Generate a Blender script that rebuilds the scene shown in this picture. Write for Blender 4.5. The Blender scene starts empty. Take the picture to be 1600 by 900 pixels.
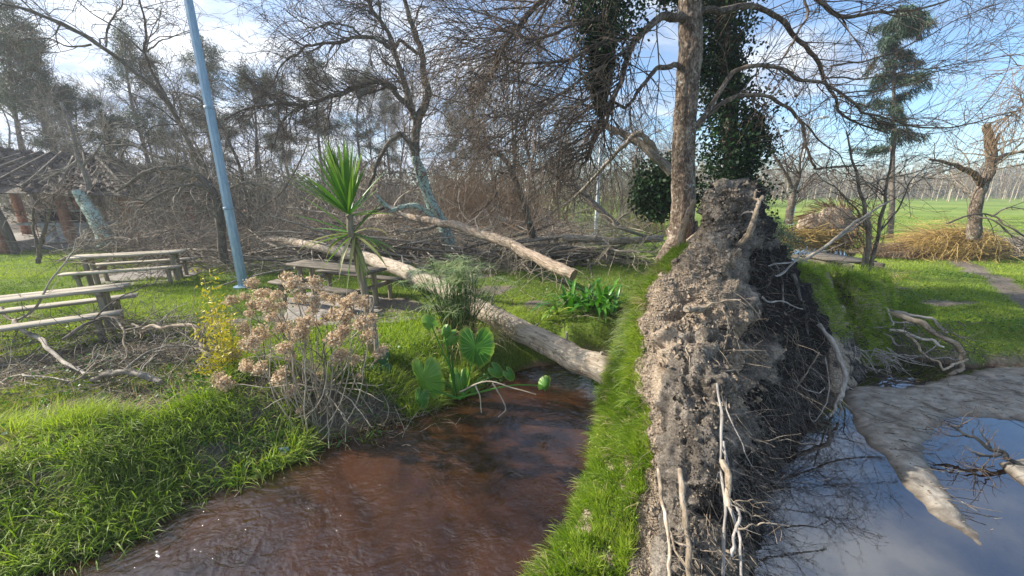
import bpy, math, random
import numpy as np
from math import radians, sin, cos, pi
from mathutils import Vector

# ------------------------------------------------------------------ camera, world, sun
SC = bpy.context.scene
COL = SC.collection
FOC, PITCH, CH, WL = 583.0, radians(15), 2.4, -0.6
cam = bpy.data.cameras.new('camera'); cam.sensor_width = 36; cam.lens = FOC / 1600 * 36
cam.clip_start = 0.05; cam.clip_end = 1500
camo = bpy.data.objects.new('camera', cam); COL.objects.link(camo)
camo.location = (0, 0, CH); camo.rotation_euler = (radians(90) - PITCH, 0, 0)
SC.camera = camo
SC.view_settings.view_transform = 'Standard'; SC.view_settings.look = 'None'
SC.view_settings.exposure = 0.95; SC.view_settings.gamma = 1
SUN_AZ, SUN_EL = radians(-80), radians(36)        # azimuth from straight ahead (+Y), negative = left
sund = Vector((sin(SUN_AZ) * cos(SUN_EL), cos(SUN_AZ) * cos(SUN_EL), sin(SUN_EL)))
sl = bpy.data.lights.new('sun', 'SUN'); sl.energy = 5.0; sl.angle = radians(0.8); sl.color = (1.0, 0.93, 0.82)
so = bpy.data.objects.new('sun', sl); COL.objects.link(so); so.rotation_euler = sund.to_track_quat('Z', 'Y').to_euler()
W = bpy.data.worlds.new('World'); SC.world = W; W.use_nodes = True


def build_world():
    nt = W.node_tree; N = nt.nodes; L = nt.links
    bg = N['Background']; bg.inputs['Strength'].default_value = 0.12
    sky = N.new('ShaderNodeTexSky'); sky.sky_type = 'NISHITA'; sky.sun_disc = False
    sky.sun_elevation = SUN_EL; sky.sun_rotation = SUN_AZ
    sky.air_density = 1.0; sky.dust_density = 0.05; sky.ozone_density = 3.0
    tc = N.new('ShaderNodeTexCoord'); sep = N.new('ShaderNodeSeparateXYZ')
    L.new(tc.outputs['Generated'], sep.inputs[0])
    def m(op, a, b=None, c=None):
        n = N.new('ShaderNodeMath'); n.operation = op
        for i, v in enumerate((a, b, c)):
            if v is None: continue
            if isinstance(v, (int, float)): n.inputs[i].default_value = v
            else: L.new(v, n.inputs[i])
        return n.outputs[0]
    zz = m('ADD', m('MAXIMUM', sep.outputs[2], 0.0), 0.22)
    cx = m('DIVIDE', sep.outputs[0], zz); cy = m('DIVIDE', sep.outputs[1], zz)
    cmb = N.new('ShaderNodeCombineXYZ'); L.new(cx, cmb.inputs[0]); L.new(cy, cmb.inputs[1])
    def noise(scale, det, rough, off, dist=0.3):
        mp = N.new('ShaderNodeMapping'); mp.inputs['Location'].default_value = off
        mp.inputs['Rotation'].default_value = (0, 0, 0.5); mp.inputs['Scale'].default_value = (1, 1.5, 1)
        L.new(cmb.outputs[0], mp.inputs[0])
        n = N.new('ShaderNodeTexNoise'); n.inputs['Scale'].default_value = scale
        n.inputs['Detail'].default_value = det; n.inputs['Roughness'].default_value = rough
        n.inputs['Distortion'].default_value = dist
        L.new(mp.outputs[0], n.inputs['Vector']); return n.outputs[0]
    n1 = noise(0.75, 7, 0.55, (2.3, 1.1, 0)); n2 = noise(2.6, 6, 0.55, (5.3, 3.1, 4))
    # sun nearness (the veiled sun brightens the clouds round it)
    dp = N.new('ShaderNodeVectorMath'); dp.operation = 'DOT_PRODUCT'
    nrm = N.new('ShaderNodeVectorMath'); nrm.operation = 'NORMALIZE'; L.new(tc.outputs['Generated'], nrm.inputs[0])
    L.new(nrm.outputs[0], dp.inputs[0]); dp.inputs[1].default_value = sund
    near = m('POWER', m('MAXIMUM', dp.outputs['Value'], 0.0), 5.0)
    wide = m('MULTIPLY', m('ADD', dp.outputs['Value'], 0.15), 0.22)
    cover = m('ADD', m('ADD', n1, m('MULTIPLY', n2, 0.22)), wide)
    rp = N.new('ShaderNodeValToRGB'); L.new(cover, rp.inputs[0])
    rp.color_ramp.elements[0].position = 0.57; rp.color_ramp.elements[1].position = 0.80
    rp.color_ramp.interpolation = 'EASE'
    shade = N.new('ShaderNodeValToRGB'); L.new(n2, shade.inputs[0])
    shade.color_ramp.elements[0].position = 0.40; shade.color_ramp.elements[0].color = (2.1, 2.7, 3.8, 1)
    shade.color_ramp.elements[1].position = 0.62; shade.color_ramp.elements[1].color = (5.2, 5.5, 5.9, 1)
    glow = N.new('ShaderNodeMix'); glow.data_type = 'RGBA'; glow.blend_type = 'MULTIPLY'
    gl = m('ADD', m('MULTIPLY', near, 1.3), 0.92)
    gc = N.new('ShaderNodeCombineXYZ'); L.new(gl, gc.inputs[0]); L.new(gl, gc.inputs[1]); L.new(gl, gc.inputs[2])
    glow.inputs[0].default_value = 1; L.new(shade.outputs[0], glow.inputs[6]); L.new(gc.outputs[0], glow.inputs[7])
    mix = N.new('ShaderNodeMix'); mix.data_type = 'RGBA'
    tint = N.new('ShaderNodeMix'); tint.data_type = 'RGBA'; tint.blend_type = 'MULTIPLY'; tint.inputs[0].default_value = 1; L.new(sky.outputs[0], tint.inputs[6]); tint.inputs[7].default_value = (.78, .95, 1.05, 1)
    L.new(rp.outputs[0], mix.inputs[0]); L.new(tint.outputs[2], mix.inputs[6]); L.new(glow.outputs[2], mix.inputs[7])
    # below the horizon: plain dull ground tone
    hz = m('GREATER_THAN', sep.outputs[2], -0.02)
    mx = N.new('ShaderNodeMix'); mx.data_type = 'RGBA'; L.new(hz, mx.inputs[0])
    mx.inputs[6].default_value = (0.5, 0.55, 0.4, 1); L.new(mix.outputs[2], mx.inputs[7])
    L.new(mx.outputs[2], bg.inputs['Color'])
build_world()

# ------------------------------------------------------------------ pixel -> place
SP, CP = sin(PITCH), cos(PITCH)
def rayd(x, y):
    u = (x - 800) / FOC; v = (450 - y) / FOC
    yy = CP + v * SP; zz = -SP + v * CP
    return u / yy, zz / yy                        # per metre of forward distance
def at(x, y, Y):
    a, b = rayd(x, y); return np.array((a * Y, Y, CH + b * Y))
def on(x, y, z=0.0):
    a, b = rayd(x, y); Y = (z - CH) / b; return np.array((a * Y, Y, z))
def atp(pts): return np.array([at(*p) for p in pts])

rng = np.random.default_rng(11)
HAZE = 0.0016
random.seed(5)

# ------------------------------------------------------------------ noise
def _hash(ix, iy, iz, seed):
    h = (ix.astype(np.int64) * 374761393 + iy.astype(np.int64) * 668265263 + iz.astype(np.int64) * 2147483647 + seed * 1274126177) & 0xffffffff
    h = ((h ^ (h >> 13)) * 1274126177) & 0xffffffff
    h = ((h ^ (h >> 16)) * 2246822519) & 0xffffffff
    return ((h ^ (h >> 15)) & 0xffffff) / float(0xffffff)
def vnoise(p, seed=0):
    p = np.asarray(p, float)
    if p.shape[-1] == 2: p = np.concatenate([p, np.zeros(p.shape[:-1] + (1,))], -1)
    i = np.floor(p).astype(np.int64); f = p - i; f = f * f * (3 - 2 * f)
    r = 0
    for dx in (0, 1):
        for dy in (0, 1):
            for dz in (0, 1):
                w = (f[..., 0] if dx else 1 - f[..., 0]) * (f[..., 1] if dy else 1 - f[..., 1]) * (f[..., 2] if dz else 1 - f[..., 2])
                r = r + w * _hash(i[..., 0] + dx, i[..., 1] + dy, i[..., 2] + dz, seed)
    return r * 2 - 1
def fbm(p, scale, octv=4, seed=0, gain=.5):
    p = np.asarray(p, float) * scale; a = 1; r = 0
    for k in range(octv):
        r = r + a * vnoise(p, seed + k * 17); p = p * 2.03; a *= gain
    return r
def smooth(a, b, x):
    t = np.clip((x - a) / (b - a), 0, 1); return t * t * (3 - 2 * t)
def norm(v): return v / np.maximum(np.linalg.norm(v, axis=-1, keepdims=True), 1e-9)

# ------------------------------------------------------------------ mesh builder
class MB:
    def __init__(s): s.v = []; s.q = []; s.t = []; s.n = 0; s.bark = []; s.var = []
    def add(s, v, q=None, t=None, bark=None, var=None):
        v = np.asarray(v, float).reshape(-1, 3)
        if q is not None and len(q): s.q.append(np.asarray(q, np.int64).reshape(-1, 4) + s.n)
        if t is not None and len(t): s.t.append(np.asarray(t, np.int64).reshape(-1, 3) + s.n)
        s.v.append(v); s.n += len(v)
        s.bark.append(np.asarray(bark, float).reshape(-1, 3) if bark is not None else v)
        s.var.append(np.broadcast_to(np.asarray(.5 if var is None else var, float).reshape(-1), (len(v),)) if np.ndim(var) != 1 or len(var) != len(v) else var)
        return s
    def build(s, name, mat, parent=None, smooth=True, origin=None, **props):
        V = np.concatenate(s.v) if s.v else np.zeros((0, 3))
        o0 = np.array(origin if origin is not None else (0, 0, 0), float)
        if parent is not None:
            pl = np.array(parent.location); q = parent.parent
            while q is not None: pl = pl + np.array(q.location); q = q.parent
            V = V - pl
        elif origin is not None: V = V - o0
        me = bpy.data.meshes.new(name)
        Q = np.concatenate(s.q) if s.q else np.zeros((0, 4), np.int64); T = np.concatenate(s.t) if s.t else np.zeros((0, 3), np.int64)
        me.vertices.add(len(V)); me.vertices.foreach_set('co', V.astype(np.float32).ravel())
        li = np.concatenate([Q.ravel(), T.ravel()]).astype(np.int32)
        me.loops.add(len(li)); me.loops.foreach_set('vertex_index', li)
        tot = np.concatenate([np.full(len(Q), 4), np.full(len(T), 3)]).astype(np.int32)
        st = np.concatenate([[0], np.cumsum(tot)[:-1]]).astype(np.int32) if len(tot) else tot
        me.polygons.add(len(tot)); me.polygons.foreach_set('loop_start', st)
        try: me.polygons.foreach_set('loop_total', tot)
        except Exception: pass
        me.polygons.foreach_set('use_smooth', np.full(len(tot), smooth))
        me.update(calc_edges=True)
        a = me.attributes.new('bark', 'FLOAT_VECTOR', 'POINT'); a.data.foreach_set('vector', np.concatenate(s.bark).astype(np.float32).ravel())
        a = me.attributes.new('var', 'FLOAT', 'POINT'); a.data.foreach_set('value', np.concatenate(s.var).astype(np.float32))
        for m in (mat if isinstance(mat, (list, tuple)) else [mat]): me.materials.append(m)
        o = bpy.data.objects.new(name, me); COL.objects.link(o)
        if parent is not None: o.parent = parent
        elif origin is not None: o.location = o0
        for k, v in props.items(): o[k] = v
        return o

def tubes(mb, P, R, sides=5, var=None, cap=True):
    """P (N,K,3), R (N,K)"""
    P = np.asarray(P, float); R = np.asarray(R, float)
    if P.ndim == 2: P = P[None]; R = R[None]
    N, K, _ = P.shape
    T = norm(np.gradient(P, axis=1))
    mean = norm(P[:, -1] - P[:, 0])
    ref = np.where(np.abs(mean[:, 2:3]) < .7, np.array([[0., 0, 1]]), np.array([[1., .2, 0]]))
    n = norm(np.cross(T, ref[:, None, :])); b = np.cross(T, n)
    th = np.arange(sides) / sides * 2 * pi
    ring = n[:, :, None, :] * np.cos(th)[None, None, :, None] + b[:, :, None, :] * np.sin(th)[None, None, :, None]
    V = P[:, :, None, :] + ring * R[:, :, None, None]
    Ls = np.concatenate([np.zeros((N, 1)), np.cumsum(np.linalg.norm(np.diff(P, axis=1), axis=2), axis=1)], 1)
    off = rng.random((N, 1, 1)) * 7
    bk = np.stack([np.broadcast_to(np.cos(th), (N, K, sides)) * R[:, :, None] + off, np.broadcast_to(np.sin(th), (N, K, sides)) * R[:, :, None], np.broadcast_to(Ls[:, :, None], (N, K, sides)) + off], -1)
    idx = np.arange(N * K * sides).reshape(N, K, sides)
    a = idx[:, :-1]; c = idx[:, 1:]
    q = np.stack([a, np.roll(a, -1, 2), np.roll(c, -1, 2), c], -1).reshape(-1, 4)
    vv = rng.random(N) if var is None else np.broadcast_to(np.asarray(var, float), (N,))
    mb.add(V.reshape(-1, 3), q=q, bark=bk.reshape(-1, 3), var=np.repeat(vv, K * sides))
    if cap and sides >= 5:
        for k in (0, K - 1):
            cen = P[:, k]; m = N
            base = mb.n
            ci = np.arange(m)
            vv2 = np.concatenate([V[:, k].reshape(-1, 3), cen])
            ii = np.arange(m * sides).reshape(m, sides)
            jj = np.roll(ii, -1, 1); cc = (m * sides + ci)[:, None].repeat(sides, 1)
            tt = np.stack([ii, jj, cc] if k else [jj, ii, cc], -1).reshape(-1, 3)
            mb.add(vv2, t=tt, bark=vv2, var=.5)
    return mb

def cat(pts, n):
    """Catmull-Rom resample of (M,D) to n points, evenly by index"""
    p = np.asarray(pts, float); M = len(p)
    if M == 2: t = np.linspace(0, 1, n)[:, None]; return p[0] * (1 - t) + p[1] * t
    e = np.concatenate([[2 * p[0] - p[1]], p, [2 * p[-1] - p[-2]]])
    t = np.linspace(0, M - 1 - 1e-6, n); i = t.astype(int); f = (t - i)[:, None]
    a, b, c, d = e[i], e[i + 1], e[i + 2], e[i + 3]
    return .5 * (2 * b + (c - a) * f + (2 * a - 5 * b + 4 * c - d) * f ** 2 + (3 * b - a - 3 * c + d) * f ** 3)

def limb(mb, pts, r0, r1, sides=8, n=None, wob=.0, lump=0.06, var=None, pw=1.0):
    """one hand-drawn limb in world points; returns path and radii"""
    n = n or max(6, len(pts) * 4)
    P = cat(pts, n)
    if wob:
        P = P + np.stack([fbm(np.c_[np.linspace(0, len(pts) * 1.4, n), np.full(n, k * 9.1 + P[0, 0])], 1, 2, 3 + k) for k in range(3)], 1) * wob
    t = np.linspace(0, 1, n)
    R = r0 + (r1 - r0) * t ** pw
    R = R * (1 + lump * fbm(np.c_[np.linspace(0, len(pts) * 2.4, n), np.full(n, P[0, 0] * 3)], 1, 3, 9))
    tubes(mb, P, R, sides, var)
    return P, R

def to_k(P, R, K=10):
    i = np.linspace(0, len(P) - 1, K)
    return np.stack([np.interp(i, np.arange(len(P)), P[:, k]) for k in range(3)], 1), np.interp(i, np.arange(len(P)), R)

def grow(PP, PR, n, l0, l1, K=5, ang=(30, 65), wob=.25, grav=0., rf=.55, rmax=.02, rtip=.004, t0=.15, t1=1., bias=None, biasw=0.):
    """children on parents PP (M,Kp,3), PR (M,Kp): returns (n,K,3),(n,K)"""
    M, Kp, _ = PP.shape
    ln = np.linalg.norm(PP[:, -1] - PP[:, 0], axis=1); w = ln / ln.sum()
    pi_ = rng.choice(M, n, p=w)
    t = (t0 + (t1 - t0) * rng.random(n) ** .8) * (Kp - 1)
    i = np.minimum(t.astype(int), Kp - 2); f = (t - i)[:, None]
    A = PP[pi_, i]; B = PP[pi_, i + 1]
    base = A * (1 - f) + B * f
    r = (PR[pi_, i] * (1 - f[:, 0]) + PR[pi_, i + 1] * f[:, 0]) * rf
    r = np.minimum(r, rmax)
    T = norm(B - A)
    rv = norm(rng.normal(size=(n, 3))); perp = norm(np.cross(T, rv))
    a = np.radians(rng.uniform(ang[0], ang[1], n))[:, None]
    d = norm(T * np.cos(a) + perp * np.sin(a))
    if bias is not None: d = norm(d + np.asarray(bias) * biasw)
    L = rng.uniform(l0, l1, n)[:, None] * (1 - .35 * (t / (Kp - 1))[:, None])
    st = L / (K - 1)
    out = [base]; drift = rng.normal(size=(n, 3)) * wob * .5
    for k in range(K - 1):
        d = norm(d + drift + rng.normal(size=(n, 3)) * wob * .5 + np.array([0, 0, -grav]) * (k + 1) / K)
        out.append(out[-1] + d * st)
    P = np.stack(out, 1)
    R = r[:, None] * (1 - np.linspace(0, 1, K))[None] + rtip * np.linspace(0, 1, K)[None]
    return P, np.maximum(R, rtip)

def blades(mb, base, d, L, w, droop=.5, K=3, var=None, up=(0, 0, 1), side=None):
    """ribbons: base (N,3), d (N,3) unit direction, L,w (N,)"""
    N = len(base); d = norm(d)
    if side is None:
        side = norm(np.cross(d, rng.normal(size=(N, 3))))
    g = np.array([0, 0, -1.]) * np.broadcast_to(np.asarray(droop, float), (N,))[:, None]
    V = []; wf = {3: (1., .75, 0), 4: (.8, 1., .6, 0), 5: (.7, 1., .9, .55, 0), 6: (.6, .95, 1., .85, .5, 0)}[K]
    p = base.copy(); dd = d.copy()
    for k in range(K):
        if k == K - 1: V.append(p[:, None])
        else:
            V.append(np.stack([p - side * (w * wf[k] * .5)[:, None], p + side * (w * wf[k] * .5)[:, None]], 1))
        dd = norm(dd + g * (k + 1) / K * (2.2 / K))
        p = p + dd * (L / (K - 1))[:, None]
    VV = np.concatenate(V, 1); m = 2 * (K - 1) + 1
    b = (np.arange(N) * m)[:, None]
    q = np.concatenate([b + np.array([[2 * k, 2 * k + 1, 2 * k + 3, 2 * k + 2]]) for k in range(K - 2)], 0)
    t = b + np.array([[2 * (K - 2), 2 * (K - 2) + 1, 2 * (K - 1)]])
    vv = rng.random(N) if var is None else np.broadcast_to(np.asarray(var, float), (N,))
    tt = np.concatenate([[k / (K - 1)] * (1 if k == K - 1 else 2) for k in range(K)])
    bk = np.zeros((N, m, 3)); bk[:, :, 0] = tt; bk[:, :, 1] = vv[:, None]
    mb.add(VV.reshape(-1, 3), q=q, t=t, bark=bk.reshape(-1, 3), var=np.repeat(vv, m))
    return mb

def leaves(mb, c, size, nrm=None, asp=.6, var=None):
    """diamond leaves (2 tris) at c (N,3)"""
    N = len(c); a = norm(rng.normal(size=(N, 3)) if nrm is None else nrm); b = norm(np.cross(a, rng.normal(size=(N, 3))))
    s = np.broadcast_to(np.asarray(size, float), (N,))[:, None]
    V = np.stack([c - a * s * .5, c + b * s * asp * .5, c + a * s * .5, c - b * s * asp * .5], 1)
    q = np.arange(N * 4).reshape(N, 4)
    vv = rng.random(N) if var is None else var
    return mb.add(V.reshape(-1, 3), q=q, var=np.repeat(vv, 4))

def box(mb, c, size, rot=None, jit=0, var=None):
    s = np.array(size) / 2; V = np.array([(x, y, z) for x in (-1, 1) for y in (-1, 1) for z in (-1, 1)], float) * s
    if jit: V += rng.normal(size=V.shape) * jit
    if rot is not None: V = V @ np.asarray(rot).T
    q = [(0, 1, 3, 2), (4, 6, 7, 5), (0, 4, 5, 1), (2, 3, 7, 6), (0, 2, 6, 4), (1, 5, 7, 3)]
    return mb.add(V + np.array(c), q=q, bark=V[:, [1, 2, 0]] + rng.random(3) * 5, var=var)
def plank(mb, a, b, width, thick, seg=6, sag=.004, var=None, up=(0, 0, 1)):
    """rounded-edge plank from a to b"""
    a = np.array(a, float); b = np.array(b, float); T = norm(b - a); S = norm(np.cross(np.array(up, float), T)); U = np.cross(T, S)
    c = min(thick * .25, .012)
    prof = [(-width / 2, -thick / 2 + c), (-width / 2 + c, -thick / 2), (width / 2 - c, -thick / 2), (width / 2, -thick / 2 + c), (width / 2, thick / 2 - c), (width / 2 - c, thick / 2), (-width / 2 + c, thick / 2), (-width / 2, thick / 2 - c)]
    V = []; B = []
    ln = np.linalg.norm(b - a); o = rng.random() * 9
    for k in range(seg + 1):
        p = a + (b - a) * k / seg + U * (-sag * sin(pi * k / seg)) + (S * rng.normal() + U * rng.normal()) * .002
        for x, z in prof: V.append(p + S * x + U * z); B.append((x + o, z, ln * k / seg + o))
    q = []
    for k in range(seg):
        for j in range(8): q.append((k * 8 + j, k * 8 + (j + 1) % 8, (k + 1) * 8 + (j + 1) % 8, (k + 1) * 8 + j))
    for k in (0, seg):
        r = [k * 8 + j for j in range(8)]
        if k == 0: r = r[::-1]
        q += [(r[0], r[1], r[2], r[3]), (r[0], r[3], r[4], r[7]), (r[4], r[5], r[6], r[7])]
    return mb.add(V, q=q, bark=B, var=var)

# ------------------------------------------------------------------ tagging
def tag(o, label=None, cat=None, group=None, kind=None):
    if label: o['label'] = label
    if cat: o['category'] = cat
    if group: o['group'] = group
    if kind: o['kind'] = kind
    return o
def thing(name, loc, label, cat, group=None):
    o = bpy.data.objects.new(name, None); COL.objects.link(o); o.location = tuple(float(v) for v in loc); o.empty_display_size = .2
    return tag(o, label, cat, group)
def copy_tree(o, parent=None):
    c = o.copy(); COL.objects.link(c); c.parent = parent
    for ch in list(o.children): copy_tree(ch, c)
    return c

# ------------------------------------------------------------------ materials
def new_mat(name):
    m = bpy.data.materials.new(name); m.use_nodes = True
    return m, m.node_tree.nodes, m.node_tree.links, m.node_tree.nodes['Principled BSDF']
def attr(N, name):
    a = N.new('ShaderNodeAttribute'); a.attribute_name = name; return a
def ramp(N, cols):
    r = N.new('ShaderNodeValToRGB'); e = r.color_ramp.elements
    while len(e) < len(cols): e.new(.5)
    for k, (p, c) in enumerate(cols): e[k].position = p; e[k].color = (*c, 1)
    return r
def noise(N, L, vec, scale, det=5, rough=.6, sc=(1, 1, 1), dist=0):
    mp = N.new('ShaderNodeMapping'); mp.inputs['Scale'].default_value = sc; L.new(vec, mp.inputs[0])
    n = N.new('ShaderNodeTexNoise'); n.inputs['Scale'].default_value = scale; n.inputs['Detail'].default_value = det
    n.inputs['Roughness'].default_value = rough; n.inputs['Distortion'].default_value = dist; L.new(mp.outputs[0], n.inputs['Vector']); return n.outputs[0]
def mixc(N, L, f, a, b):
    m = N.new('ShaderNodeMix'); m.data_type = 'RGBA'
    for i, v in ((0, f), (6, a), (7, b)):
        if isinstance(v, (int, float)): m.inputs[i].default_value = v
        elif isinstance(v, tuple): m.inputs[i].default_value = (*v, 1)
        else: L.new(v, m.inputs[i])
    return m.outputs[2]
def mth(N, L, op, a, b=None):
    n = N.new('ShaderNodeMath'); n.operation = op
    for i, v in enumerate((a, b)):
        if v is None: continue
        if isinstance(v, (int, float)): n.inputs[i].default_value = v
        else: L.new(v, n.inputs[i])
    return n.outputs[0]
def bump(N, L, h, b, strength=.5, dist=.02):
    bp = N.new('ShaderNodeBump'); bp.inputs['Strength'].default_value = strength; bp.inputs['Distance'].default_value = dist
    L.new(h, bp.inputs['Height']); L.new(bp.outputs[0], b.inputs['Normal']); return bp

def bark_mat(name, dark, mid, light, scale=14, stretch=.25, lichen=None, lamt=.55, bstr=.7, bdist=.02, rough=.9):
    """bark stretched along the limb, with optional lichen blotches"""
    m, N, L, b = new_mat(name); a = attr(N, 'bark').outputs['Vector']
    n1 = noise(N, L, a, scale, 6, .65, (1, 1, stretch), .4)
    n2 = noise(N, L, a, scale * .22, 3, .5, (1, 1, .6))
    s = mth(N, L, 'ADD', mth(N, L, 'MULTIPLY', n1, .75), mth(N, L, 'MULTIPLY', n2, .35))
    c = ramp(N, [(.38, dark), (.53, mid), (.70, light)]); L.new(s, c.inputs[0]); col = c.outputs[0]
    v = attr(N, 'var').outputs['Fac']
    hs = N.new('ShaderNodeHueSaturation'); L.new(col, hs.inputs['Color']); L.new(mth(N, L, 'ADD', mth(N, L, 'MULTIPLY', v, .5), .75), hs.inputs['Value']); col = hs.outputs[0]
    if lichen:
        n3 = noise(N, L, a, 9, 5, .7, (1, 1, .8), .8); r = ramp(N, [(lamt - .03, (0, 0, 0)), (lamt + .03, (1, 1, 1))]); L.new(n3, r.inputs[0])
        col = mixc(N, L, r.outputs[0], col, lichen)
    L.new(col, b.inputs['Base Color']); b.inputs['Roughness'].default_value = rough; b.inputs['Specular IOR Level'].default_value = .2
    bump(N, L, n1, b, bstr, bdist)
    return m

def leaf_mat(name, c0, c1, c2, trans=.35, rough=.45, tip=None, spec=.4):
    m, N, L, b = new_mat(name)
    v = attr(N, 'var').outputs['Fac']
    r = ramp(N, [(0, c0), (.5, c1), (1, c2)]); L.new(v, r.inputs[0]); col = r.outputs[0]
    if tip:
        sp = N.new('ShaderNodeSeparateXYZ'); L.new(attr(N, 'bark').outputs['Vector'], sp.inputs[0])
        col = mixc(N, L, mth(N, L, 'MULTIPLY', mth(N, L, 'POWER', sp.outputs[0], 3), .7), col, tip)
    L.new(col, b.inputs['Base Color']); b.inputs['Roughness'].default_value = rough; b.inputs['Specular IOR Level'].default_value = spec
    t = N.new('ShaderNodeBsdfTranslucent'); hs = N.new('ShaderNodeHueSaturation'); hs.inputs['Value'].default_value = 1.25; hs.inputs['Saturation'].default_value = 1.1
    L.new(col, hs.inputs['Color']); L.new(hs.outputs[0], t.inputs['Color'])
    mx = N.new('ShaderNodeMixShader'); mx.inputs[0].default_value = trans
    L.new(b.outputs[0], mx.inputs[1]); L.new(t.outputs[0], mx.inputs[2]); L.new(mx.outputs[0], N['Material Output'].inputs['Surface'])
    return m

M = {}
M['grass_long'] = leaf_mat('grass_long', (.07, .14, .018), (.19, .30, .025), (.36, .45, .06), .4, .55, tip=(.30, .36, .09))
M['grass_lawn'] = leaf_mat('grass_lawn', (.09, .15, .02), (.19, .28, .03), (.33, .40, .06), .38, .6)
M['grass_bright'] = leaf_mat('grass_bright', (.11, .20, .018), (.21, .33, .03), (.40, .47, .08), .42, .55)
M['grass_dry'] = leaf_mat('grass_dry', (.25, .21, .10), (.34, .28, .13), (.42, .36, .19), .2, .7)
M['bark_log'] = bark_mat('bark_log', (.15, .12, .085), (.38, .31, .235), (.56, .48, .38), 34, .16, (.17, .15, .105), .60, bstr=1, bdist=.02)
M['bark_brown'] = bark_mat('bark_brown', (.11, .08, .058), (.29, .22, .16), (.46, .38, .29), 30, .2, (.17, .15, .10), .62, 1, .02)
M['bark_tree'] = bark_mat('bark_tree', (.03, .022, .017), (.115, .083, .06), (.33, .27, .21), 34, .5, (.46, .47, .38), .63, .9, .02)
M['bark_willow'] = bark_mat('bark_willow', (.035, .028, .022), (.10, .08, .06), (.20, .165, .13), 22, .25, (.34, .42, .34), .60, .9, .02)
M['bark_lichen'] = bark_mat('bark_lichen', (.06, .05, .04), (.15, .13, .10), (.24, .21, .17), 24, .3, (.36, .47, .40), .47, .9, .02)
M['branch'] = bark_mat('branch', (.06, .048, .038), (.14, .115, .09), (.26, .22, .17), 22, .3, (.30, .33, .24), .63)
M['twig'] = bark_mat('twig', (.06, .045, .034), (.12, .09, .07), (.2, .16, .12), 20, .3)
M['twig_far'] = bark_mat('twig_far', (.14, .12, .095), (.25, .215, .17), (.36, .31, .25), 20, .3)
M['twig_red'] = bark_mat('twig_red', (.13, .08, .045), (.22, .14, .08), (.32, .22, .12), 20, .3)
M['twig_pale'] = bark_mat('twig_pale', (.22, .18, .13), (.36, .30, .22), (.50, .44, .34), 20, .3)
M['twig_straw'] = bark_mat('twig_straw', (.30, .20, .06), (.50, .35, .12), (.62, .48, .2), 20, .3)
M['dead_grey'] = bark_mat('dead_grey', (.10, .085, .07), (.26, .225, .18), (.42, .37, .31), 25, .3, (.45, .46, .38), .64)
M['root_pale'] = bark_mat('root_pale', (.09, .068, .048), (.30, .235, .165), (.48, .40, .31), 26, .35, (.10, .085, .07), .60, 1, .02)
M['root_grey'] = bark_mat('root_grey', (.15, .135, .12), (.30, .27, .24), (.46, .43, .38), 30, .3)
M['root_hair'] = bark_mat('root_hair', (.025, .022, .02), (.075, .066, .058), (.30, .27, .235), 30, .3)
M['pine_bark'] = bark_mat('pine_bark', (.10, .08, .065), (.19, .155, .125), (.28, .24, .2), 10, .4)
M['pine_needles'] = leaf_mat('pine_needles', (.045, .065, .035), (.075, .098, .052), (.115, .135, .075), .2, .6)
M['ivy'] = leaf_mat('ivy', (.010, .026, .010), (.018, .045, .014), (.035, .075, .022), .12, .55, spec=.2)
M['evergreen'] = leaf_mat('evergreen', (.025, .05, .03), (.045, .085, .045), (.08, .13, .07), .2, .5)
M['yucca'] = leaf_mat('yucca', (.045, .15, .02), (.09, .24, .03), (.22, .36, .05), .25, .38, tip=(.20, .25, .07))
M['yucca_old'] = leaf_mat('yucca_old', (.12, .2, .04), (.26, .28, .09), (.38, .34, .17), .2, .6)
M['sedge'] = leaf_mat('sedge', (.10, .18, .07), (.22, .30, .13), (.44, .47, .25), .35, .5)
M['clivia'] = leaf_mat('clivia', (.035, .13, .012), (.06, .20, .018), (.12, .30, .03), .3, .32)
M['yellow_leaf'] = leaf_mat('yellow_leaf', (.34, .33, .03), (.50, .44, .03), (.62, .50, .06), .3, .5)
M['petal'] = leaf_mat('petal', (.36, .24, .14), (.56, .43, .29), (.72, .61, .45), .35, .85)
M['weed'] = leaf_mat('weed', (.025, .08, .012), (.045, .13, .02), (.09, .2, .03), .3, .45)
M['cactus'] = leaf_mat('cactus', (.03, .09, .035), (.04, .12, .045), (.06, .15, .06), .05, .45)
M['dead_leaf'] = leaf_mat('dead_leaf', (.12, .075, .045), (.2, .14, .09), (.34, .27, .19), .1, .8)
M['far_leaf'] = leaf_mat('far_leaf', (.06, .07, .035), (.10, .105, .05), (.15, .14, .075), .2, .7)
M['far_brown'] = leaf_mat('far_brown', (.10, .078, .05), (.15, .12, .078), (.21, .17, .11), .2, .8)

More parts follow.
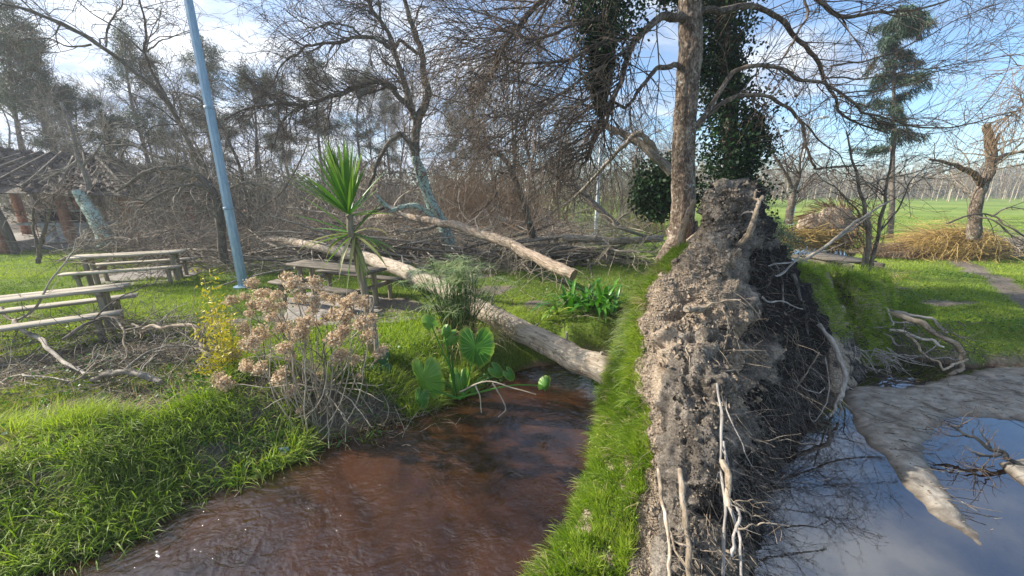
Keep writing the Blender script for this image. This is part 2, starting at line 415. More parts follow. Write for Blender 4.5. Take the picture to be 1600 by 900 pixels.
def soil_mat():
    m, N, L, b = new_mat('root_plate_soil'); g = N.new('ShaderNodeNewGeometry').outputs['Position']
    v = attr(N, 'var').outputs['Fac']
    n1 = noise(N, L, g, 9, 8, .72, dist=.5); n2 = noise(N, L, g, 48, 6, .75); n3 = noise(N, L, g, 3.2, 4, .6)
    t = mth(N, L, 'ADD', v, mth(N, L, 'MULTIPLY', mth(N, L, 'SUBTRACT', n1, .5), .6))
    light = ramp(N, [(.34, (.13, .095, .068)), (.48, (.38, .295, .21)), (.64, (.60, .50, .385))]); L.new(n2, light.inputs[0])
    grey = ramp(N, [(.36, (.045, .037, .03)), (.50, (.18, .152, .122)), (.64, (.46, .40, .33))])
    L.new(mth(N, L, 'ADD', mth(N, L, 'MULTIPLY', n2, .55), mth(N, L, 'MULTIPLY', n3, .45)), grey.inputs[0])
    dark = ramp(N, [(.42, (.012, .010, .009)), (.58, (.034, .030, .026)), (.74, (.24, .22, .195))]); L.new(n2, dark.inputs[0])
    f1 = ramp(N, [(.30, (0, 0, 0)), (.42, (1, 1, 1))]); L.new(t, f1.inputs[0])
    f2 = ramp(N, [(.62, (0, 0, 0)), (.74, (1, 1, 1))]); L.new(t, f2.inputs[0])
    c = mixc(N, L, f2.outputs[0], mixc(N, L, f1.outputs[0], dark.outputs[0], grey.outputs[0]), light.outputs[0])
    L.new(c, b.inputs['Base Color']); b.inputs['Roughness'].default_value = .95; b.inputs['Specular IOR Level'].default_value = .15
    bump(N, L, mth(N, L, 'ADD', n1, mth(N, L, 'MULTIPLY', n2, .6)), b, 1, .05)
    return m
M['plate'] = soil_mat()

def ground_mat():
    m, N, L, b = new_mat('ground'); g = N.new('ShaderNodeNewGeometry').outputs['Position']
    v = attr(N, 'var').outputs['Fac']
    n1 = noise(N, L, g, 1.3, 6, .65); n2 = noise(N, L, g, 22, 6, .7); n3 = noise(N, L, g, .12, 4, .6)
    gr = ramp(N, [(.3, (.08, .09, .03)), (.5, (.12, .17, .03)), (.72, (.20, .25, .05))])
    L.new(mth(N, L, 'ADD', mth(N, L, 'MULTIPLY', n1, .55), mth(N, L, 'MULTIPLY', n2, .45)), gr.inputs[0])
    field = ramp(N, [(.35, (.12, .19, .03)), (.65, (.22, .28, .06))]); L.new(n3, field.inputs[0])
    sp = N.new('ShaderNodeSeparateXYZ'); L.new(g, sp.inputs[0])
    fd = ramp(N, [(0, (0, 0, 0)), (1, (1, 1, 1))]); L.new(mth(N, L, 'DIVIDE', mth(N, L, 'SUBTRACT', sp.outputs[1], 10.), 14.), fd.inputs[0])
    green = mixc(N, L, fd.outputs[0], gr.outputs[0], field.outputs[0])
    di = ramp(N, [(.3, (.055, .045, .034)), (.5, (.16, .135, .105)), (.7, (.30, .265, .215))])
    L.new(mth(N, L, 'ADD', mth(N, L, 'MULTIPLY', n2, .6), mth(N, L, 'MULTIPLY', n1, .4)), di.inputs[0])
    wet = ramp(N, [(.3, (.05, .03, .018)), (.7, (.15, .085, .045))]); L.new(n1, wet.inputs[0])
    c = mixc(N, L, v, green, di.outputs[0])
    zf = ramp(N, [(.0, (1, 1, 1)), (1., (0, 0, 0))]); L.new(mth(N, L, 'DIVIDE', mth(N, L, 'SUBTRACT', sp.outputs[2], -.62), .1), zf.inputs[0])
    c = mixc(N, L, zf.outputs[0], c, wet.outputs[0])
    L.new(c, b.inputs['Base Color']); b.inputs['Roughness'].default_value = .95; b.inputs['Specular IOR Level'].default_value = .1
    bump(N, L, mth(N, L, 'ADD', n2, n1), b, .8, .04)
    return m
M['ground'] = ground_mat()

def water_mat():
    m, N, L, b = new_mat('water'); g = N.new('ShaderNodeNewGeometry').outputs['Position']
    sp = N.new('ShaderNodeSeparateXYZ'); L.new(g, sp.inputs[0])
    w1 = noise(N, L, g, 6, 4, .55, (1, 1.3, 1), 2.2); w2 = noise(N, L, g, 24, 2, .5, (1, 1.3, 1), 1.2); w3 = noise(N, L, g, 2.0, 3, .5, (1, 1, 1), 2.5)
    h = mth(N, L, 'ADD', mth(N, L, 'ADD', mth(N, L, 'MULTIPLY', w1, .55), mth(N, L, 'MULTIPLY', w2, .07)), mth(N, L, 'MULTIPLY', w3, .9))
    pt = ramp(N, [(.38, (.22, .22, .22)), (.62, (1, 1, 1))]); L.new(noise(N, L, g, .9, 2, .5, dist=1.5), pt.inputs[0])
    calm = ramp(N, [(0, (1, 1, 1)), (1, (.006, .006, .006))]); L.new(mth(N, L, 'DIVIDE', mth(N, L, 'SUBTRACT', sp.outputs[0], .9), .6), calm.inputs[0])
    bp = N.new('ShaderNodeBump'); bp.inputs['Distance'].default_value = .045; L.new(mth(N, L, 'MULTIPLY', calm.outputs[0], pt.outputs[0]), bp.inputs['Strength']); L.new(h, bp.inputs['Height'])
    fr = N.new('ShaderNodeFresnel'); L.new(mth(N, L, 'ADD', mth(N, L, 'MULTIPLY', calm.outputs[0], -1.45), 3.1), fr.inputs['IOR']); L.new(bp.outputs[0], fr.inputs['Normal'])
    gl = N.new('ShaderNodeBsdfGlossy'); gl.inputs['Roughness'].default_value = .0; gl.inputs['Color'].default_value = (1, 1, 1, 1); L.new(bp.outputs[0], gl.inputs['Normal'])
    tr = N.new('ShaderNodeBsdfTransparent'); 
    t1 = noise(N, L, g, 1.1, 4, .6, dist=1.2); tc = ramp(N, [(.40, (.12, .045, .022)), (.62, (.50, .20, .09))]); L.new(t1, tc.inputs[0])
    L.new(tc.outputs[0], tr.inputs['Color'])
    df = N.new('ShaderNodeBsdfDiffuse'); df.inputs['Color'].default_value = (.05, .02, .011, 1)
    silt = ramp(N, [(.35, (.028, .012, .006)), (.65, (.120, .050, .022))]); L.new(noise(N, L, g, .8, 5, .6, dist=2.), silt.inputs[0])
    L.new(mixc(N, L, calm.outputs[0], (.022, .012, .008), silt.outputs[0]), df.inputs['Color'])
    m1 = N.new('ShaderNodeMixShader'); m1.inputs[0].default_value = .45; L.new(tr.outputs[0], m1.inputs[1]); L.new(df.outputs[0], m1.inputs[2])
    m2 = N.new('ShaderNodeMixShader'); L.new(fr.outputs[0], m2.inputs[0]); L.new(m1.outputs[0], m2.inputs[1]); L.new(gl.outputs[0], m2.inputs[2])
    L.new(m2.outputs[0], N['Material Output'].inputs['Surface'])
    return m
M['water'] = water_mat()

def simple(name, cols, scale=12, rough=.8, stretch=(1, 1, 1), bstr=.3, bd=.01, vec='bark', spec=.3, metal=0):
    m, N, L, b = new_mat(name)
    v = attr(N, 'bark').outputs['Vector'] if vec == 'bark' else N.new('ShaderNodeNewGeometry').outputs['Position']
    n = noise(N, L, v, scale, 6, .65, stretch, .3); r = ramp(N, [(.32, cols[0]), (.5, cols[1]), (.68, cols[2])]); L.new(n, r.inputs[0])
    hs = N.new('ShaderNodeHueSaturation'); L.new(r.outputs[0], hs.inputs['Color']); L.new(mth(N, L, 'ADD', mth(N, L, 'MULTIPLY', attr(N, 'var').outputs['Fac'], .4), .8), hs.inputs['Value'])
    L.new(hs.outputs[0], b.inputs['Base Color']); b.inputs['Roughness'].default_value = rough; b.inputs['Specular IOR Level'].default_value = spec; b.inputs['Metallic'].default_value = metal
    bump(N, L, n, b, bstr, bd)
    if name == 'sand':
        sz_ = N.new('ShaderNodeSeparateXYZ'); L.new(v, sz_.inputs[0]); wr = ramp(N, [(0, (.42, .38, .34)), (1, (1, 1, 1))])
        L.new(mth(N, L, 'DIVIDE', mth(N, L, 'SUBTRACT', sz_.outputs[2], WL + .0), .045), wr.inputs[0])
        mm = N.new('ShaderNodeMix'); mm.data_type = 'RGBA'; mm.blend_type = 'MULTIPLY'; mm.inputs[0].default_value = 1; L.new(hs.outputs[0], mm.inputs[6]); L.new(wr.outputs[0], mm.inputs[7]); L.new(mm.outputs[2], b.inputs['Base Color'])
        rr = ramp(N, [(0, (.3, .3, .3)), (1, (.85, .85, .85))]); L.new(mth(N, L, 'DIVIDE', mth(N, L, 'SUBTRACT', sz_.outputs[2], WL), .06), rr.inputs[0]); L.new(rr.outputs[0], b.inputs['Roughness'])
    return m
M['wood'] = simple('weathered_wood', ((.20, .165, .12), (.36, .31, .235), (.50, .45, .36)), 26, .85, (1, 1, .08), .5, .006)
M['wood_dark'] = simple('dark_wood', ((.05, .042, .032), (.12, .10, .075), (.22, .19, .15)), 24, .9, (1, 1, .1), .5, .006)
M['wood_post'] = simple('wood_post', ((.13, .105, .07), (.24, .20, .14), (.35, .3, .21)), 24, .85, (1, 1, .1), .5, .006)
M['galv'] = simple('galvanised', ((.20, .30, .40), (.27, .38, .48), (.36, .46, .54)), 16, .42, (1, 1, .25), .05, .002, spec=.5, metal=.35)
M['galv_pale'] = simple('galvanised_pale', ((.42, .47, .5), (.5, .55, .58), (.58, .62, .64)), 10, .45, (1, 1, .2), .05, .002, spec=.5)
M['sand'] = simple('sand', ((.13, .112, .092), (.255, .225, .185), (.38, .345, .29)), 6, .8, (1, 1.5, 1), .9, .03, vec='pos', spec=.25)
M['concrete'] = simple('concrete', ((.13, .115, .095), (.23, .205, .175), (.33, .30, .26)), 7, .9, (1, 1, 1), .3, .01, vec='pos')
M['path'] = simple('path_dirt', ((.22, .19, .15), (.36, .32, .26), (.46, .42, .35)), 4, .95, (1, 1, 1), .4, .02, vec='pos')
M['tile'] = simple('roof_tile', ((.055, .042, .035), (.11, .085, .07), (.19, .165, .14)), 5, .9, (1, 1, 1), .3, .01)
M['brick'] = simple('brick', ((.22, .09, .055), (.34, .15, .09), (.42, .22, .15)), 9, .9, (1, 1, 1), .3, .01)
M['stone'] = simple('pale_stone', ((.28, .29, .29), (.4, .41, .41), (.5, .52, .52)), 8, .8, (1, 1, 1), .2, .01)
M['near_black'] = simple('near_black', ((.012, .012, .012), (.03, .03, .03), (.05, .05, .05)), 8, .9)  # near-black tone for hearth walls, grate bars and driftwood
M['plastic'] = simple('plastic_scrap', ((.35, .55, .75), (.55, .72, .85), (.8, .85, .9)), 20, .4)

# ------------------------------------------------------------------ ground, stream
pxw = [(-60, 930), (60, 893), (150, 865), (300, 790), (430, 740), (520, 700), (620, 668), (700, 638), (760, 612), (800, 588), (850, 574), (900, 572), (930, 566), (1000, 560), (1100, 545)]
POLY = [on(x, y, WL)[:2] for x, y in pxw]
POLY += [np.array(p) for p in [(3.0, 6.4), (4.2, 7.6), (6.4, 9.4), (9.4, 12.6), (12.2, 16.0), (14.8, 19.4), (17.5, 23), (19, 22), (16.6, 18.4), (13.6, 14.8), (10.9, 11.6), (8.2, 8.7), (6.0, 7.2)]]
POLY += [on(x, y, WL)[:2] for x, y in [(1440, 562), (1520, 578), (1600, 577), (1680, 590), (1780, 600), (2000, 640)]]
POLY += [np.array(p) for p in [(9, -3), (-6, -3), (-5.2, 1.0)]]
POLY = np.array(POLY)
def sdist(x, y):
    """signed distance to the stream outline, positive on land"""
    sh = x.shape; px = x.ravel(); py = y.ravel(); d = np.full(px.shape, 1e9); ins = np.zeros(px.shape, bool)
    n = len(POLY)
    for i in range(n):
        a = POLY[i]; b = POLY[(i + 1) % n]; e = b - a
        t = np.clip(((px - a[0]) * e[0] + (py - a[1]) * e[1]) / (e @ e), 0, 1)
        d = np.minimum(d, np.hypot(px - a[0] - t * e[0], py - a[1] - t * e[1]))
        c = ((a[1] > py) != (b[1] > py))
        with np.errstate(divide='ignore', invalid='ignore'):
            xi = (b[0] - a[0]) * (py - a[1]) / (b[1] - a[1]) + a[0]
        ins ^= c & (px < xi)
    return np.where(ins, -d, d).reshape(sh)
def height(x, y, full=False):
    x = np.asarray(x, float); y = np.asarray(y, float)
    d = sdist(x, y) + .10 * fbm(np.stack([x, y], -1), 1.6, 3, 5)
    wb = np.where(x < 1.0, 1.35 - .35 * smooth(-3, -.5, x), .55)      # bank width
    bank = WL - .06 + (.60) * smooth(-.02, 1, d / wb) ** .8
    z = np.where(d > 0, bank, WL - .06 - .34 * smooth(0, .9, -d))
    nz = .05 * fbm(np.stack([x, y], -1), .8, 4, 2) + .02 * fbm(np.stack([x, y], -1), 4, 3, 8)
    z = z + nz * smooth(-.1, .6, d)
    z = z + .25 * smooth(30, 90, y) * fbm(np.stack([x, y], -1), .03, 2, 4)
    return (z, d) if full else z
# bare earth patches: (px, py, radius x, radius y in metres)
DIRT = [(480, 610, .8, .45), (590, 600, .7, .4), (400, 640, .45, .3), (560, 650, .5, .22), (100, 560, 1.6, .55), (-50, 580, 1.6, .6), (250, 545, .9, .4), (350, 500, .5, .3),
        (560, 475, 1.4, .8), (480, 490, 1.0, .6), (640, 480, .9, .4), (230, 425, 2.0, .8), (90, 640, .5, .2), (120, 770, .32, .2), (60, 720, .4, .16), (230, 690, .3, .14), (700, 430, 1.5, 1.0), (840, 470, .3, .2), (760, 450, .9, .5),
        (620, 400, 4, 1.6), (820, 395, 2.4, 1.2), (350, 400, 2, 1), (1350, 455, .9, .5), (1480, 470, .6, .3), (1380, 545, .6, .3)]
DW = [(on(a, b), rx, ry) for a, b, rx, ry in DIRT]
PATHW = np.array([on(x, y)[:2] for x, y in [(1700, 520), (1640, 485), (1600, 462), (1560, 436), (1520, 416), (1485, 404), (1470, 397)]])
def dirt(x, y, d=None):
    v = np.zeros(x.shape)
    for c, rx, ry in DW: v = np.maximum(v, 1.25 - ((x - c[0]) / rx) ** 2 - ((y - c[1]) / ry) ** 2)
    pd = np.full(x.shape, 9.)
    for a, b in zip(PATHW[:-1], PATHW[1:]):
        e = b - a; t = np.clip(((x - a[0]) * e[0] + (y - a[1]) * e[1]) / (e @ e), 0, 1); pd = np.minimum(pd, np.hypot(x - a[0] - t * e[0], y - a[1] - t * e[1]))
    v = np.maximum(v, 1.3 - (pd / .33) ** 2)
    if d is not None:
        v = np.maximum(v, .95 * (1 - smooth(.04, .30, d)) * (d > -.3))
        v = np.maximum(v, .85 * smooth(.12, .42, fbm(np.stack([x, y], -1), 1.25, 3, 23)) * (d < 2.2) * (x < -1) * (y < 6))
        v = np.maximum(v, .95 * smooth(18, 22, y) * (1 - smooth(2.5, 6, x)))        # the wood floor
        v = np.maximum(v, .95 * smooth(12, 14, y) * smooth(-13, -10, x) * (1 - smooth(1.5, 4, x)) * .9)
    n = fbm(np.stack([x, y], -1), 2.3, 4, 12)
    return np.clip(smooth(.35, .75, v + n * .42), 0, 1)

def ground():
    nx, ny = 560, 360
    tx = np.linspace(-math.asinh(280 / 6.), math.asinh(400 / 6.), nx); X = 6 * np.sinh(tx)
    ty = np.linspace(math.asinh(-3.2 / 3.), math.asinh(245 / 3.), ny); Y = 1.6 + 3 * np.sinh(ty)
    gx, gy = np.meshgrid(X, Y); z, d = height(gx, gy, True)
    v = dirt(gx, gy, d)
    i = np.arange(nx * ny).reshape(ny, nx)
    q = np.stack([i[:-1, :-1], i[:-1, 1:], i[1:, 1:], i[1:, :-1]], -1).reshape(-1, 4)
    mb = MB(); mb.add(np.stack([gx, gy, z], -1).reshape(-1, 3), q=q, var=v.ravel()); mb.build('ground', M['ground'], kind='structure')
ground()
mb = MB(); s = 1
mb.add([(-9, -3.4, WL), (11.8, -3.4, WL), (24, 26, WL), (-9, 26, WL)], q=[(0, 1, 2, 3)]); mb.build('water', M['water'], kind='structure')

def sandbar():
    pts = [(1320, 628), (1322, 612), (1352, 606), (1400, 606), (1450, 600), (1530, 580), (1600, 577), (1760, 596), (1860, 700), (1700, 672), (1600, 658), (1520, 650), (1466, 662), (1438, 684), (1442, 712), (1462, 742), (1490, 778), (1518, 814), (1545, 850), (1540, 862), (1518, 850), (1496, 832), (1462, 812), (1420, 766), (1382, 718), (1348, 680)]
    Pn = np.array([on(x, y, WL)[:2] for x, y in pts]); Pn = cat(np.r_[Pn, Pn[:1]], 160)[:-1]
    x0, x1 = Pn[:, 0].min() - .5, Pn[:, 0].max() + .5; y0, y1 = Pn[:, 1].min() - .5, Pn[:, 1].max() + .5
    nx, ny = 300, 240; gx, gy = np.meshgrid(np.linspace(x0, x1, nx), np.linspace(y0, y1, ny))
    global POLY
    keep = POLY; POLY = Pn; d = -sdist(gx, gy); POLY = keep
    n1 = fbm(np.stack([gx, gy], -1), 2.2, 4, 31); n2 = fbm(np.stack([gx * 1.2 + gy, gy * 3.5 - gx * 2], -1), 3.0, 3, 37)
    de = d + .05 * n1 + .022 * fbm(np.stack([gx, gy], -1), 9, 3, 33)
    z = WL - .06 + .115 * smooth(-.20, .16, de) + smooth(0, .2, de) * (.014 * n1 + .007 * n2 + .006 * fbm(np.stack([gx, gy], -1), 13, 3, 35)) - .3 * smooth(-.1, -.5, -(-de)) * 0
    z = z - .022 * smooth(on(1440, 740, WL)[1] + .2, on(1500, 830, WL)[1], gy) * (gx < 5.2)
    z = np.where(de < -.15, WL - .06 - (-.15 - de) * .7, z)
    i = np.arange(nx * ny).reshape(ny, nx)
    q = np.stack([i[:-1, :-1], i[:-1, 1:], i[1:, 1:], i[1:, :-1]], -1).reshape(-1, 4)
    q = q[(de.ravel()[q] > -.8).all(1)]
    mb = MB(); mb.add(np.stack([gx, gy, z], -1).reshape(-1, 3), q=q); mb.build('sand_bank', M['sand'], kind='structure')
    # the small corner of wet sand at the right edge
    pts = [(1556, 722), (1600, 718), (1700, 740), (1700, 800), (1620, 775), (1585, 748)]
    Pn = np.array([on(x, y, WL)[:2] for x, y in pts]); c = Pn.mean(0)
    mb = MB(); R = cat(np.r_[Pn, Pn[:1]], 49)[:-1]; rings = []
    for k, (f, h) in enumerate([(1.15, -.14), (1., -.02), (.85, .035), (.5, .05), (.05, .055)]):
        p = c + (R - c) * f; rings.append(np.c_[p, WL + h + .012 * fbm(p, 5, 3, 3)])
    V = np.concatenate(rings); q = []
    for k in range(4):
        for j in range(48): q.append((k * 48 + j, k * 48 + (j + 1) % 48, (k + 1) * 48 + (j + 1) % 48, (k + 1) * 48 + j))
    mb.add(V, q=q); mb.build('sand_bank', M['sand'], kind='structure')
sandbar()

# concrete pads under the tables
def pad(pts, name='table_pad'):
    P = np.array([on(x, y)[:2] for x, y in pts]); R = cat(np.r_[P, P[:1]], 41)[:-1]; c = P.mean(0); R = c + (R - c) * (.86 + .16 * fbm(R, 1.2, 3, 4)[:, None])
    zt = float(np.median(height(R[:, 0], R[:, 1]))) + .012
    mb = MB(); V = np.concatenate([np.c_[R, np.full(40, -.25)], np.c_[R, np.full(40, zt)], np.c_[c + (R - c) * .97, np.full(40, zt + .012)], np.r_[c, zt + .014][None]])
    q = [(k * 40 + j, k * 40 + (j + 1) % 40, (k + 1) * 40 + (j + 1) % 40, (k + 1) * 40 + j) for k in range(2) for j in range(40)]
    t = [(80 + j, 80 + (j + 1) % 40, 120) for j in range(40)]
    mb.add(V, q=q, t=t); mb.build(name, M['concrete'], smooth=False, kind='structure')
pad([(428, 462), (520, 450), (660, 470), (690, 492), (560, 512), (440, 500)], 'concrete_pavement')
pad([(100, 440), (230, 418), (300, 412), (300, 432), (180, 452)], 'concrete_pavement')

# ------------------------------------------------------------------ the uprooted tree by the water
# control net of the root plate: columns run from the hidden back-left over the grassy old ground face, the crumbly rim,
# the torn soil face and the black root mat on the right, round to the hidden back
NET = [
 # y,   c0(x,Y)      c1           c2           c3           c4           c5           c6
 (287, (1120, 6.0), (1114, 5.5), (1122, 5.2), (1138, 5.1), (1152, 5.15), (1164, 5.4), (1158, 5.9)),
 (312, (1108, 6.3), (1099, 5.6), (1109, 5.1), (1132, 4.95), (1160, 5.0), (1188, 5.5), (1180, 6.2)),
 (350, (1104, 6.6), (1098, 5.7), (1106, 5.1), (1134, 4.9), (1164, 4.95), (1192, 5.6), (1186, 6.6)),
 (378, (1072, 7.3), (1074, 6.2), (1092, 5.1), (1120, 4.75), (1158, 4.72), (1196, 5.4), (1192, 7.2)),
 (405, (1046, 7.5), (1044, 6.2), (1066, 4.9), (1106, 4.55), (1156, 4.6), (1214, 5.4), (1216, 7.2)),
 (440, (1020, 7.4), (1014, 5.9), (1030, 4.6), (1092, 4.32), (1152, 4.42), (1232, 5.4), (1240, 7.0)),
 (500, (996, 6.6), (985, 5.3), (1008, 4.3), (1080, 3.92), (1155, 4.0), (1268, 5.35), (1282, 6.6)),
 (570, (975, 5.9), (962, 4.75), (1000, 3.95), (1072, 3.52), (1152, 3.6), (1296, 5.15), (1306, 6.2)),
 (640, (960, 5.2), (944, 4.35), (1002, 3.5), (1068, 3.16), (1142, 3.2), (1252, 4.45), (1270, 5.4)),
 (720, (950, 4.4), (934, 3.5), (1008, 3.02), (1068, 2.78), (1132, 2.85), (1200, 3.62), (1215, 4.6)),
 (800, (930, 3.7), (906, 2.84), (1000, 2.62), (1062, 2.5), (1122, 2.56), (1168, 2.93), (1190, 3.8)),
 (900, (870, 2.9), (852, 2.28), (978, 2.16), (1050, 2.1), (1108, 2.15), (1152, 2.33), (1170, 3.0)),
 (1010, (800, 2.3), (790, 1.9), (950, 1.8), (1044, 1.75), (1104, 1.8), (1146, 1.93), (1180, 2.5)),
]
CN = np.array([[at(x, y, Y) for x, Y in row] for y, *row in NET])       # 13 x 7 x 3
NS, NR = 230, 300
g1 = np.stack([cat(CN[r], NS) for r in range(len(CN))])                 # 13 x NS x 3
PLATE = np.stack([cat(g1[:, s], NR) for s in range(NS)], 1)             # NR x NS x 3
su = np.linspace(0, 6, NS)[None, :].repeat(NR, 0); rv_ = np.linspace(0, 12, NR)[:, None].repeat(NS, 1)
def gnorm(G):
    return norm(np.cross(np.gradient(G, axis=1), np.gradient(G, axis=0)))
nn = gnorm(PLATE)
cen = CN.mean((0, 1))
if (nn[150, 115] @ (PLATE[150, 115] - CN[7:9, 0].mean(0))) < 0: nn = -nn
soil = smooth(1.7, 2.2, su) * (1 - smooth(5.6, 6, su))
disp = .12 * fbm(PLATE, 2.9, 3, 41) * (.8 + .5 * smooth(4, 5, su)) + .035 * (fbm(PLATE, 11, 3, 43)) - .06 * np.maximum(0, fbm(PLATE, 5, 2, 47)) ** 1.2
disp = disp + .045 * (1 - np.abs(fbm(PLATE, 7, 4, 49))) - .07 * smooth(.25, .6, fbm(PLATE, 6, 3, 50)) * smooth(1.9, 2.6, su)
# deep pockets in the torn face
for (px, py, rad, dep) in [(1180, 520, .13, .17), (1118, 530, .07, .08), (1120, 560, .08, .08), (1178, 575, .1, .14), (1060, 488, .035, .06), (1100, 480, .05, .05), (1010, 540, .0, 0), (1158, 460, .08, .1), (1215, 470, .12, .12), (1095, 655, .07, .09), (1290, 570, .15, .2), (1150, 380, .05, .05), (1050, 790, .08, .09), (1100, 800, .07, .1)]:
    if rad <= 0: continue
    rr = np.hypot(PLATE[..., 0] / PLATE[..., 1] - rayd(px, py)[0], (PLATE[..., 2] - CH) / PLATE[..., 1] - rayd(px, py)[1]) * PLATE[..., 1]
    disp = disp - 1.5 * dep * np.exp(-(rr / rad) ** 2) * smooth(1.5, 2.2, su)
PL = PLATE + nn * (disp * (.25 + .75 * soil))[..., None] + (.05 * smooth(4.2, 3.4, rv_) * fbm(PLATE, 7, 3, 58) + .03 * fbm(PLATE, 4, 3, 57) * (su < 2))[..., None] * np.array([1, .3, .8])
def zone():
    """soil tone, palest at rim and crest, darkest to the right: 1 pale crumbly, .5 grey, 0 near-black root mat"""
    n = fbm(PLATE, 2.3, 3, 53)
    z = np.full(su.shape, .5)
    z = np.where(su < 2.32 + .16 * n + .5 * smooth(8.2, 6.6, rv_), .93, z)                       # rim
    top = smooth(7.3, 5.4, rv_ + n * .5) * smooth(4.5, 3.6, su + n * .3) * smooth(3.0, 4.2, rv_)
    z = np.maximum(z, top * .95)
    z = np.maximum(z, .9 * np.exp(-((su - 4.05 - n * .1) / .20) ** 2) * smooth(5.5, 6, rv_) * (1 - smooth(7.8, 8.4, rv_)))
    dk = smooth(4.1, 4.55, su + n * .25) * smooth(3.0, 4.2, rv_ )
    z = z * (1 - dk) + .06 * dk
    z = np.where((rv_ < 3.1), .45 + .45 * smooth(3.0, 2.2, su) - .25 * smooth(4, 5, su), z)
    z = np.where((rv_ > 9.4 + n) & (su > 2.9) & (su < 5), .3 + .3 * n, z)
    return np.clip(z, 0, 1)
ZN = zone()
def rough(o, a1, a2, s1=26, s2=5):
    me = o.data; n = len(me.vertices); co = np.zeros(n * 3, np.float32); me.vertices.foreach_get('co', co); co = co.reshape(-1, 3).astype(float); no = np.zeros(n * 3, np.float32); me.vertices.foreach_get('normal', no); no = no.reshape(-1, 3)
    bk = np.zeros(n * 3, np.float32); me.attributes['bark'].data.foreach_get('vector', bk); bk = bk.reshape(-1, 3) * [1, 1, .35]
    d = a1 * (1 - 2 * np.abs(fbm(bk * [2, 2, .8], s1, 3, 5))) + a2 * fbm(bk * [2.2, 2.2, 1.2], s2, 3, 6)
    # torn strips of bark: shallow hollows with sharp lips
    d = d - a1 * 1.1 * smooth(.18, .26, fbm(bk * [3, 3, 1.2], 3.5, 4, 8))
    co = co + no * d[:, None]; me.vertices.foreach_set('co', co.astype(np.float32).ravel()); me.update(); return o
upt = thing('uprooted_tree', (1.5, 4.6, WL), 'uprooted tree with a tall torn root plate in the stream and pale trunk lying left', 'uprooted tree')
mb = MB(); i = np.arange(NR * NS).reshape(NR, NS)
q = np.stack([i[:-1, :-1], i[1:, :-1], i[1:, 1:], i[:-1, 1:]], -1).reshape(-1, 4)
mb.add(PL.reshape(-1, 3), q=q, var=ZN.ravel())
cap = PL[0].mean(0); mb.add(np.r_[PL[0], cap[None] + [[0, 0, .02]]], t=[(k, k + 1, NS) for k in range(NS - 1)], var=.5)
# closing wall at the back, between the two hidden columns
bk0 = PL[:, 0]; bk1 = PL[:, -1]; Vb = np.concatenate([bk0, (bk0 + bk1) / 2 + np.array([.2, .25, 0]), bk1])
mb.add(Vb, q=[(k + a * NR, k + 1 + a * NR, k + 1 + (a + 1) * NR, k + (a + 1) * NR) for a in (0, 1) for k in range(NR - 1)], var=.4)
mb.build('root_plate', M['plate'], upt)
PN = gnorm(PL); PN = PN * np.sign((PN * nn).sum(-1, keepdims=True))
def on_plate(n, s0, s1, r0, r1):
    s = rng.uniform(s0, s1, n); r = rng.uniform(r0, r1, n)
    a = np.clip((s / 6 * (NS - 1)).astype(int), 0, NS - 1); b = np.clip((r / 12 * (NR - 1)).astype(int), 0, NR - 1)
    return PL[b, a], nn[b, a], s, r
# crumbs of soil clinging to the rim and the face
def clods(mb, c, size, var):
    N = len(c); base = np.array([(1, 0, 0), (-1, 0, 0), (0, 1, 0), (0, -1, 0), (0, 0, 1), (0, 0, -1)], float)
    V = c[:, None] + base[None] * size[:, None, None] * rng.uniform(.55, 1.25, (N, 6, 1)) + rng.normal(size=(N, 6, 3)) * size[:, None, None] * .22
    t = np.array([(0, 2, 4), (2, 1, 4), (1, 3, 4), (3, 0, 4), (2, 0, 5), (1, 2, 5), (3, 1, 5), (0, 3, 5)])
    mb.add(V.reshape(-1, 3), t=(t[None] + (np.arange(N) * 6)[:, None, None]).reshape(-1, 3), var=np.repeat(var, 6))
mb = MB()
for n, s0, s1, r0, r1, sm, vr in [(6500, 1.8, 2.4, 4.4, 11.3, .007, 1.0), (8000, 2.2, 4.0, 3.4, 6.3, .008, 1.0), (3800, 3.88, 4.25, 6, 8.0, .0075, 1.0), (3000, 2.9, 4.8, 6.5, 12, .007, .5), (1600, 4.3, 5.6, 3.5, 8, .009, .08), (1200, 2, 5, .3, 3, .01, .6), (420, 1.9, 3.9, 3.6, 7, .022, .95), (260, 1.8, 2.3, 6.5, 11, .016, .9), (260, 3.85, 4.35, 5.6, 8.1, .018, .95), (500, 2.6, 4.6, 5.5, 12, .018, .5), (420, 4.2, 5.5, 3.5, 9, .02, .05), (200, 1.8, 5.2, .2, 3.4, .024, .6)]:
    p, n_, s, r = on_plate(n, s0, s1, r0, r1)
    if sm > .012: kq = fbm(p, 5, 2, 88) > .0; p, n_ = p[kq], n_[kq]; n = len(p)
    sz = sm * rng.uniform(.4, 1.9, n) * np.where(rng.random(n) < .04, 2.0, 1)
    clods(mb, p + n_ * sz[:, None] * .3, sz, np.clip(vr + rng.normal(size=n) * .2, 0, 1))
mb.build('soil_crumbs', M['plate'], upt, smooth=False, kind='stuff')
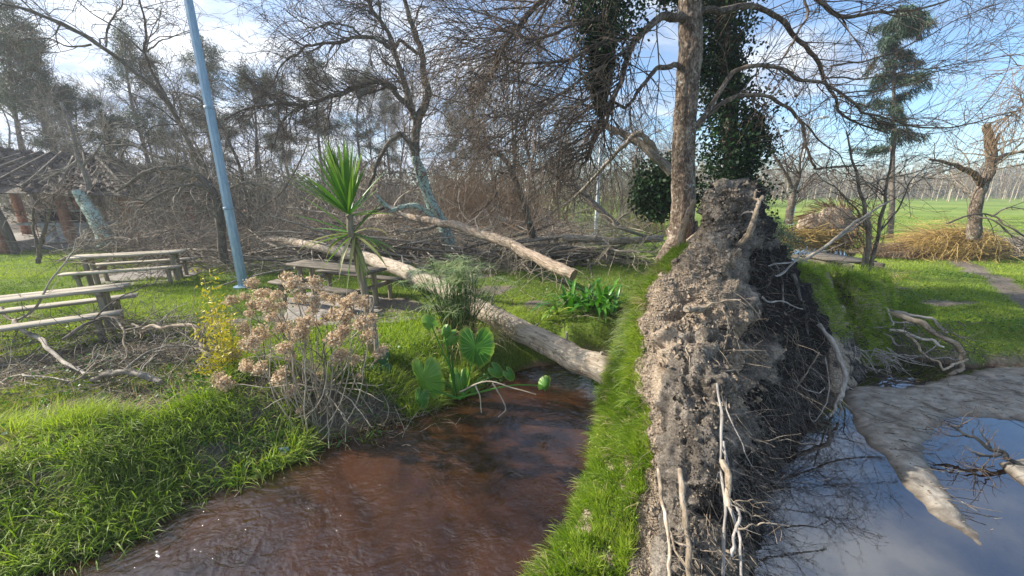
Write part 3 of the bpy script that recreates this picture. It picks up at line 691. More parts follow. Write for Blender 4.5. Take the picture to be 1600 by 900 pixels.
# grass on the old ground face
mb = MB()
for n, s0, s1, r0, r1, l0, l1 in [(56000, .35, 2.0, 6.2, 12, .06, .17), (12000, .4, 2.0, 3.3, 6.3, .05, .12), (3200, 1.8, 2.2, 6.4, 9.2, .07, .18), (1200, 1.9, 2.5, 11.2, 12, .05, .1)]:
    p, n_, s, r = on_plate(n, s0, s1, r0, r1)
    cl = fbm(p, 9, 2, 61)
    k = cl + .5 * fbm(p, 3.2, 2, 69) + rng.random(n) * .9 > .05; p, n_ = p[k], n_[k]; m = k.sum()
    d = norm(n_ * .8 + np.array([-.25, -.1, .75]) + rng.normal(size=(m, 3)) * .35 + (cl[k] * .3)[:, None] * np.array([1, 0, 0]))
    L = rng.uniform(l0, l1, m) * (1 + .5 * cl[k])
    blades(mb, p - n_ * .01, d, L, rng.uniform(.004, .008, m), droop=rng.uniform(.2, 1.0, m), K=4 if s0 < .4 else 3, var=np.clip(.45 + .3 * cl[k] + .45 * fbm(p, 2.2, 2, 64) + rng.normal(size=m) * .25, 0, 1))
mb.build('turf', M['grass_bright'], upt, kind='stuff')
mb = MB(); md = MB()
for i_ in range(260):
    p, n_, s_, r_ = on_plate(1, .45, 2.1, 4.2, 11.9); m = rng.integers(8, 24); b = p + rng.normal(size=(m, 3)) * .022
    blades(mb if rng.random() < .8 else md, b, norm(n_ + [-.35, -.1, .5] + rng.normal(size=(m, 3)) * .4), rng.uniform(.10, .27, m), rng.uniform(.004, .009, m), rng.uniform(.6, 2.0, m), 5, np.clip(rng.normal(.4, .25, m), 0, 1))
p, n_, s_, r_ = on_plate(1500, .5, 2.2, 4, 12); blades(md, p, norm(n_ + rng.normal(size=(1500, 3)) * .6 + [0, 0, -.1]), rng.uniform(.06, .2, 1500), rng.uniform(.003, .006, 1500), 1.2, 4)
mb.build('long_tufts', M['grass_long'], upt, kind='stuff'); md.build('dry_blades', M['grass_dry'], upt, kind='stuff')
# small round-leaved weeds in the turf
mb = MB(); p, n_, s, r = on_plate(2600, .5, 2.05, 8.3, 11.8); k = fbm(p, 3, 2, 66) > -.05
leaves(mb, p[k] + n_[k] * rng.uniform(.03, .10, (k.sum(), 1)), rng.uniform(.012, .026, k.sum()), norm(n_[k] + rng.normal(size=(k.sum(), 3)) * .8), 1.)
mb.build('weed_leaves', M['grass_bright'], upt, kind='stuff')

# the trunk
LOG = [(1010, 590, 4.85), (950, 582, 5.0), (900, 558, 5.35), (850, 535, 5.75), (800, 510, 6.25), (740, 478, 6.95), (680, 448, 7.9), (620, 420, 9.0), (560, 399, 10.4), (500, 387, 12.0), (450, 378, 13.5), (405, 374, 15.0)]
LP_ = atp(LOG)
mb = MB(); P0, R0 = limb(mb, LP_, .21, .15, 44, 330, .03, .035)
rough(mb.build('trunk', M['bark_log'], upt), .0045, .007)
i3 = np.linspace(0, 329, 90).astype(int); P0, R0 = P0[i3], R0[i3]
# knots, torn bark and small snags on the trunk
mb = MB()
for fr, sgn, ln in [(.22, 1, .10), (.12, 1, .06), (.33, -1, .08), (.42, 1, .18), (.55, 1, .12), (.62, -1, .3), (.72, 1, .4), (.8, 1, .5)]:
    k = int(fr * 89); p = P0[k]; d = norm(np.array([.3 * rng.normal(), .2, sgn * .4 + .7]))
    limb(mb, [p + d * R0[k] * .7, p + d * (R0[k] + ln * .6), p + d * (R0[k] + ln) + rng.normal(size=3) * .03], .028, .014, 7, 6)
mb.build('broken_snags', M['dead_grey'], upt, kind='stuff')

# crown of the fallen tree: limbs that now arch up and to the left
CR = [
 ([(420, 376, 14.6), (385, 345, 14.6), (340, 300, 14.4), (300, 232, 14.0), (265, 165, 13.6), (205, 108, 13.2), (140, 60, 12.8), (70, 25, 12.4), (0, 3, 12), (-60, -10, 12)], .11, .025),
 ([(268, 168, 13.6), (238, 112, 13.4), (226, 84, 13.2), (228, 50, 13.2), (218, 10, 13), (215, -30, 13)], .05, .02),
 ([(226, 84, 13.2), (190, 50, 13.2), (140, 18, 13), (110, -10, 13)], .03, .012),
 ([(140, 70, 12.9), (110, 72, 13), (70, 60, 13), (20, 66, 13)], .03, .012),
 ([(164, 74, 13), (166, 45, 13.3), (185, 14, 13.3), (200, -10, 13)], .03, .015),
 ([(228, 80, 13.2), (255, 62, 13), (300, 48, 13)], .025, .01),
 ([(410, 372, 15), (370, 345, 15.4), (335, 322, 15.6), (285, 262, 15.6), (245, 245, 15.4), (205, 228, 15.4), (165, 228, 15.2)], .12, .03),
 ([(345, 325, 15.5), (320, 306, 15), (280, 300, 14.6), (240, 306, 14.4), (190, 318, 14.2)], .06, .02),
 ([(410, 374, 15), (350, 378, 15), (290, 378, 14.6), (235, 388, 14.2), (180, 372, 14), (150, 380, 14)], .10, .03),
 ([(395, 360, 15), (350, 310, 16), (315, 278, 16.5), (262, 285, 16.6), (215, 300, 16.8)], .07, .02),
 ([(400, 370, 15), (385, 320, 15.4), (370, 250, 15.6), (335, 180, 15.8), (300, 150, 16), (270, 146, 16)], .08, .02),
 ([(370, 350, 15), (400, 330, 14.8), (440, 300, 14.5), (470, 250, 14.2), (480, 215, 14.2)], .05, .015),
]
PPs, RRs = [], []
for pts, r0, r1 in CR:
    mb = MB(); P, R = limb(mb, atp(pts), r0, r1, 7, len(pts) * 5, .05); mb.build('limb', M['branch'], upt)
    a, b = to_k(P, R); PPs.append(a); RRs.append(b)
def crown(parent, PPs, RRs, specs, mat, name='twigs', sides=3, mb=None):
    """successive orders of side shoots; specs: (n, l0, l1, K, ang, wob, grav, rmax, rtip, bias, bw)"""
    own = mb is None; mb = mb or MB(); A = np.stack(PPs); B = np.stack(RRs)
    for n, l0, l1, K, ang, wob, grav, rmax, rtip, bias, bw in specs:
        P, R = grow(A, B, n, l0, l1, K, ang, wob, grav, .55, rmax, rtip, bias=bias, biasw=bw)
        tubes(mb, P, R, sides, cap=False); A, B = P, R
        if K != specs[0][3]: pass
    if own: return mb.build(name, mat, parent, kind='stuff')
crown(upt, PPs, RRs, [(150, 1.0, 2.6, 8, (30, 80), .3, .05, .03, .008, None, 0), (900, .5, 1.5, 6, (25, 70), .35, .0, .014, .006, None, 0), (3600, .25, .9, 4, (25, 65), .3, 0, .007, .004, None, 0)], M['branch'], 'twigs')

# named roots
ROOTS = [
 # the stick-like roots standing in front at the bottom
 ([(1028, 735, 2.66), (1036, 780, 2.46), (1042, 830, 2.28), (1044, 880, 2.12), (1044, 920, 2.0)], .016, .011, 'root_pale'),
 ([(1062, 735, 2.6), (1068, 780, 2.4), (1072, 830, 2.22), (1074, 875, 2.08), (1078, 930, 1.95)], .023, .019, 'root_pale'),
 ([(1122, 600, 3.2), (1126, 680, 2.85), (1128, 740, 2.65), (1130, 800, 2.42), (1130, 900, 2.1), (1130, 950, 1.95)], .012, .010, 'root_grey'),
 ([(1132, 690, 2.85), (1135, 760, 2.62), (1144, 800, 2.45), (1154, 850, 2.28), (1158, 900, 2.12)], .014, .009, 'root_grey'),
 ([(1130, 720, 2.7), (1138, 760, 2.55), (1136, 790, 2.45)], .03, .02, 'root_pale'),
 ([(1150, 830, 2.3), (1170, 822, 2.3), (1195, 816, 2.3), (1232, 820, 2.3)], .008, .003, 'root_pale'),
 ([(1148, 785, 2.45), (1165, 800, 2.42), (1185, 806, 2.42), (1205, 818, 2.4)], .009, .003, 'root_pale'),
 ([(1150, 784, 2.45), (1175, 782, 2.45), (1205, 785, 2.45)], .006, .002, 'root_pale'),
 ([(1144, 870, 2.2), (1146, 840, 2.25), (1153, 815, 2.3), (1150, 790, 2.35)], .013, .009, 'root_grey'),
 ([(1046, 832, 2.2), (1060, 848, 2.16), (1074, 855, 2.12)], .007, .006, 'root_pale'),
 ([(1048, 840, 2.2), (1062, 868, 2.12), (1080, 900, 2.02)], .008, .006, 'root_pale'),
 # torn root ends on the face
 ([(1098, 482, 3.98), (1085, 484, 3.86), (1072, 483, 3.76)], .04, .034, 'root_pale'),
 ([(1090, 484, 3.9), (1110, 476, 3.86), (1135, 470, 3.84), (1156, 468, 3.82)], .016, .009, 'root_pale'),
 ([(1118, 520, 3.75), (1130, 525, 3.66), (1142, 524, 3.6)], .007, .004, 'root_pale'),
 ([(1102, 552, 3.55), (1122, 568, 3.42), (1140, 592, 3.32)], .008, .003, 'root_pale'),
 ([(1072, 545, 3.55), (1078, 572, 3.44), (1086, 590, 3.4)], .006, .002, 'root_pale'),
 ([(1130, 480, 3.9), (1136, 520, 3.72), (1132, 560, 3.5), (1136, 590, 3.4)], .008, .004, 'root_pale'),
 # forked root rising from the crest
 ([(1155, 382, 4.7), (1172, 362, 4.6), (1180, 340, 4.6), (1186, 318, 4.7), (1192, 308, 4.8)], .04, .02, 'root_pale'),
 ([(1186, 318, 4.7), (1180, 308, 4.8), (1183, 296, 4.9)], .018, .008, 'root_pale'),
 ([(1180, 338, 4.65), (1168, 330, 4.8), (1150, 345, 4.95)], .014, .008, 'root_grey'),
 ([(1060, 412, 6.4), (1066, 370, 6.3), (1076, 335, 6.3), (1086, 312, 6.3)], .07, .045, 'root_pale'),
 # right side of the mat
 ([(1280, 508, 5.0), (1298, 530, 4.9), (1312, 558, 4.75), (1320, 585, 4.6), (1317, 608, 4.5), (1311, 625, 4.45)], .028, .03, 'root_grey'),
 ([(1311, 622, 4.45), (1304, 640, 4.4), (1298, 652, 4.35)], .02, .01, 'root_grey'),
 ([(1312, 622, 4.45), (1314, 640, 4.4), (1313, 652, 4.38)], .018, .01, 'root_grey'),
 ([(1281, 552, 4.6), (1262, 580, 4.4), (1235, 620, 4.1), (1206, 660, 3.8)], .009, .006, 'root_pale'),
 ([(1215, 548, 4.4), (1205, 590, 4.15), (1188, 615, 3.95), (1184, 640, 3.8), (1182, 690, 3.55), (1182, 730, 3.4)], .008, .005, 'root_grey'),
 ([(1210, 575, 4.3), (1240, 592, 4.3), (1262, 610, 4.3), (1282, 612, 4.3), (1290, 606, 4.3)], .008, .004, 'root_grey'),
 ([(1290, 560, 4.6), (1296, 600, 4.4), (1288, 640, 4.2), (1270, 658, 4.1), (1264, 640, 4.1)], .007, .004, 'root_grey'),
 ([(1100, 560, 3.5), (1130, 600, 3.3), (1140, 650, 3.05), (1160, 700, 2.9), (1175, 730, 2.85)], .008, .003, 'root_grey'),
 ([(1240, 430, 5.2), (1252, 470, 5.1), (1262, 510, 5.0), (1258, 545, 4.85)], .03, .012, 'root_hair'),
 ([(1205, 400, 5.2), (1222, 440, 5.1), (1225, 480, 4.9), (1236, 520, 4.8)], .022, .01, 'root_hair'),
 ([(1170, 455, 4.4), (1200, 470, 4.5), (1225, 472, 4.6), (1255, 482, 4.9)], .014, .006, 'root_grey'),
 ([(1196, 440, 4.9), (1225, 425, 5.0), (1250, 400, 5.1), (1262, 385, 5.2)], .018, .007, 'root_grey'),
 ([(1185, 425, 4.8), (1210, 412, 4.9), (1240, 410, 5.1), (1262, 395, 5.2)], .012, .005, 'root_grey'),
]
for pts, r0, r1, mt in ROOTS:
    mb = MB(); P, R = limb(mb, atp(pts), r0, r1, 10, max(12, len(pts) * 9), .014, .22)
    for k in range(3):       # root hairs on the root itself
        j = rng.integers(2, len(P) - 2); d = norm(rng.normal(size=3) + [0, -.4, -.5])
        limb(mb, [P[j], P[j] + d * .05, P[j] + d * .11 + rng.normal(size=3) * .03], r1 * .35, .0015, 4, 5)
    mb.build('root', M[mt], upt)
# hanging fine roots
def hairs(n, s0, s1, r0, r1, L0, L1, rad, bias, K=7, wob=.35, grav=.6):
    p, n_, s, r = on_plate(n, s0, s1, r0, r1)
    d = norm(n_ * .35 + np.array(bias) + rng.normal(size=(n, 3)) * .55)
    L = rng.uniform(L0, L1, n) * np.where(rng.random(n) < .15, 1.7, 1)
    out = [p]; dr = rng.normal(size=(n, 3)) * wob * .5
    for k in range(K - 1):
        d = norm(d + dr + rng.normal(size=(n, 3)) * wob + np.array([0, 0, -grav * .25])); out.append(out[-1] + d * (L / (K - 1))[:, None])
    P = np.stack(out, 1); R = rng.uniform(.5, 1.4, (n, 1)) * rad * np.linspace(1, .35, K)[None]
    return P, R
mb = MB()
tubes(mb, *hairs(1500, 4.1, 5.6, 4.2, 10.2, .12, .42, .0028, (.25, -.25, -.5)), 3, cap=False)
tubes(mb, *hairs(900, 4.3, 5.5, 6.5, 9.6, .25, .6, .0026, (.35, -.2, -.9), wob=.22), 3, cap=False)
tubes(mb, *hairs(420, 3.5, 4.6, 7.2, 11.8, .15, .5, .0028, (.15, -.25, -.8), wob=.25), 3, cap=False)
tubes(mb, *hairs(300, 4.2, 5.4, .8, 4, .1, .35, .003, (.3, -.2, .1), grav=.2), 3, cap=False)
tubes(mb, *hairs(160, 2.8, 4.0, 5, 8, .08, .3, .0026, (.1, -.3, -.8)), 3, cap=False)
mb.build('fine_roots', M['root_hair'], upt, kind='stuff')
mb = MB()
tubes(mb, *hairs(130, 4.1, 5.5, 5.5, 10, .2, .55, .0035, (.3, -.3, -.8), wob=.2), 3, cap=False)
tubes(mb, *hairs(130, 3.3, 4.8, 9.4, 11.8, .15, .4, .0035, (.35, -.25, -.5), wob=.25), 3, cap=False)
tubes(mb, *hairs(90, 3.6, 4.2, 5.2, 7, .2, .5, .0028, (.05, -.3, -.9), wob=.15), 3, cap=False)
tubes(mb, *hairs(60, 2.9, 3.6, 10, 12, .1, .3, .0035, (.1, -.25, -.6), wob=.3), 3, cap=False)
tubes(mb, *hairs(26, 1.9, 2.4, 7, 10.5, .15, .35, .0025, (-.3, -.3, -.5), wob=.3), 3, cap=False)
mb.build('fine_pale_roots', M['root_pale'], upt, kind='stuff')

# ------------------------------------------------------------------ torn turf on the far side of the pool, and its roots
def lump(path, seed=3):
    """a standing slab of bank: net rows (y, x-left, Y, x-mid, Y, x-right, Y)"""
    rows = []
    for y, a, b, c in path:
        rows.append([at(a[0] + 4, y, a[1] + .8), at(a[0], y, a[1]), at(b[0], y, b[1]), at(c[0], y, c[1]), at(c[0] - 2, y, c[1] + .9)])
    C = np.array(rows); n1, n2 = 60, 70
    g = np.stack([cat(C[r], n2) for r in range(len(C))]); G = np.stack([cat(g[:, s], n1) for s in range(n2)], 1)
    n = gnorm(G)
    if n[n1 // 2, n2 // 2, 1] > 0: n = -n
    G = G + n * (.06 * fbm(G, 4, 3, seed) + .03 * fbm(G, 14, 2, seed))[..., None]
    return G, n
tt = thing('torn_bank_turf', (4.6, 6.4, WL), 'slab of torn turf standing on edge beside the pool, green grass over crumbled dark soil', 'turf')
SL = [[(418, (1228, 7.0), (1250, 6.7), (1285, 7.0)), (440, (1228, 6.8), (1255, 6.4), (1296, 6.8)), (475, (1236, 6.4), (1270, 6.0), (1312, 6.5)), (520, (1255, 6.0), (1290, 5.6), (1330, 6.1)), (570, (1280, 5.6), (1310, 5.3), (1345, 5.8)), (625, (1290, 5.2), (1315, 5.0), (1350, 5.4))],
      [(425, (1290, 7.4), (1330, 7.0), (1372, 7.5)), (450, (1292, 7.1), (1340, 6.6), (1386, 7.1)), (490, (1300, 6.7), (1350, 6.3), (1392, 6.7)), (530, (1310, 6.4), (1350, 6.05), (1390, 6.4)), (575, (1322, 6.1), (1352, 5.9), (1384, 6.1)), (610, (1326, 5.8), (1355, 5.7), (1380, 5.9))]]
for k, sl_ in enumerate(SL):
    G, n = lump(sl_, 71 + k)
    mb = MB(); i = np.arange(G.shape[0] * G.shape[1]).reshape(G.shape[:2]); q = np.stack([i[:-1, :-1], i[1:, :-1], i[1:, 1:], i[:-1, 1:]], -1).reshape(-1, 4)
    zz_ = .35 + .6 * (fbm(G, 4, 3, 75) > .1)
    mb.add(G.reshape(-1, 3), q=q, var=zz_.ravel()); mb.add(np.r_[G[0], G[0].mean(0)[None]], t=[(j, j + 1, G.shape[1]) for j in range(G.shape[1] - 1)], var=.5)
    mb.build('soil_slab', M['plate'], tt)
    mb = MB(); N_ = 24000
    a = rng.random(N_); b = rng.random(N_)
    if k == 0: keep = (b < .64 - .12 * a + .1 * rng.random(N_)) & (a < .72)
    else: keep = (b < .70 + .1 * rng.random(N_)) & (a > .30)
    a, b = a[keep], b[keep]; ii = (b * (G.shape[0] - 1)).astype(int); jj = (a * (G.shape[1] - 1)).astype(int); p = G[ii, jj]; nl = n[ii, jj]; m = len(p)
    blades(mb, p, norm(nl * .5 + np.array([.05, -.2, .35]) + rng.normal(size=(m, 3)) * .4), rng.uniform(.06, .17, m), rng.uniform(.006, .011, m), rng.uniform(.6, 1.6, m), K=3, var=np.clip(rng.random(m), 0, 1))
    # the grassy crown
    blades(mb, G[0][rng.integers(5, 65, 700)] + rng.normal(size=(700, 3)) * [.1, .3, .02], norm(np.array([0, 0, 1.]) + rng.normal(size=(700, 3)) * .35), rng.uniform(.08, .2, 700), rng.uniform(.006, .01, 700), 1., K=3)
    mb.build('turf', M['grass_long'], tt, kind='stuff')
mb = MB()
for k in range(150):
    b = at(rng.uniform(1325, 1400), rng.uniform(540, 600), rng.uniform(5.7, 6.1)); d = norm(np.array([rng.normal() * .7 + .2, -.6, -.4]) + rng.normal(size=3) * .2)
    L = rng.uniform(.15, .5); limb(mb, [b, b + d * L * .5, b + d * L + rng.normal(size=3) * .06], .007, .003, 4, 6)
mb.build('fine_roots', M['root_grey'], tt, kind='stuff')

rt = thing('exposed_root_tangle', on(1430, 560, WL), 'tangle of bare roots under the bank edge, one thick pale root bending to the water', 'roots')
for pts, r0, r1, mt in [
 ([(1352, 467, 7.0), (1380, 480, 6.6), (1420, 497, 6.3), (1450, 514, 6.1), (1480, 532, 5.95), (1502, 545, 5.85), (1506, 560, 5.75), (1500, 575, 5.7), (1485, 586, 5.65), (1462, 590, 5.65)], .05, .03, 'root_pale'),
 ([(1400, 487, 6.5), (1420, 490, 6.4), (1450, 498, 6.3), (1480, 520, 6.2)], .03, .02, 'root_grey'),
 ([(1395, 515, 6.2), (1425, 522, 6.0), (1450, 532, 5.9), (1475, 543, 5.8)], .025, .018, 'root_grey'),
 ([(1420, 522, 6.0), (1440, 545, 5.8), (1460, 565, 5.6), (1476, 578, 5.5)], .018, .012, 'root_pale'),
 ([(1478, 578, 5.5), (1492, 568, 5.6), (1508, 563, 5.7)], .018, .014, 'root_pale'),
 ([(1388, 555, 5.9), (1430, 555, 5.8), (1470, 560, 5.7), (1500, 562, 5.7)], .012, .008, 'root_grey'),
 ([(1470, 535, 6), (1445, 552, 5.85), (1410, 566, 5.8)], .012, .008, 'root_grey'),
 ([(1385, 520, 6.2), (1400, 535, 6.0), (1412, 542, 5.9)], .016, .01, 'root_grey'),
 ([(1370, 470, 6.8), (1392, 490, 6.4), (1392, 510, 6.3)], .02, .012, 'root_grey'),
 ([(1412, 495, 6.4), (1414, 515, 6.3), (1420, 525, 6.2)], .014, .008, 'root_grey'),
 ([(1355, 470, 6.9), (1375, 492, 6.5), (1410, 505, 6.3), (1440, 508, 6.25)], .018, .01, 'root_grey'),
]:
    mb = MB(); limb(mb, atp(pts), r0, r1, 8, len(pts) * 5, .03, .12); mb.build('root', M[mt], rt)
mb = MB()
for k in range(170):
    b = at(rng.uniform(1385, 1510), rng.uniform(500, 560), rng.uniform(5.9, 6.6)); d = norm(np.array([rng.normal(), -.5, -.35]) + rng.normal(size=3) * .3)
    L = rng.uniform(.15, .6); limb(mb, [b, b + d * L * .5, b + d * L + rng.normal(size=3) * .1], .006, .003, 4, 6)
mb.build('fine_roots', M['root_hair'], rt, kind='stuff')

# ------------------------------------------------------------------ the standing tree behind the root plate
tr = thing('standing_tree', at(1062, 410, 7.3) - [0, 0, 1.0], 'tall bare tree with flaky brown bark and long arching limbs, just behind the root plate', 'tree')
PPs, RRs = [], []
TY = 7.3
mb = MB()
P, R = cat(atp([(1048, 470, TY), (1056, 420, TY), (1062, 370, TY), (1067, 320, TY), (1069, 250, TY), (1072, 180, TY), (1076, 90, TY), (1079, 0, TY), (1082, -150, TY), (1086, -420, TY), (1090, -900, TY + .4)]), 300), None
tt_ = np.linspace(0, 10, 300); R = np.interp(tt_, [0, 1, 2, 3, 4, 6, 8, 9, 10], [.36, .27, .225, .205, .195, .185, .17, .14, .08])
P = P + np.stack([fbm(np.c_[tt_ * 1.3, tt_ * 0 + k], 1, 2, 4) for k in range(3)], 1) * .02
tubes(mb, P, R, 48); 
o = mb.build('trunk', M['bark_tree'], tr)
rough(o, .012, .010, 22, 6)
# root flare
for pts, r0, r1 in [([(1058, 360, TY), (1048, 392, TY - .2), (1038, 405, TY - .35), (1034, 418, TY - .4)], .17, .13), ([(1070, 370, TY - .1), (1068, 400, TY - .3), (1062, 425, TY - .4)], .15, .12), ([(1080, 350, TY), (1088, 385, TY), (1096, 410, TY)], .14, .12)]:
    mb = MB(); limb(mb, atp(pts), r0, r1, 10, 14, .03, .15); mb.build('root_flare', M['bark_tree'], tr)
LIMBS = [
 ([(1072, 35, TY), (1055, 26, TY - .2), (1040, 25, TY - .3), (1020, 36, TY - .5), (1000, 56, TY - .6), (985, 76, TY - .7), (976, 110, TY - .8), (966, 140, TY - .9), (950, 178, TY - .9), (938, 205, TY - 1), (926, 232, TY - 1), (905, 262, TY - 1)], .075, .015),
 ([(1068, 106, TY), (1045, 103, TY - .2), (1030, 106, TY - .3), (1015, 120, TY - .5), (1000, 140, TY - .6), (988, 156, TY - .7), (975, 169, TY - .8), (962, 160, TY - .9), (940, 165, TY - 1), (905, 180, TY - 1.2), (880, 215, TY - 1.2)], .045, .01),
 ([(1076, -90, TY), (1030, -80, TY - .2), (985, -40, TY - .5), (962, 10, TY - .6), (955, 60, TY - .7), (952, 110, TY - .8), (945, 165, TY - .8), (932, 210, TY - .8), (915, 250, TY - .8)], .11, .03),
 ([(1076, -130, TY), (1000, -120, TY - .3), (930, -70, TY - .6), (880, -25, TY - .8), (835, 12, TY - .9), (795, 60, TY - 1), (775, 110, TY - 1)], .08, .012),
 ([(985, -40, TY - .5), (950, 20, TY - .9), (900, 38, TY - 1.2), (850, 60, TY - 1.5), (800, 55, TY - 1.6), (765, 45, TY - 1.7)], .035, .008),
 ([(960, 60, TY - .7), (925, 75, TY - 1), (880, 95, TY - 1.3), (830, 100, TY - 1.5), (785, 90, TY - 1.6), (755, 92, TY - 1.7)], .03, .008),
 ([(955, 100, TY - .8), (915, 120, TY - 1.2), (870, 150, TY - 1.5), (820, 190, TY - 1.6), (790, 230, TY - 1.6)], .03, .007),
 ([(948, 140, TY - .8), (910, 160, TY - 1.2), (870, 195, TY - 1.4), (850, 240, TY - 1.4)], .028, .007),
 ([(1078, 205, TY), (1105, 175, TY - .1), (1128, 140, TY - .3), (1150, 110, TY - .4), (1180, 103, TY - .5), (1215, 106, TY - .6), (1250, 124, TY - .7), (1285, 128, TY - .8), (1312, 145, TY - .9), (1342, 170, TY - 1), (1370, 182, TY - 1), (1420, 196, TY - 1), (1480, 198, TY - 1.1), (1540, 186, TY - 1.2), (1600, 172, TY - 1.2)], .055, .012),
 ([(1078, 212, TY), (1110, 175, TY), (1140, 156, TY - .1), (1170, 148, TY - .2), (1200, 151, TY - .3), (1225, 166, TY - .4), (1248, 184, TY - .5), (1258, 210, TY - .5), (1266, 250, TY - .5), (1275, 262, TY - .5), (1310, 262, TY - .6), (1350, 258, TY - .7)], .05, .018),
 ([(1082, 20, TY), (1120, 16, TY - .2), (1160, 10, TY - .3), (1195, 14, TY - .4), (1222, 32, TY - .5), (1245, 62, TY - .5), (1270, 84, TY - .5), (1286, 112, TY - .6), (1292, 135, TY - .6), (1308, 165, TY - .7), (1322, 185, TY - .8), (1345, 195, TY - .9), (1390, 206, TY - 1)], .07, .015),
 ([(1084, -80, TY), (1150, -60, TY - .3), (1230, -40, TY - .5), (1285, 2, TY - .7), (1318, 28, TY - .8), (1360, 20, TY - .9), (1405, 18, TY - 1), (1460, 8, TY - 1.1), (1530, -20, TY - 1.2)], .07, .012),
 ([(1250, -40, TY - .6), (1262, 20, TY - .5), (1250, 45, TY - .5), (1238, 66, TY - .6), (1222, 92, TY - .6), (1210, 120, TY - .6), (1198, 145, TY - .6)], .028, .012),
 ([(1286, 120, TY - .6), (1340, 122, TY - .8), (1400, 114, TY - 1), (1460, 106, TY - 1.2), (1530, 96, TY - 1.3), (1620, 78, TY - 1.4)], .022, .007),
 ([(1300, 102, TY - .6), (1345, 95, TY - .8), (1400, 80, TY - 1), (1450, 55, TY - 1.2), (1510, 25, TY - 1.3), (1580, -5, TY - 1.4)], .02, .007),
 ([(1312, 145, TY - .9), (1380, 140, TY - 1.1), (1440, 120, TY - 1.3), (1500, 100, TY - 1.5), (1570, 60, TY - 1.6)], .018, .006),
 ([(1250, 184, TY - .5), (1275, 212, TY - .6), (1305, 240, TY - .7), (1330, 275, TY - .8)], .022, .008),
 ([(1084, -160, TY), (1180, -170, TY - .5), (1300, -120, TY - 1), (1420, -90, TY - 1.3), (1560, -100, TY - 1.6)], .08, .015),
 ([(1084, -250, TY), (1190, -330, TY + .3), (1320, -420, TY + .5), (1480, -500, TY + .8)], .1, .02),
 ([(1084, -280, TY), (1000, -400, TY - .3), (900, -520, TY - .6)], .09, .02),
 ([(1086, -400, TY), (1180, -600, TY - .6), (1300, -800, TY - 1)], .08, .02),
 ([(1084, -60, TY), (1150, -140, TY - 1), (1260, -250, TY - 2), (1420, -330, TY - 2.6)], .07, .015),
 ([(1084, -200, TY), (1000, -260, TY - .8), (860, -330, TY - 1.6), (700, -380, TY - 2.2)], .08, .02), ([(1084, -330, TY), (960, -520, TY - 1.2), (780, -700, TY - 2)], .07, .02), ([(1084, -120, TY), (980, -190, TY), (860, -180, TY + .6), (720, -160, TY + 1.2), (600, -190, TY + 1.6)], .08, .02), ([(1084, -400, TY), (1060, -800, TY - 1.6), (900, -1300, TY - 2.6)], .07, .02),
]
for li_, (pts, r0, r1) in enumerate(LIMBS):
    if 8 <= li_ <= 17 or li_ == 21: pts = [(x, y, TY + max(0, x - 1090) / 520 * 2.4 + .3 * math.sin(li_ * 2.1) * (x > 1150)) for x, y, _ in pts]; r0 *= .85
    mb = MB(); P, R = limb(mb, atp(pts), r0, r1, 8, len(pts) * 5, .03, .08); mb.build('limb', M['bark_tree'], tr)
    a, b = to_k(P, R); PPs.append(a); RRs.append(b)
lft = list(range(0, 8)); rgt = list(range(8, 18)); upx = list(range(18, len(LIMBS)))
mb = MB()
crown(None, [PPs[k] for k in (2, 3, 4, 5, 6, 7, 0)], [RRs[k] for k in (2, 3, 4, 5, 6, 7, 0)], [(170, .9, 2.2, 9, (20, 70), .16, .10, .016, .005, (-.9, -.1, -.1), .55), (1000, .5, 1.3, 7, (20, 55), .18, .10, .008, .0035, (-.7, 0, -.25), .4), (3400, .25, .7, 4, (20, 55), .2, .08, .005, .0028, (-.5, 0, -.2), .3)], None, mb=mb)
crown(None, [PPs[k] for k in rgt], [RRs[k] for k in rgt], [(120, .8, 2.2, 9, (20, 65), .15, -.04, .014, .005, (.7, -.1, .25), .55), (640, .5, 1.3, 7, (20, 55), .18, -.05, .008, .0035, (.5, 0, .2), .4), (1500, .2, .6, 4, (20, 60), .25, 0, .005, .0028, None, 0)], None, mb=mb)
crown(None, [PPs[k] for k in (0, 1, 8, 9, 10)], [RRs[k] for k in (0, 1, 8, 9, 10)], [(110, .4, 1.3, 7, (35, 80), .25, .05, .012, .004, None, 0), (500, .25, .8, 5, (25, 65), .25, .03, .006, .003, None, 0)], None, mb=mb)
crown(None, [PPs[k] for k in upx], [RRs[k] for k in upx], [(150, 1, 2.6, 8, (25, 65), .2, 0, .03, .008, None, 0), (900, .5, 1.7, 6, (20, 55), .2, 0, .014, .005, None, 0), (3000, .3, .9, 4, (20, 55), .2, 0, .008, .004, None, 0)], None, mb=mb)
mb.build('twigs', M['twig'], tr, kind='stuff')
# ivy hanging on the drooping limb and in the upper crown
mb = MB()
def ivy_along(pts, rad, n, sz):
    P = cat(atp(pts), 60); Rr = np.interp(np.linspace(0, 1, 60), np.linspace(0, 1, len(rad)), rad)
    i = rng.integers(0, 60, n); d = norm(rng.normal(size=(n, 3))); rr = Rr[i] * rng.random(n) ** .5 * (1 + .75 * fbm(P[i] * 1.0 + d * .5, 2.6, 3, 9))
    c = P[i] + d * rr[:, None]
    leaves(mb, c, rng.uniform(sz * .7, sz * 1.3, n), norm(rng.normal(size=(n, 3)) + [0, 0, -.6]), .85)
ivy_along([(1000, -60, TY - .5), (966, -10, TY - .6), (945, 40, TY - .7), (938, 90, TY - .75), (938, 130, TY - .8), (940, 175, TY - .8)], [.6, .62, .52, .38, .2, .08], 9500, .05)
ivy_along([(915, -30, TY - .7), (922, 20, TY - .8), (935, 70, TY - .8), (942, 110, TY - .8)], [.4, .3, .22, .1], 2500, .05)
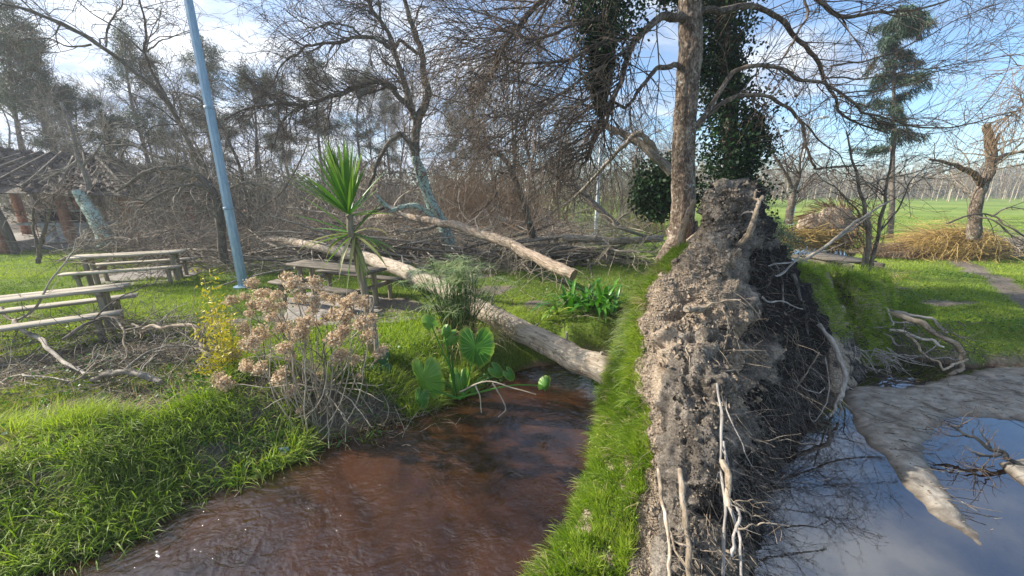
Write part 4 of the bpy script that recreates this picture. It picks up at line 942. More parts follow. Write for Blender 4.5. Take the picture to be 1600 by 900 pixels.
ivy_along([(1060, -80, TY - .1), (1030, -30, TY - .3), (1040, 5, TY - .3)], [.2, .16, .08], 500, .05)
mb.build('ivy', M['ivy'], tr, kind='stuff')

# ------------------------------------------------------------------ ivy-clad tree just behind it
it = thing('ivy_tree', on(1150, 340, 0) * [0, 0, 0] + [4.35, 9.4, 0], 'dark ivy-smothered tree right behind the tall brown trunk', 'tree')
IY = 9.4
mb = MB(); limb(mb, atp([(1150, 430, IY), (1150, 300, IY), (1140, 180, IY), (1130, 60, IY), (1125, -60, IY), (1120, -300, IY)]), .2, .1, 12, 40, .05); mb.build('trunk', M['bark_tree'], it)
mb = MB()
ivy_along([(1155, 390, IY), (1148, 330, IY), (1146, 270, IY), (1140, 210, IY), (1138, 150, IY), (1135, 90, IY), (1128, 30, IY), (1122, -40, IY), (1115, -140, IY), (1112, -260, IY)], [.45, .6, .85, .9, .72, .62, .58, .66, .8, .5], 21000, .075)
ivy_along([(1150, 300, IY - .3), (1170, 240, IY - .3), (1180, 190, IY - .3)], [.45, .5, .25], 3800, .07)
ivy_along([(1110, 130, IY - .3), (1090, 100, IY - .3), (1080, 60, IY - .3)], [.3, .3, .2], 1500, .07)
ivy_along([(1090, 10, IY - .3), (1050, -10, IY - .3), (1020, -20, IY)], [.4, .3, .2], 1500, .07)
mb.build('ivy', M['ivy'], it, kind='stuff')
mb = MB(); Pm = cat(atp([(1150, 330, IY), (1140, 180, IY), (1130, 60, IY), (1122, -60, IY)]), 10)
crown(None, [Pm], [np.full(10, .08)], [(60, .6, 1.6, 7, (40, 90), .25, .02, .02, .006, None, 0), (300, .3, .9, 5, (30, 70), .3, 0, .01, .004, None, 0)], None, mb=mb)
mb.build('twigs', M['twig'], it, kind='stuff')

def bushy(name, c, rad, n, sz, mat, label, cat_, stems=14, group=None, asp=.6):
    c = np.array(c, float); t = thing(name, (c[0], c[1], c[2] - rad[2]), label, cat_, group)
    mb = MB(); d = norm(rng.normal(size=(n, 3))); rr = rng.random(n) ** .4
    k = 1 + .45 * fbm(d * 1.5 + c, 1.4, 3, 21)
    p = c + d * np.array(rad) * (rr * k)[:, None]
    p = p[p[:, 2] > c[2] - rad[2] * .98]
    leaves(mb, p, rng.uniform(sz * .6, sz * 1.4, len(p)), None, asp); mb.build('foliage', mat, t, kind='stuff')
    mb = MB()
    for s in range(stems):
        e = c + norm(rng.normal(size=3) + [0, 0, .6]) * np.array(rad) * .8; b = c - [0, 0, rad[2]] + rng.normal(size=3) * [.1, .1, 0]
        limb(mb, [b, (b + e) / 2 + rng.normal(size=3) * .1, e], .02, .006, 5, 7)
    mb.build('stems', M['branch'], t, kind='stuff'); return t
bushy('ivy_bush', at(1032, 300, 10.2), (.85, .7, .8), 6500, .09, M['ivy'], 'dark glossy evergreen bush left of the tall brown trunk', 'bush', asp=.8)
bushy('waterside_shrub', at(1200, 374, 11.5), (.95, .7, .72), 9000, .06, M['evergreen'], 'blue-green feathery shrub at the stream edge right of the root plate', 'shrub', asp=.35)

# ------------------------------------------------------------------ lichened willow in the middle
wt = thing('lichened_tree', on(702, 394, 0), 'leaning bare tree with pale green lichen on its trunk, crown swept to the left', 'tree')
WY = on(702, 394, 0)[1]
mb = MB(); P, R = limb(mb, atp([(710, 405, WY), (700, 375, WY), (688, 345, WY), (672, 312, WY), (658, 270, WY), (650, 245, WY)]), .26, .17, 14, 40, .04, .08)
mb.build('lower_trunk', M['bark_lichen'], wt)
mb = MB(); P, R = limb(mb, atp([(650, 248, WY), (649, 220, WY), (652, 195, WY), (661, 168, WY), (668, 146, WY), (663, 120, WY), (660, 88, WY), (650, 62, WY), (640, 30, WY), (632, 0, WY), (622, -60, WY), (615, -130, WY)]), .17, .05, 10, 60, .05, .08)
mb.build('upper_trunk', M['bark_willow'], wt); Wp = [to_k(P, R)]
WL_ = [
 ([(652, 200, WY), (646, 175, WY - .1), (636, 140, WY - .2), (622, 100, WY - .3), (610, 62, WY - .4), (597, 36, WY - .4), (580, 14, WY - .5), (566, -8, WY - .5), (545, -50, WY - .6)], .12, .03),
 ([(598, 38, WY - .4), (592, 10, WY - .4), (588, -30, WY - .4)], .05, .02),
 ([(650, 185, WY), (640, 165, WY - .3), (622, 150, WY - .5), (608, 131, WY - .7), (585, 128, WY - .9), (560, 136, WY - 1), (530, 148, WY - 1.2), (500, 157, WY - 1.4), (470, 162, WY - 1.5), (430, 165, WY - 1.7), (395, 170, WY - 1.8), (350, 186, WY - 2)], .11, .025),
 ([(612, 76, WY - .4), (592, 64, WY - .6), (562, 57, WY - .8), (535, 67, WY - 1), (508, 70, WY - 1.1), (480, 74, WY - 1.2), (458, 86, WY - 1.4), (436, 105, WY - 1.5), (426, 130, WY - 1.6)], .07, .015),
 ([(562, 57, WY - .8), (548, 42, WY - .9), (532, 39, WY - 1), (515, 37, WY - 1.1), (492, 45, WY - 1.2), (472, 35, WY - 1.3), (448, 18, WY - 1.4)], .04, .012),
 ([(652, 84, WY), (636, 68, WY - .1), (625, 64, WY - .2), (613, 76, WY - .35)], .06, .055),
 ([(486, 160, WY - 1.5), (458, 175, WY - 1.5), (440, 195, WY - 1.5), (428, 225, WY - 1.5), (424, 250, WY - 1.5)], .045, .012),
 ([(520, 151, WY - 1.2), (515, 180, WY - 1.2), (516, 205, WY - 1.2)], .03, .01),
 ([(650, 246, WY), (642, 225, WY - .2), (630, 212, WY - .3), (618, 212, WY - .4), (602, 230, WY - .5), (590, 258, WY - .5), (578, 288, WY - .6), (568, 312, WY - .6)], .10, .05),
 ([(684, 345, WY - .1), (668, 330, WY - .2), (648, 322, WY - .3), (628, 322, WY - .4), (610, 328, WY - .5), (590, 305, WY - .6)], .13, .06),
 ([(672, 145, WY), (690, 152, WY), (712, 158, WY), (738, 162, WY)], .03, .008),
 ([(655, 60, WY), (647, 40, WY + .2), (652, 20, WY + .3), (660, 0, WY + .4), (664, -30, WY)], .04, .012),
 ([(600, 325, WY - .5), (575, 335, WY - .5), (555, 352, WY - .4), (520, 348, WY)], .07, .03),
 ([(625, -40, WY), (560, -200, WY - 1), (520, -420, WY - 2)], .08, .02), ([(622, -60, WY), (680, -260, WY - 1), (760, -480, WY - 2.4)], .08, .02), ([(615, -120, WY), (620, -360, WY - 2), (640, -700, WY - 4)], .08, .02), ([(566, -8, WY - .5), (480, -140, WY - 1.4), (400, -260, WY - 2.4)], .05, .015),
 ([(690, 352, WY - .1), (676, 320, WY - .3), (655, 285, WY - .4), (650, 260, WY - .4)], .09, .05),
]
for k, (pts, r0, r1) in enumerate(WL_):
    mb = MB(); P, R = limb(mb, atp(pts), r0, r1, 8, len(pts) * 6, .05, .1); mb.build('limb', M['bark_lichen'] if k in (9, 17) else M['bark_willow'], wt); Wp.append(to_k(P, R))
mb = MB()
sel = [3, 4, 5, 1, 7, 8]
crown(None, [Wp[k][0] for k in sel], [Wp[k][1] for k in sel], [(150, .8, 2.2, 8, (25, 75), .25, .0, .025, .007, (-.9, 0, .0), .45), (800, .5, 1.4, 6, (20, 60), .25, .02, .012, .005, (-.7, 0, 0), .3), (2700, .25, .8, 4, (20, 60), .25, 0, .007, .0042, (-.4, 0, 0), .2)], None, mb=mb)
crown(None, [w[0] for w in Wp], [w[1] for w in Wp], [(170, .7, 2.2, 7, (25, 75), .3, .02, .025, .007, None, 0), (1100, .4, 1.4, 5, (20, 65), .3, 0, .011, .005, None, 0), (2800, .2, .7, 4, (20, 60), .3, 0, .007, .004, None, 0)], None, mb=mb)
mb.build('twigs', M['twig'], wt, kind='stuff')

# ------------------------------------------------------------------ second fallen trunk and the broken boughs
ft = thing('fallen_log', on(885, 432, 0), 'second fallen trunk, brown and barkless at its near end by the strap-leaved plant', 'fallen trunk')
mb = MB(); P, R = limb(mb, atp([(896, 432, 8.9), (860, 414, 9.4), (815, 390, 10.2), (770, 372, 11.0), (725, 357, 12.0), (690, 349, 13), (640, 340, 14.5), (590, 338, 16.2)]), .155, .12, 36, 240, .05, .07); rough(mb.build('trunk', M['bark_brown'], ft), .0045, .008)
FP = []
for pts, r0, r1 in [([(640, 340, 14.5), (600, 318, 15), (575, 300, 15.2), (540, 290, 15.4)], .09, .03), ([(690, 349, 13), (650, 360, 13.4), (600, 362, 14), (560, 352, 14.5)], .08, .03), ([(600, 338, 16), (560, 345, 16.6), (500, 330, 17), (450, 325, 17)], .08, .03), ([(760, 370, 11.2), (745, 352, 11.4), (750, 330, 11.6)], .03, .01)]:
    mb = MB(); P, R = limb(mb, atp(pts), r0, r1, 8, 24, .06, .1); mb.build('limb', M['dead_grey'], ft); FP.append(to_k(P, R))
crown(ft, [p[0] for p in FP], [p[1] for p in FP], [(120, .8, 2.2, 8, (30, 85), .35, .08, .03, .008, None, 0), (700, .4, 1.3, 5, (25, 75), .35, .03, .013, .006, None, 0)], M['twig_pale'])
mb = MB()
for k in range(90):
    j = rng.integers(2, 30); d = norm(rng.normal(size=3) + [0, -.3, -.3]); b = P0[0] * 0 + to_k(atp([(896, 432, 8.9), (725, 357, 12.0)]), np.array([.1, .1]), 32)[0][j]
    L = rng.uniform(.3, 1.0); limb(mb, [b, b + d * L * .5 + [0, 0, .06], b + d * L + [0, 0, -.1]], .007, .003, 4, 6)
mb.build('shoots', M['twig_pale'], ft, kind='stuff')

def drawn(name, loc, label, cat_, limbs, mat, specs=None, tw='twig', group=None, sides=9, part='limb', biasm=None):
    t = thing(name, loc, label, cat_, group); PP, RR = [], []
    for pts, r0, r1 in limbs:
        mb = MB(); P, R = limb(mb, atp(pts), r0, r1, sides, len(pts) * 6, .03, .1); mb.build(part, M[mat], t); a, b = to_k(P, R); PP.append(a); RR.append(b)
    if specs: crown(t, PP, RR, specs, M[tw])
    return t
drawn('broken_bough', on(1040, 300, 0), 'broken bough torn from a tree, propped high against the tall brown trunk', 'bough',
      [([(1052, 272, 9.3), (1020, 240, 9.4), (985, 215, 9.6), (945, 196, 9.8)], .12, .07), ([(1028, 240, 9.4), (1012, 218, 9.3), (998, 208, 9.3), (980, 222, 9.4), (955, 248, 9.7), (930, 275, 10.2), (900, 305, 11), (860, 335, 12)], .07, .03),
       ([(996, 210, 9.3), (996, 235, 9.3), (992, 262, 9.3)], .035, .012), ([(1052, 250, 9.2), (1046, 236, 9.2), (1052, 238, 9.1)], .03, .012)], 'dead_grey', [(24, .4, 1.2, 6, (30, 80), .3, .05, .012, .005, None, 0), (90, .2, .6, 4, (30, 60), .3, 0, .006, .004, None, 0)])
drawn('snag_tree', on(832, 368, 0), 'small dark broken-topped tree leaning left above the fallen brushwood', 'tree',
      [([(834, 374, 12.6), (826, 340, 12.6), (814, 305, 12.5), (800, 272, 12.4), (788, 250, 12.3), (765, 232, 12.2), (755, 222, 12.2)], .13, .05), ([(800, 272, 12.4), (806, 240, 12.4), (806, 205, 12.5), (812, 160, 12.6), (808, 110, 12.8)], .055, .02),
       ([(798, 270, 12.4), (785, 272, 12.2), (777, 270, 12.1), (772, 290, 12), (774, 304, 11.9), (762, 320, 11.8), (745, 335, 11.7)], .04, .018), ([(774, 304, 11.9), (790, 318, 11.8), (815, 320, 11.7)], .02, .008), ([(772, 300, 12), (768, 285, 12), (778, 262, 12)], .02, .008)], 'bark_willow',
      [(40, .5, 1.6, 7, (25, 70), .25, -.03, .015, .006, None, 0), (200, .3, .9, 5, (25, 60), .25, 0, .008, .005, None, 0)])
drawn('fallen_bough', on(930, 372, 0), 'long grey bough lying on the lawn behind the strap-leaved plant', 'bough',
      [([(880, 372, 12.5), (930, 374, 12.2), (980, 376, 12), (1035, 372, 11.8)], .13, .11), ([(1010, 370, 12), (985, 362, 11.4), (960, 350, 11.5), (985, 330, 12), (1012, 305, 12.6)], .05, .02), ([(940, 372, 12.2), (960, 390, 11), (1000, 395, 10.6)], .04, .015)], 'dead_grey',
      [(60, .6, 1.8, 7, (25, 80), .3, .06, .02, .006, None, 0), (300, .3, .9, 5, (25, 70), .3, .05, .01, .005, None, 0)], 'twig_pale')
drawn('bent_bough', on(905, 330, 0), 'bent grey stem arching over the brushwood beside the distant lamp post', 'bough',
      [([(965, 355, 15), (935, 325, 15.5), (905, 298, 16), (880, 272, 16.4), (858, 262, 16.8), (840, 268, 17)], .15, .06), ([(905, 298, 16), (870, 275, 15.4), (840, 255, 15)], .06, .02)], 'branch',
      [(60, .8, 2, 7, (25, 80), .25, .03, .025, .008, None, 0), (260, .4, 1.2, 5, (25, 70), .3, 0, .012, .006, None, 0)], 'twig_far')
drawn('leaning_trunk', on(158, 386, 0), 'snapped tree trunk covered in grey lichen leaning against the wooden shelter', 'tree trunk',
      [([(170, 388, 14.6), (160, 362, 14.8), (146, 338, 15), (132, 316, 15.2), (122, 299, 15.3)], .28, .17)], 'bark_lichen', sides=14)
drawn('slender_tree', on(142, 330, 0), 'thin pale stem rising through the shelter roof above the leaning trunk', 'tree',
      [([(140, 372, 16), (141, 315, 16), (134, 275, 16), (124, 250, 16), (112, 205, 16.2), (96, 160, 16.4)], .13, .05), ([(124, 250, 16), (95, 268, 15.6), (60, 285, 15.4)], .05, .015), ([(128, 262, 16), (155, 230, 16), (170, 200, 16)], .05, .015)], 'dead_grey',
      [(50, .8, 2.2, 7, (25, 70), .25, .0, .02, .007, None, 0), (260, .4, 1.2, 5, (25, 60), .3, 0, .011, .006, None, 0)], 'twig_far')
drawn('bent_tree', on(350, 410, 0), 'small dark tree bent over to the left just behind the blue lamp post', 'tree',
      [([(352, 412, 11), (346, 370, 11), (342, 330, 11), (336, 304, 11), (318, 282, 11), (300, 268, 11), (275, 262, 10.8), (240, 264, 10.6), (210, 280, 10.4), (180, 300, 10.3)], .13, .035), ([(336, 304, 11), (305, 288, 10.6), (270, 296, 10.3), (235, 312, 10), (215, 330, 9.9)], .05, .014), ([(344, 345, 11), (330, 300, 11.4), (318, 250, 11.6), (300, 215, 11.8)], .05, .015), ([(338, 310, 11), (380, 285, 11), (410, 290, 11), (440, 275, 11.2)], .04, .012)], 'branch',
      [(120, .6, 1.8, 7, (30, 80), .3, .06, .02, .006, None, 0), (700, .3, 1.0, 5, (25, 70), .3, .03, .01, .004, None, 0)], 'twig_far')
drawn('young_tree', on(58, 412, 0), 'small wispy tree on the lawn in front of the shelter', 'tree',
      [([(60, 412, 9.2), (60, 390, 9.2), (70, 360, 9.2), (78, 330, 9.2), (86, 300, 9.3)], .05, .015), ([(60, 390, 9.2), (52, 360, 9.2), (52, 330, 9.2), (60, 315, 9.2), (90, 300, 9)], .03, .01)], 'branch',
      [(30, .4, 1.2, 7, (25, 70), .3, .03, .012, .005, None, 0), (160, .2, .7, 4, (25, 60), .3, .03, .007, .004, None, 0)], 'twig')

# ------------------------------------------------------------------ lamp posts
def lamp(bx, Y, r0, r1, H, mat, label, arm):
    x = bx; t = thing('lamp_post', (x, Y, 0), label, 'lamp post')
    mb = MB(); Pz = np.array([(x, Y, z) for z in np.linspace(-.1, H, 14)]); tubes(mb, Pz, np.linspace(r0, r1, 14), 8, var=.5); mb.build('pole', mat, t, smooth=False)
    mb = MB(); tubes(mb, np.array([(x, Y, -.05), (x, Y, .02), (x, Y, .03)]), np.array([r0 * 1.9, r0 * 1.9, r0 * 1.2]), 12, var=.5); mb.build('base_flange', mat, t, smooth=False)
    for hz_ in (1.9, 4.1):
        mb = MB(); rr_ = r0 + (r1 - r0) * hz_ / H; tubes(mb, np.array([(x, Y, hz_), (x, Y, hz_ + .01), (x, Y, hz_ + .05), (x, Y, hz_ + .06)]), np.array([rr_, rr_ + .006, rr_ + .006, rr_]), 16, var=.2); mb.build('band', mat, t, smooth=False)
    mb = MB(); limb(mb, [(x, Y, H - .1), (x + arm * .3, Y - .1, H + .25), (x + arm, Y - .2, H + .35)], r1 * .7, r1 * .6, 8, 12); mb.build('arm', mat, t)
    mb = MB(); limb(mb, [(x + arm * .9, Y - .2, H + .35), (x + arm * 1.2, Y - .22, H + .37), (x + arm * 1.6, Y - .25, H + .36)], .10, .07, 10, 8); mb.build('lamp_head', mat, t)
    return t
a, b = rayd(382, 455); lamp(a * 9.1, 9.1, .115, .075, 7.4, M['galv'], 'tall blue-grey metal lamp post rising from the lawn past the top of the picture', .8)
a, b = rayd(932, 340); lamp(a * 20, 20, .11, .07, 5.9, M['galv_pale'], 'pale lamp post half hidden in fallen brushwood left of the tall brown trunk', -.6)
a, b = rayd(1241, 320); lamp(a * 26, 26, .11, .08, 6.4, M['galv_pale'], 'thin pale lamp post beside a small bare tree on the far lawn', .6)

# ------------------------------------------------------------------ picnic tables
def picnic(E0, E1, label, H=.75, tw=.42, legs=(.12, .88), off=.62, bh=.44, nplank=2, wood='wood', post='wood_post'):
    E0 = np.array(E0, float); E1 = np.array(E1, float); D = E1 - E0; D[2] = 0; D = norm(D); S = np.array([-D[1], D[0], 0]); c = (E0 + E1) / 2
    t = thing('picnic_table', (c[0], c[1], 0), label, 'picnic table')
    for k in range(nplank):
        o = (k - (nplank - 1) / 2) * (tw / nplank + .006); e = rng.normal(size=2) * .015
        mb = MB(); plank(mb, E0 * [1, 1, 0] + S * o + [0, 0, H] + D * e[0], E1 * [1, 1, 0] + S * o + [0, 0, H + rng.normal() * .003] + D * e[1], tw / nplank, .045); mb.build('top_plank', M[wood], t)
    for s in (-1, 1):
        mb = MB(); plank(mb, E0 * [1, 1, 0] + S * off * s + [0, 0, bh], E1 * [1, 1, 0] + S * off * s + [0, 0, bh], .24, .05); mb.build('bench_plank', M[wood], t)
    for f in legs:
        b = (E0 * (1 - f) + E1 * f) * [1, 1, 0]; g = float(height(b[0], b[1]))
        for s in (-1, 1):
            p = b + S * s * tw * .3
            mb = MB(); limb(mb, [p + [0, 0, g - .1], p + [0, 0, H * .5], p + [0, 0, H - .03]], .058, .055, 10, 6, 0, .02); mb.build('leg', M[post], t)
            p = b + S * s * off
            mb = MB(); limb(mb, [p + [0, 0, g - .1], p + [0, 0, bh * .5], p + [0, 0, bh - .03]], .048, .048, 9, 5, 0, .02); mb.build('bench_leg', M[post], t)
        mb = MB(); plank(mb, b - S * (off + .08) + [0, 0, bh - .075], b + S * (off + .08) + [0, 0, bh - .075], .08, .09); mb.build('crossbeam', M[post], t)
        mb = MB(); plank(mb, b - S * tw * .5 + [0, 0, H - .06], b + S * tw * .5 + [0, 0, H - .06], .08, .07); mb.build('top_bearer', M[post], t)
    return t
picnic((-6.75, 6.3, 0), (-8.75, 4.85, 0), 'nearest picnic table with a bleached plank top and long benches, cut by the left edge', tw=.46)
picnic(on(112, 402, .75), on(290, 392, .75), 'picnic table on the lawn left of the blue lamp post, before the shelter', tw=.5)
picnic(on(462, 410, .75), on(592, 424, .75), 'dark picnic table on round posts under the big fallen trunk beside the yucca', tw=.5, wood='wood_dark', off=.6)
picnic(on(792, 380, .75), on(872, 369, .75), 'dark picnic table in the brushwood above the second fallen trunk', tw=.55, wood='wood_dark')

# ------------------------------------------------------------------ the ruined shelter
def shelter():
    c = np.array([-21.2, 18.2]); t = thing('picnic_shelter', (c[0], c[1], 0), 'open wooden shelter with brick-red posts and a collapsing tiled roof', 'shelter')
    hx, hy, ez, rz = 4.4, 3.0, 2.35, 4.05
    ang = .25; Rm = np.array([[cos(ang), -sin(ang), 0], [sin(ang), cos(ang), 0], [0, 0, 1]])
    T = lambda p: np.asarray(p, float) @ Rm.T + np.array([c[0], c[1], 0])
    for x in (-1, -.33, .4, 1):
        for y in (-1, 1):
            mb = MB(); b = (x * (hx - .7), y * (hy - .6)); V = []
            plank(mb, T((b[0], b[1], -.1)), T((b[0], b[1], ez + .05)), .26, .26, up=(0, 1, 0)); mb.build('post', M['brick'], t)
    for y in (-1, 1):
        mb = MB(); plank(mb, T((-hx, y * (hy - .6), ez + .12)), T((hx, y * (hy - .6), ez + .1)), .16, .22); mb.build('beam', M['wood_dark'], t)
    for k in range(9):
        x = -hx + hx * 2 * k / 8
        for s in (-1, 1):
            mb = MB(); plank(mb, T((x, s * (hy + .3), ez + .1)), T((x * .35, 0, rz - .05 - .2 * (k == 6))), .07, .12); mb.build('rafter', M['wood_dark'], t)
    # roof slopes (hipped), each a sheet of tile rows; the right hand side has slumped
    rd = hx * .38
    faces = [[(-hx, -hy - .35, ez), (hx, -hy - .35, ez - .25), (rd, 0, rz - .35), (-rd, 0, rz)], [(hx, hy + .35, ez), (-hx, hy + .35, ez), (-rd, 0, rz), (rd, 0, rz - .35)],
             [(-hx, hy + .35, ez), (-hx, -hy - .35, ez), (-rd, 0, rz), (-rd, 0, rz)], [(hx, -hy - .35, ez - .25), (hx, hy + .35, ez), (rd, 0, rz - .35), (rd, 0, rz - .35)]]
    for fi, (a, b, c_, d) in enumerate(faces):
        a, b, c_, d = map(np.array, (a, b, c_, d)); mb = MB(); rows = 13
        n = norm(np.cross(b - a, d - a))
        for r in range(rows):
            for k in range(34 if fi < 2 else 22):
                K = 34 if fi < 2 else 22
                u0, u1 = k / K, (k + .96) / K; v0, v1 = r / rows, (r + 1.1) / rows
                if fi == 0 and (fbm(np.array([[k * .17, r * .22]]), 1, 2, 77)[0] > .42 or (r < 2 and rng.random() < .25)): continue
                q = lambda u, v: (a * (1 - u) + b * u) * (1 - v) + (d * (1 - u) + c_ * u) * min(v, 1)
                j = rng.normal() * .03; lift = n * (.05 + j)
                p = [q(u0, v0) + lift * 1.3, q((u0 + u1) / 2, v0) + lift * 2.4, q(u1, v0) + lift * 1.3, q(u1, v1) + lift * .4, q((u0 + u1) / 2, v1) + lift * 1.5, q(u0, v1) + lift * .4]
                mb.add(T(p), q=[(0, 1, 4, 5), (1, 2, 3, 4)], var=rng.random())
        mb.build('roof_tiles', M['tile'], t, smooth=False, kind='stuff')
        mb = MB(); p = [a, b, c_, d]; lo = [x - n * .05 for x in p]; mb.add(T(p + lo), q=[(0, 1, 2, 3), (7, 6, 5, 4), (0, 4, 5, 1)], var=.3); 
        mb.build('roof_boards', M['wood_dark'], t, smooth=False)
    mb = MB()
    for k in range(9):
        x = rng.uniform(-hx * .2, hx * 1.2); b = np.array([x, -hy * rng.uniform(.3, 1.25), ez + rng.uniform(-.4, .9)]); d = norm(np.array([rng.normal() * .9, rng.normal() * .4, -.5 + rng.normal() * .3]))
        plank(mb, T(b), T(b + d * rng.uniform(.5, 1.6)), rng.uniform(.05, .14), .03)
    mb.build('broken_boards', M['wood_dark'], t, kind='stuff')
    # floor slab
    mb = MB(); box(mb, T((0, 0, -.02)), (hx * 2 + .6, hy * 2 + .6, .18), Rm); mb.build('concrete_pavement', M['concrete'], smooth=False, kind='structure')
shelter()
def barbecue():
    A = on(96, 380, 0); t = thing('stone_counter', A, 'stone barbecue counter with grey slab top and black hearth before the shelter', 'barbecue')
    c = A.copy()
    mb = MB(); box(mb, c + [-.35, .3, .40], (.45, .8, .80), jit=.006, var=.9); mb.build('pier', M['stone'], t, smooth=False)
    mb = MB(); box(mb, c + [.75, .3, .40], (1.35, .8, .80), jit=.006, var=.5); mb.build('base', M['stone'], t, smooth=False)
    mb = MB(); plank(mb, c + [-1.5, .3, .86], c + [1.9, .3, .86], .95, .11); mb.build('slab_top', M['stone'], t, smooth=False)
    mb = MB()
    for x in (-.75, 1.2): box(mb, c + [x, .45, 1.16], (.2, .5, .46), var=.3)
    box(mb, c + [.22, .72, 1.16], (2.1, .1, .46), var=.3); mb.build('hearth', M['near_black'], t, smooth=False)
    mb = MB(); plank(mb, c + [-.95, .42, 1.43], c + [1.4, .42, 1.43], .7, .07); mb.build('hearth_lintel', M['stone'], t, smooth=False)
    for k in range(5):
        mb = MB(); plank(mb, c + [-.6 + k * .4, .2, 1.0], c + [-.6 + k * .4, .65, 1.0], .03, .02); mb.build('grate_bar', M['near_black'], t)
barbecue()
# brick post with a dark trunk at the far left edge
a, b = rayd(8, 380); t = thing('gate_post', (a * 14.5, 14.5, 0), 'brick-red post with a dark wooden prop at the far left edge of the lawn', 'post')
mb = MB(); plank(mb, (a * 14.5, 14.5, -.1), (a * 14.5 - .35, 14.5, 2.5), .4, .4, up=(0, 1, 0)); mb.build('brick_pillar', M['brick'], t)
mb = MB(); limb(mb, [(a * 14.5 + .45, 14.4, -.1), (a * 14.5 + .3, 14.4, 1.2), (a * 14.5 + .05, 14.4, 2.6)], .13, .12, 9, 10); mb.build('prop', M['wood_dark'], t)

# ------------------------------------------------------------------ yucca
def strap(parent, mat, b, d, L, w, droop, name='leaf', seg=7, fold=.25, side=None, twist=0, wprof=None):
    """one long leaf with a folded midrib"""
    b = np.array(b, float); d = norm(np.array(d, float)); s = norm(np.cross(d, [0, 0, 1.]) if side is None else np.array(side, float)); P = [b]; dd = d; dirs = [d]
    for k in range(seg):
        dd = norm(dd + np.array([0, 0, -1.]) * droop * (k + 1) / seg * (2. / seg)); P.append(P[-1] + dd * L / seg); dirs.append(dd)
    V = []; wp = wprof or (lambda t: (.55 + .45 * min(1, t * 5)) * (1 - max(0, (t - .45) / .55) ** 1.6))
    for k, (p, dr) in enumerate(zip(P, dirs)):
        t = k / seg; ww = w * wp(t) + .0008; n = norm(np.cross(s, dr))
        V += [p - s * ww * .5 + n * ww * fold, p, p + s * ww * .5 + n * ww * fold]
    q = [(3 * k + j, 3 * k + j + 1, 3 * k + j + 4, 3 * k + j + 3) for k in range(seg) for j in (0, 1)]
    bk = np.zeros((len(V), 3)); bk[:, 0] = np.repeat(np.linspace(0, 1, seg + 1), 3)
    mb = MB(); mb.add(V, q=q, bark=bk, var=rng.random()); return mb.build(name, mat, parent)
def yucca():
    Y = 5.05; t = thing('yucca_plant', at(578, 560, Y), 'tall spiky yucca with a bare stem and a bright green head of sword leaves', 'yucca')
    mb = MB(); P, R = limb(mb, atp([(580, 566, Y), (576, 510, Y), (572, 470, Y), (564, 430, Y), (556, 395, Y), (548, 355, Y), (545, 335, Y)]), .055, .04, 12, 60, .012, .05)
    mb.build('stem', M['wood_post'], t)
    top = at(545, 332, Y); mid = at(552, 365, Y)
    # crown leaves: direction in the picture plane (dx, dz) and length
    for k in range(64):
        az = rng.uniform(0, 2 * pi); el = radians(np.clip(rng.normal(62, 22), -5, 88)); d = np.array([cos(az) * cos(el) - .17, sin(az) * cos(el), sin(el)])
        L = rng.uniform(.62, 1.02) * (1.0 if el > .6 else .85); strap(t, M['yucca'], top + norm(d) * .03 - [0, 0, (1 - el / 1.5) * .06], d, L, rng.uniform(.042, .058), rng.uniform(.0, .18) + (.25 if el < .4 else 0), 'leaf')
    for k in range(14):
        az = rng.uniform(0, 2 * pi); el = radians(rng.uniform(-55, 15)); d = np.array([cos(az) * cos(el), sin(az) * cos(el), sin(el)])
        strap(t, M['yucca' if rng.random() < .45 else 'yucca_old'], mid + norm(d) * .03, d, rng.uniform(.45, .85), rng.uniform(.035, .055), rng.uniform(.3, 1.1), 'leaf')
    for k in range(12):
        d = np.array([rng.normal() * .22, rng.normal() * .22 - .05, -1]); strap(t, M['yucca' if k % 3 == 0 else 'yucca_old'], mid - [0, 0, .06] + rng.normal(size=3) * .02, d, rng.uniform(.45, .8), rng.uniform(.03, .05), 0, 'leaf')
    for (dx, dz, L) in [(-1, .12, .8), (1, -.25, .75), (-.9, -.2, .8), (.75, .75, .7), (-.85, .35, .85), (-.8, .62, .9), (-.45, -.9, .55), (-.6, -.6, .7)]:
        strap(t, M['yucca'], mid, (dx, rng.normal() * .2, dz), L, .05, .15, 'leaf')
yucca()
def stake():
    Y = 4.95; t = thing('cut_stem', at(588, 560, Y), 'grey cut plant stem standing like a stake right beside the yucca stem', 'stake')
    mb = MB(); limb(mb, atp([(590, 566, Y), (586, 520, Y), (581, 490, Y), (581, 466, Y)]), .036, .024, 10, 24, .004, .1); mb.build('stem', M['dead_grey'], t)
    mb = MB(); p = at(581, 467, Y); limb(mb, [p, p + [0, 0, .01], p + [0, 0, .03]], .024, .006, 10, 5); mb.build('tip', M['root_pale'], t)
stake()
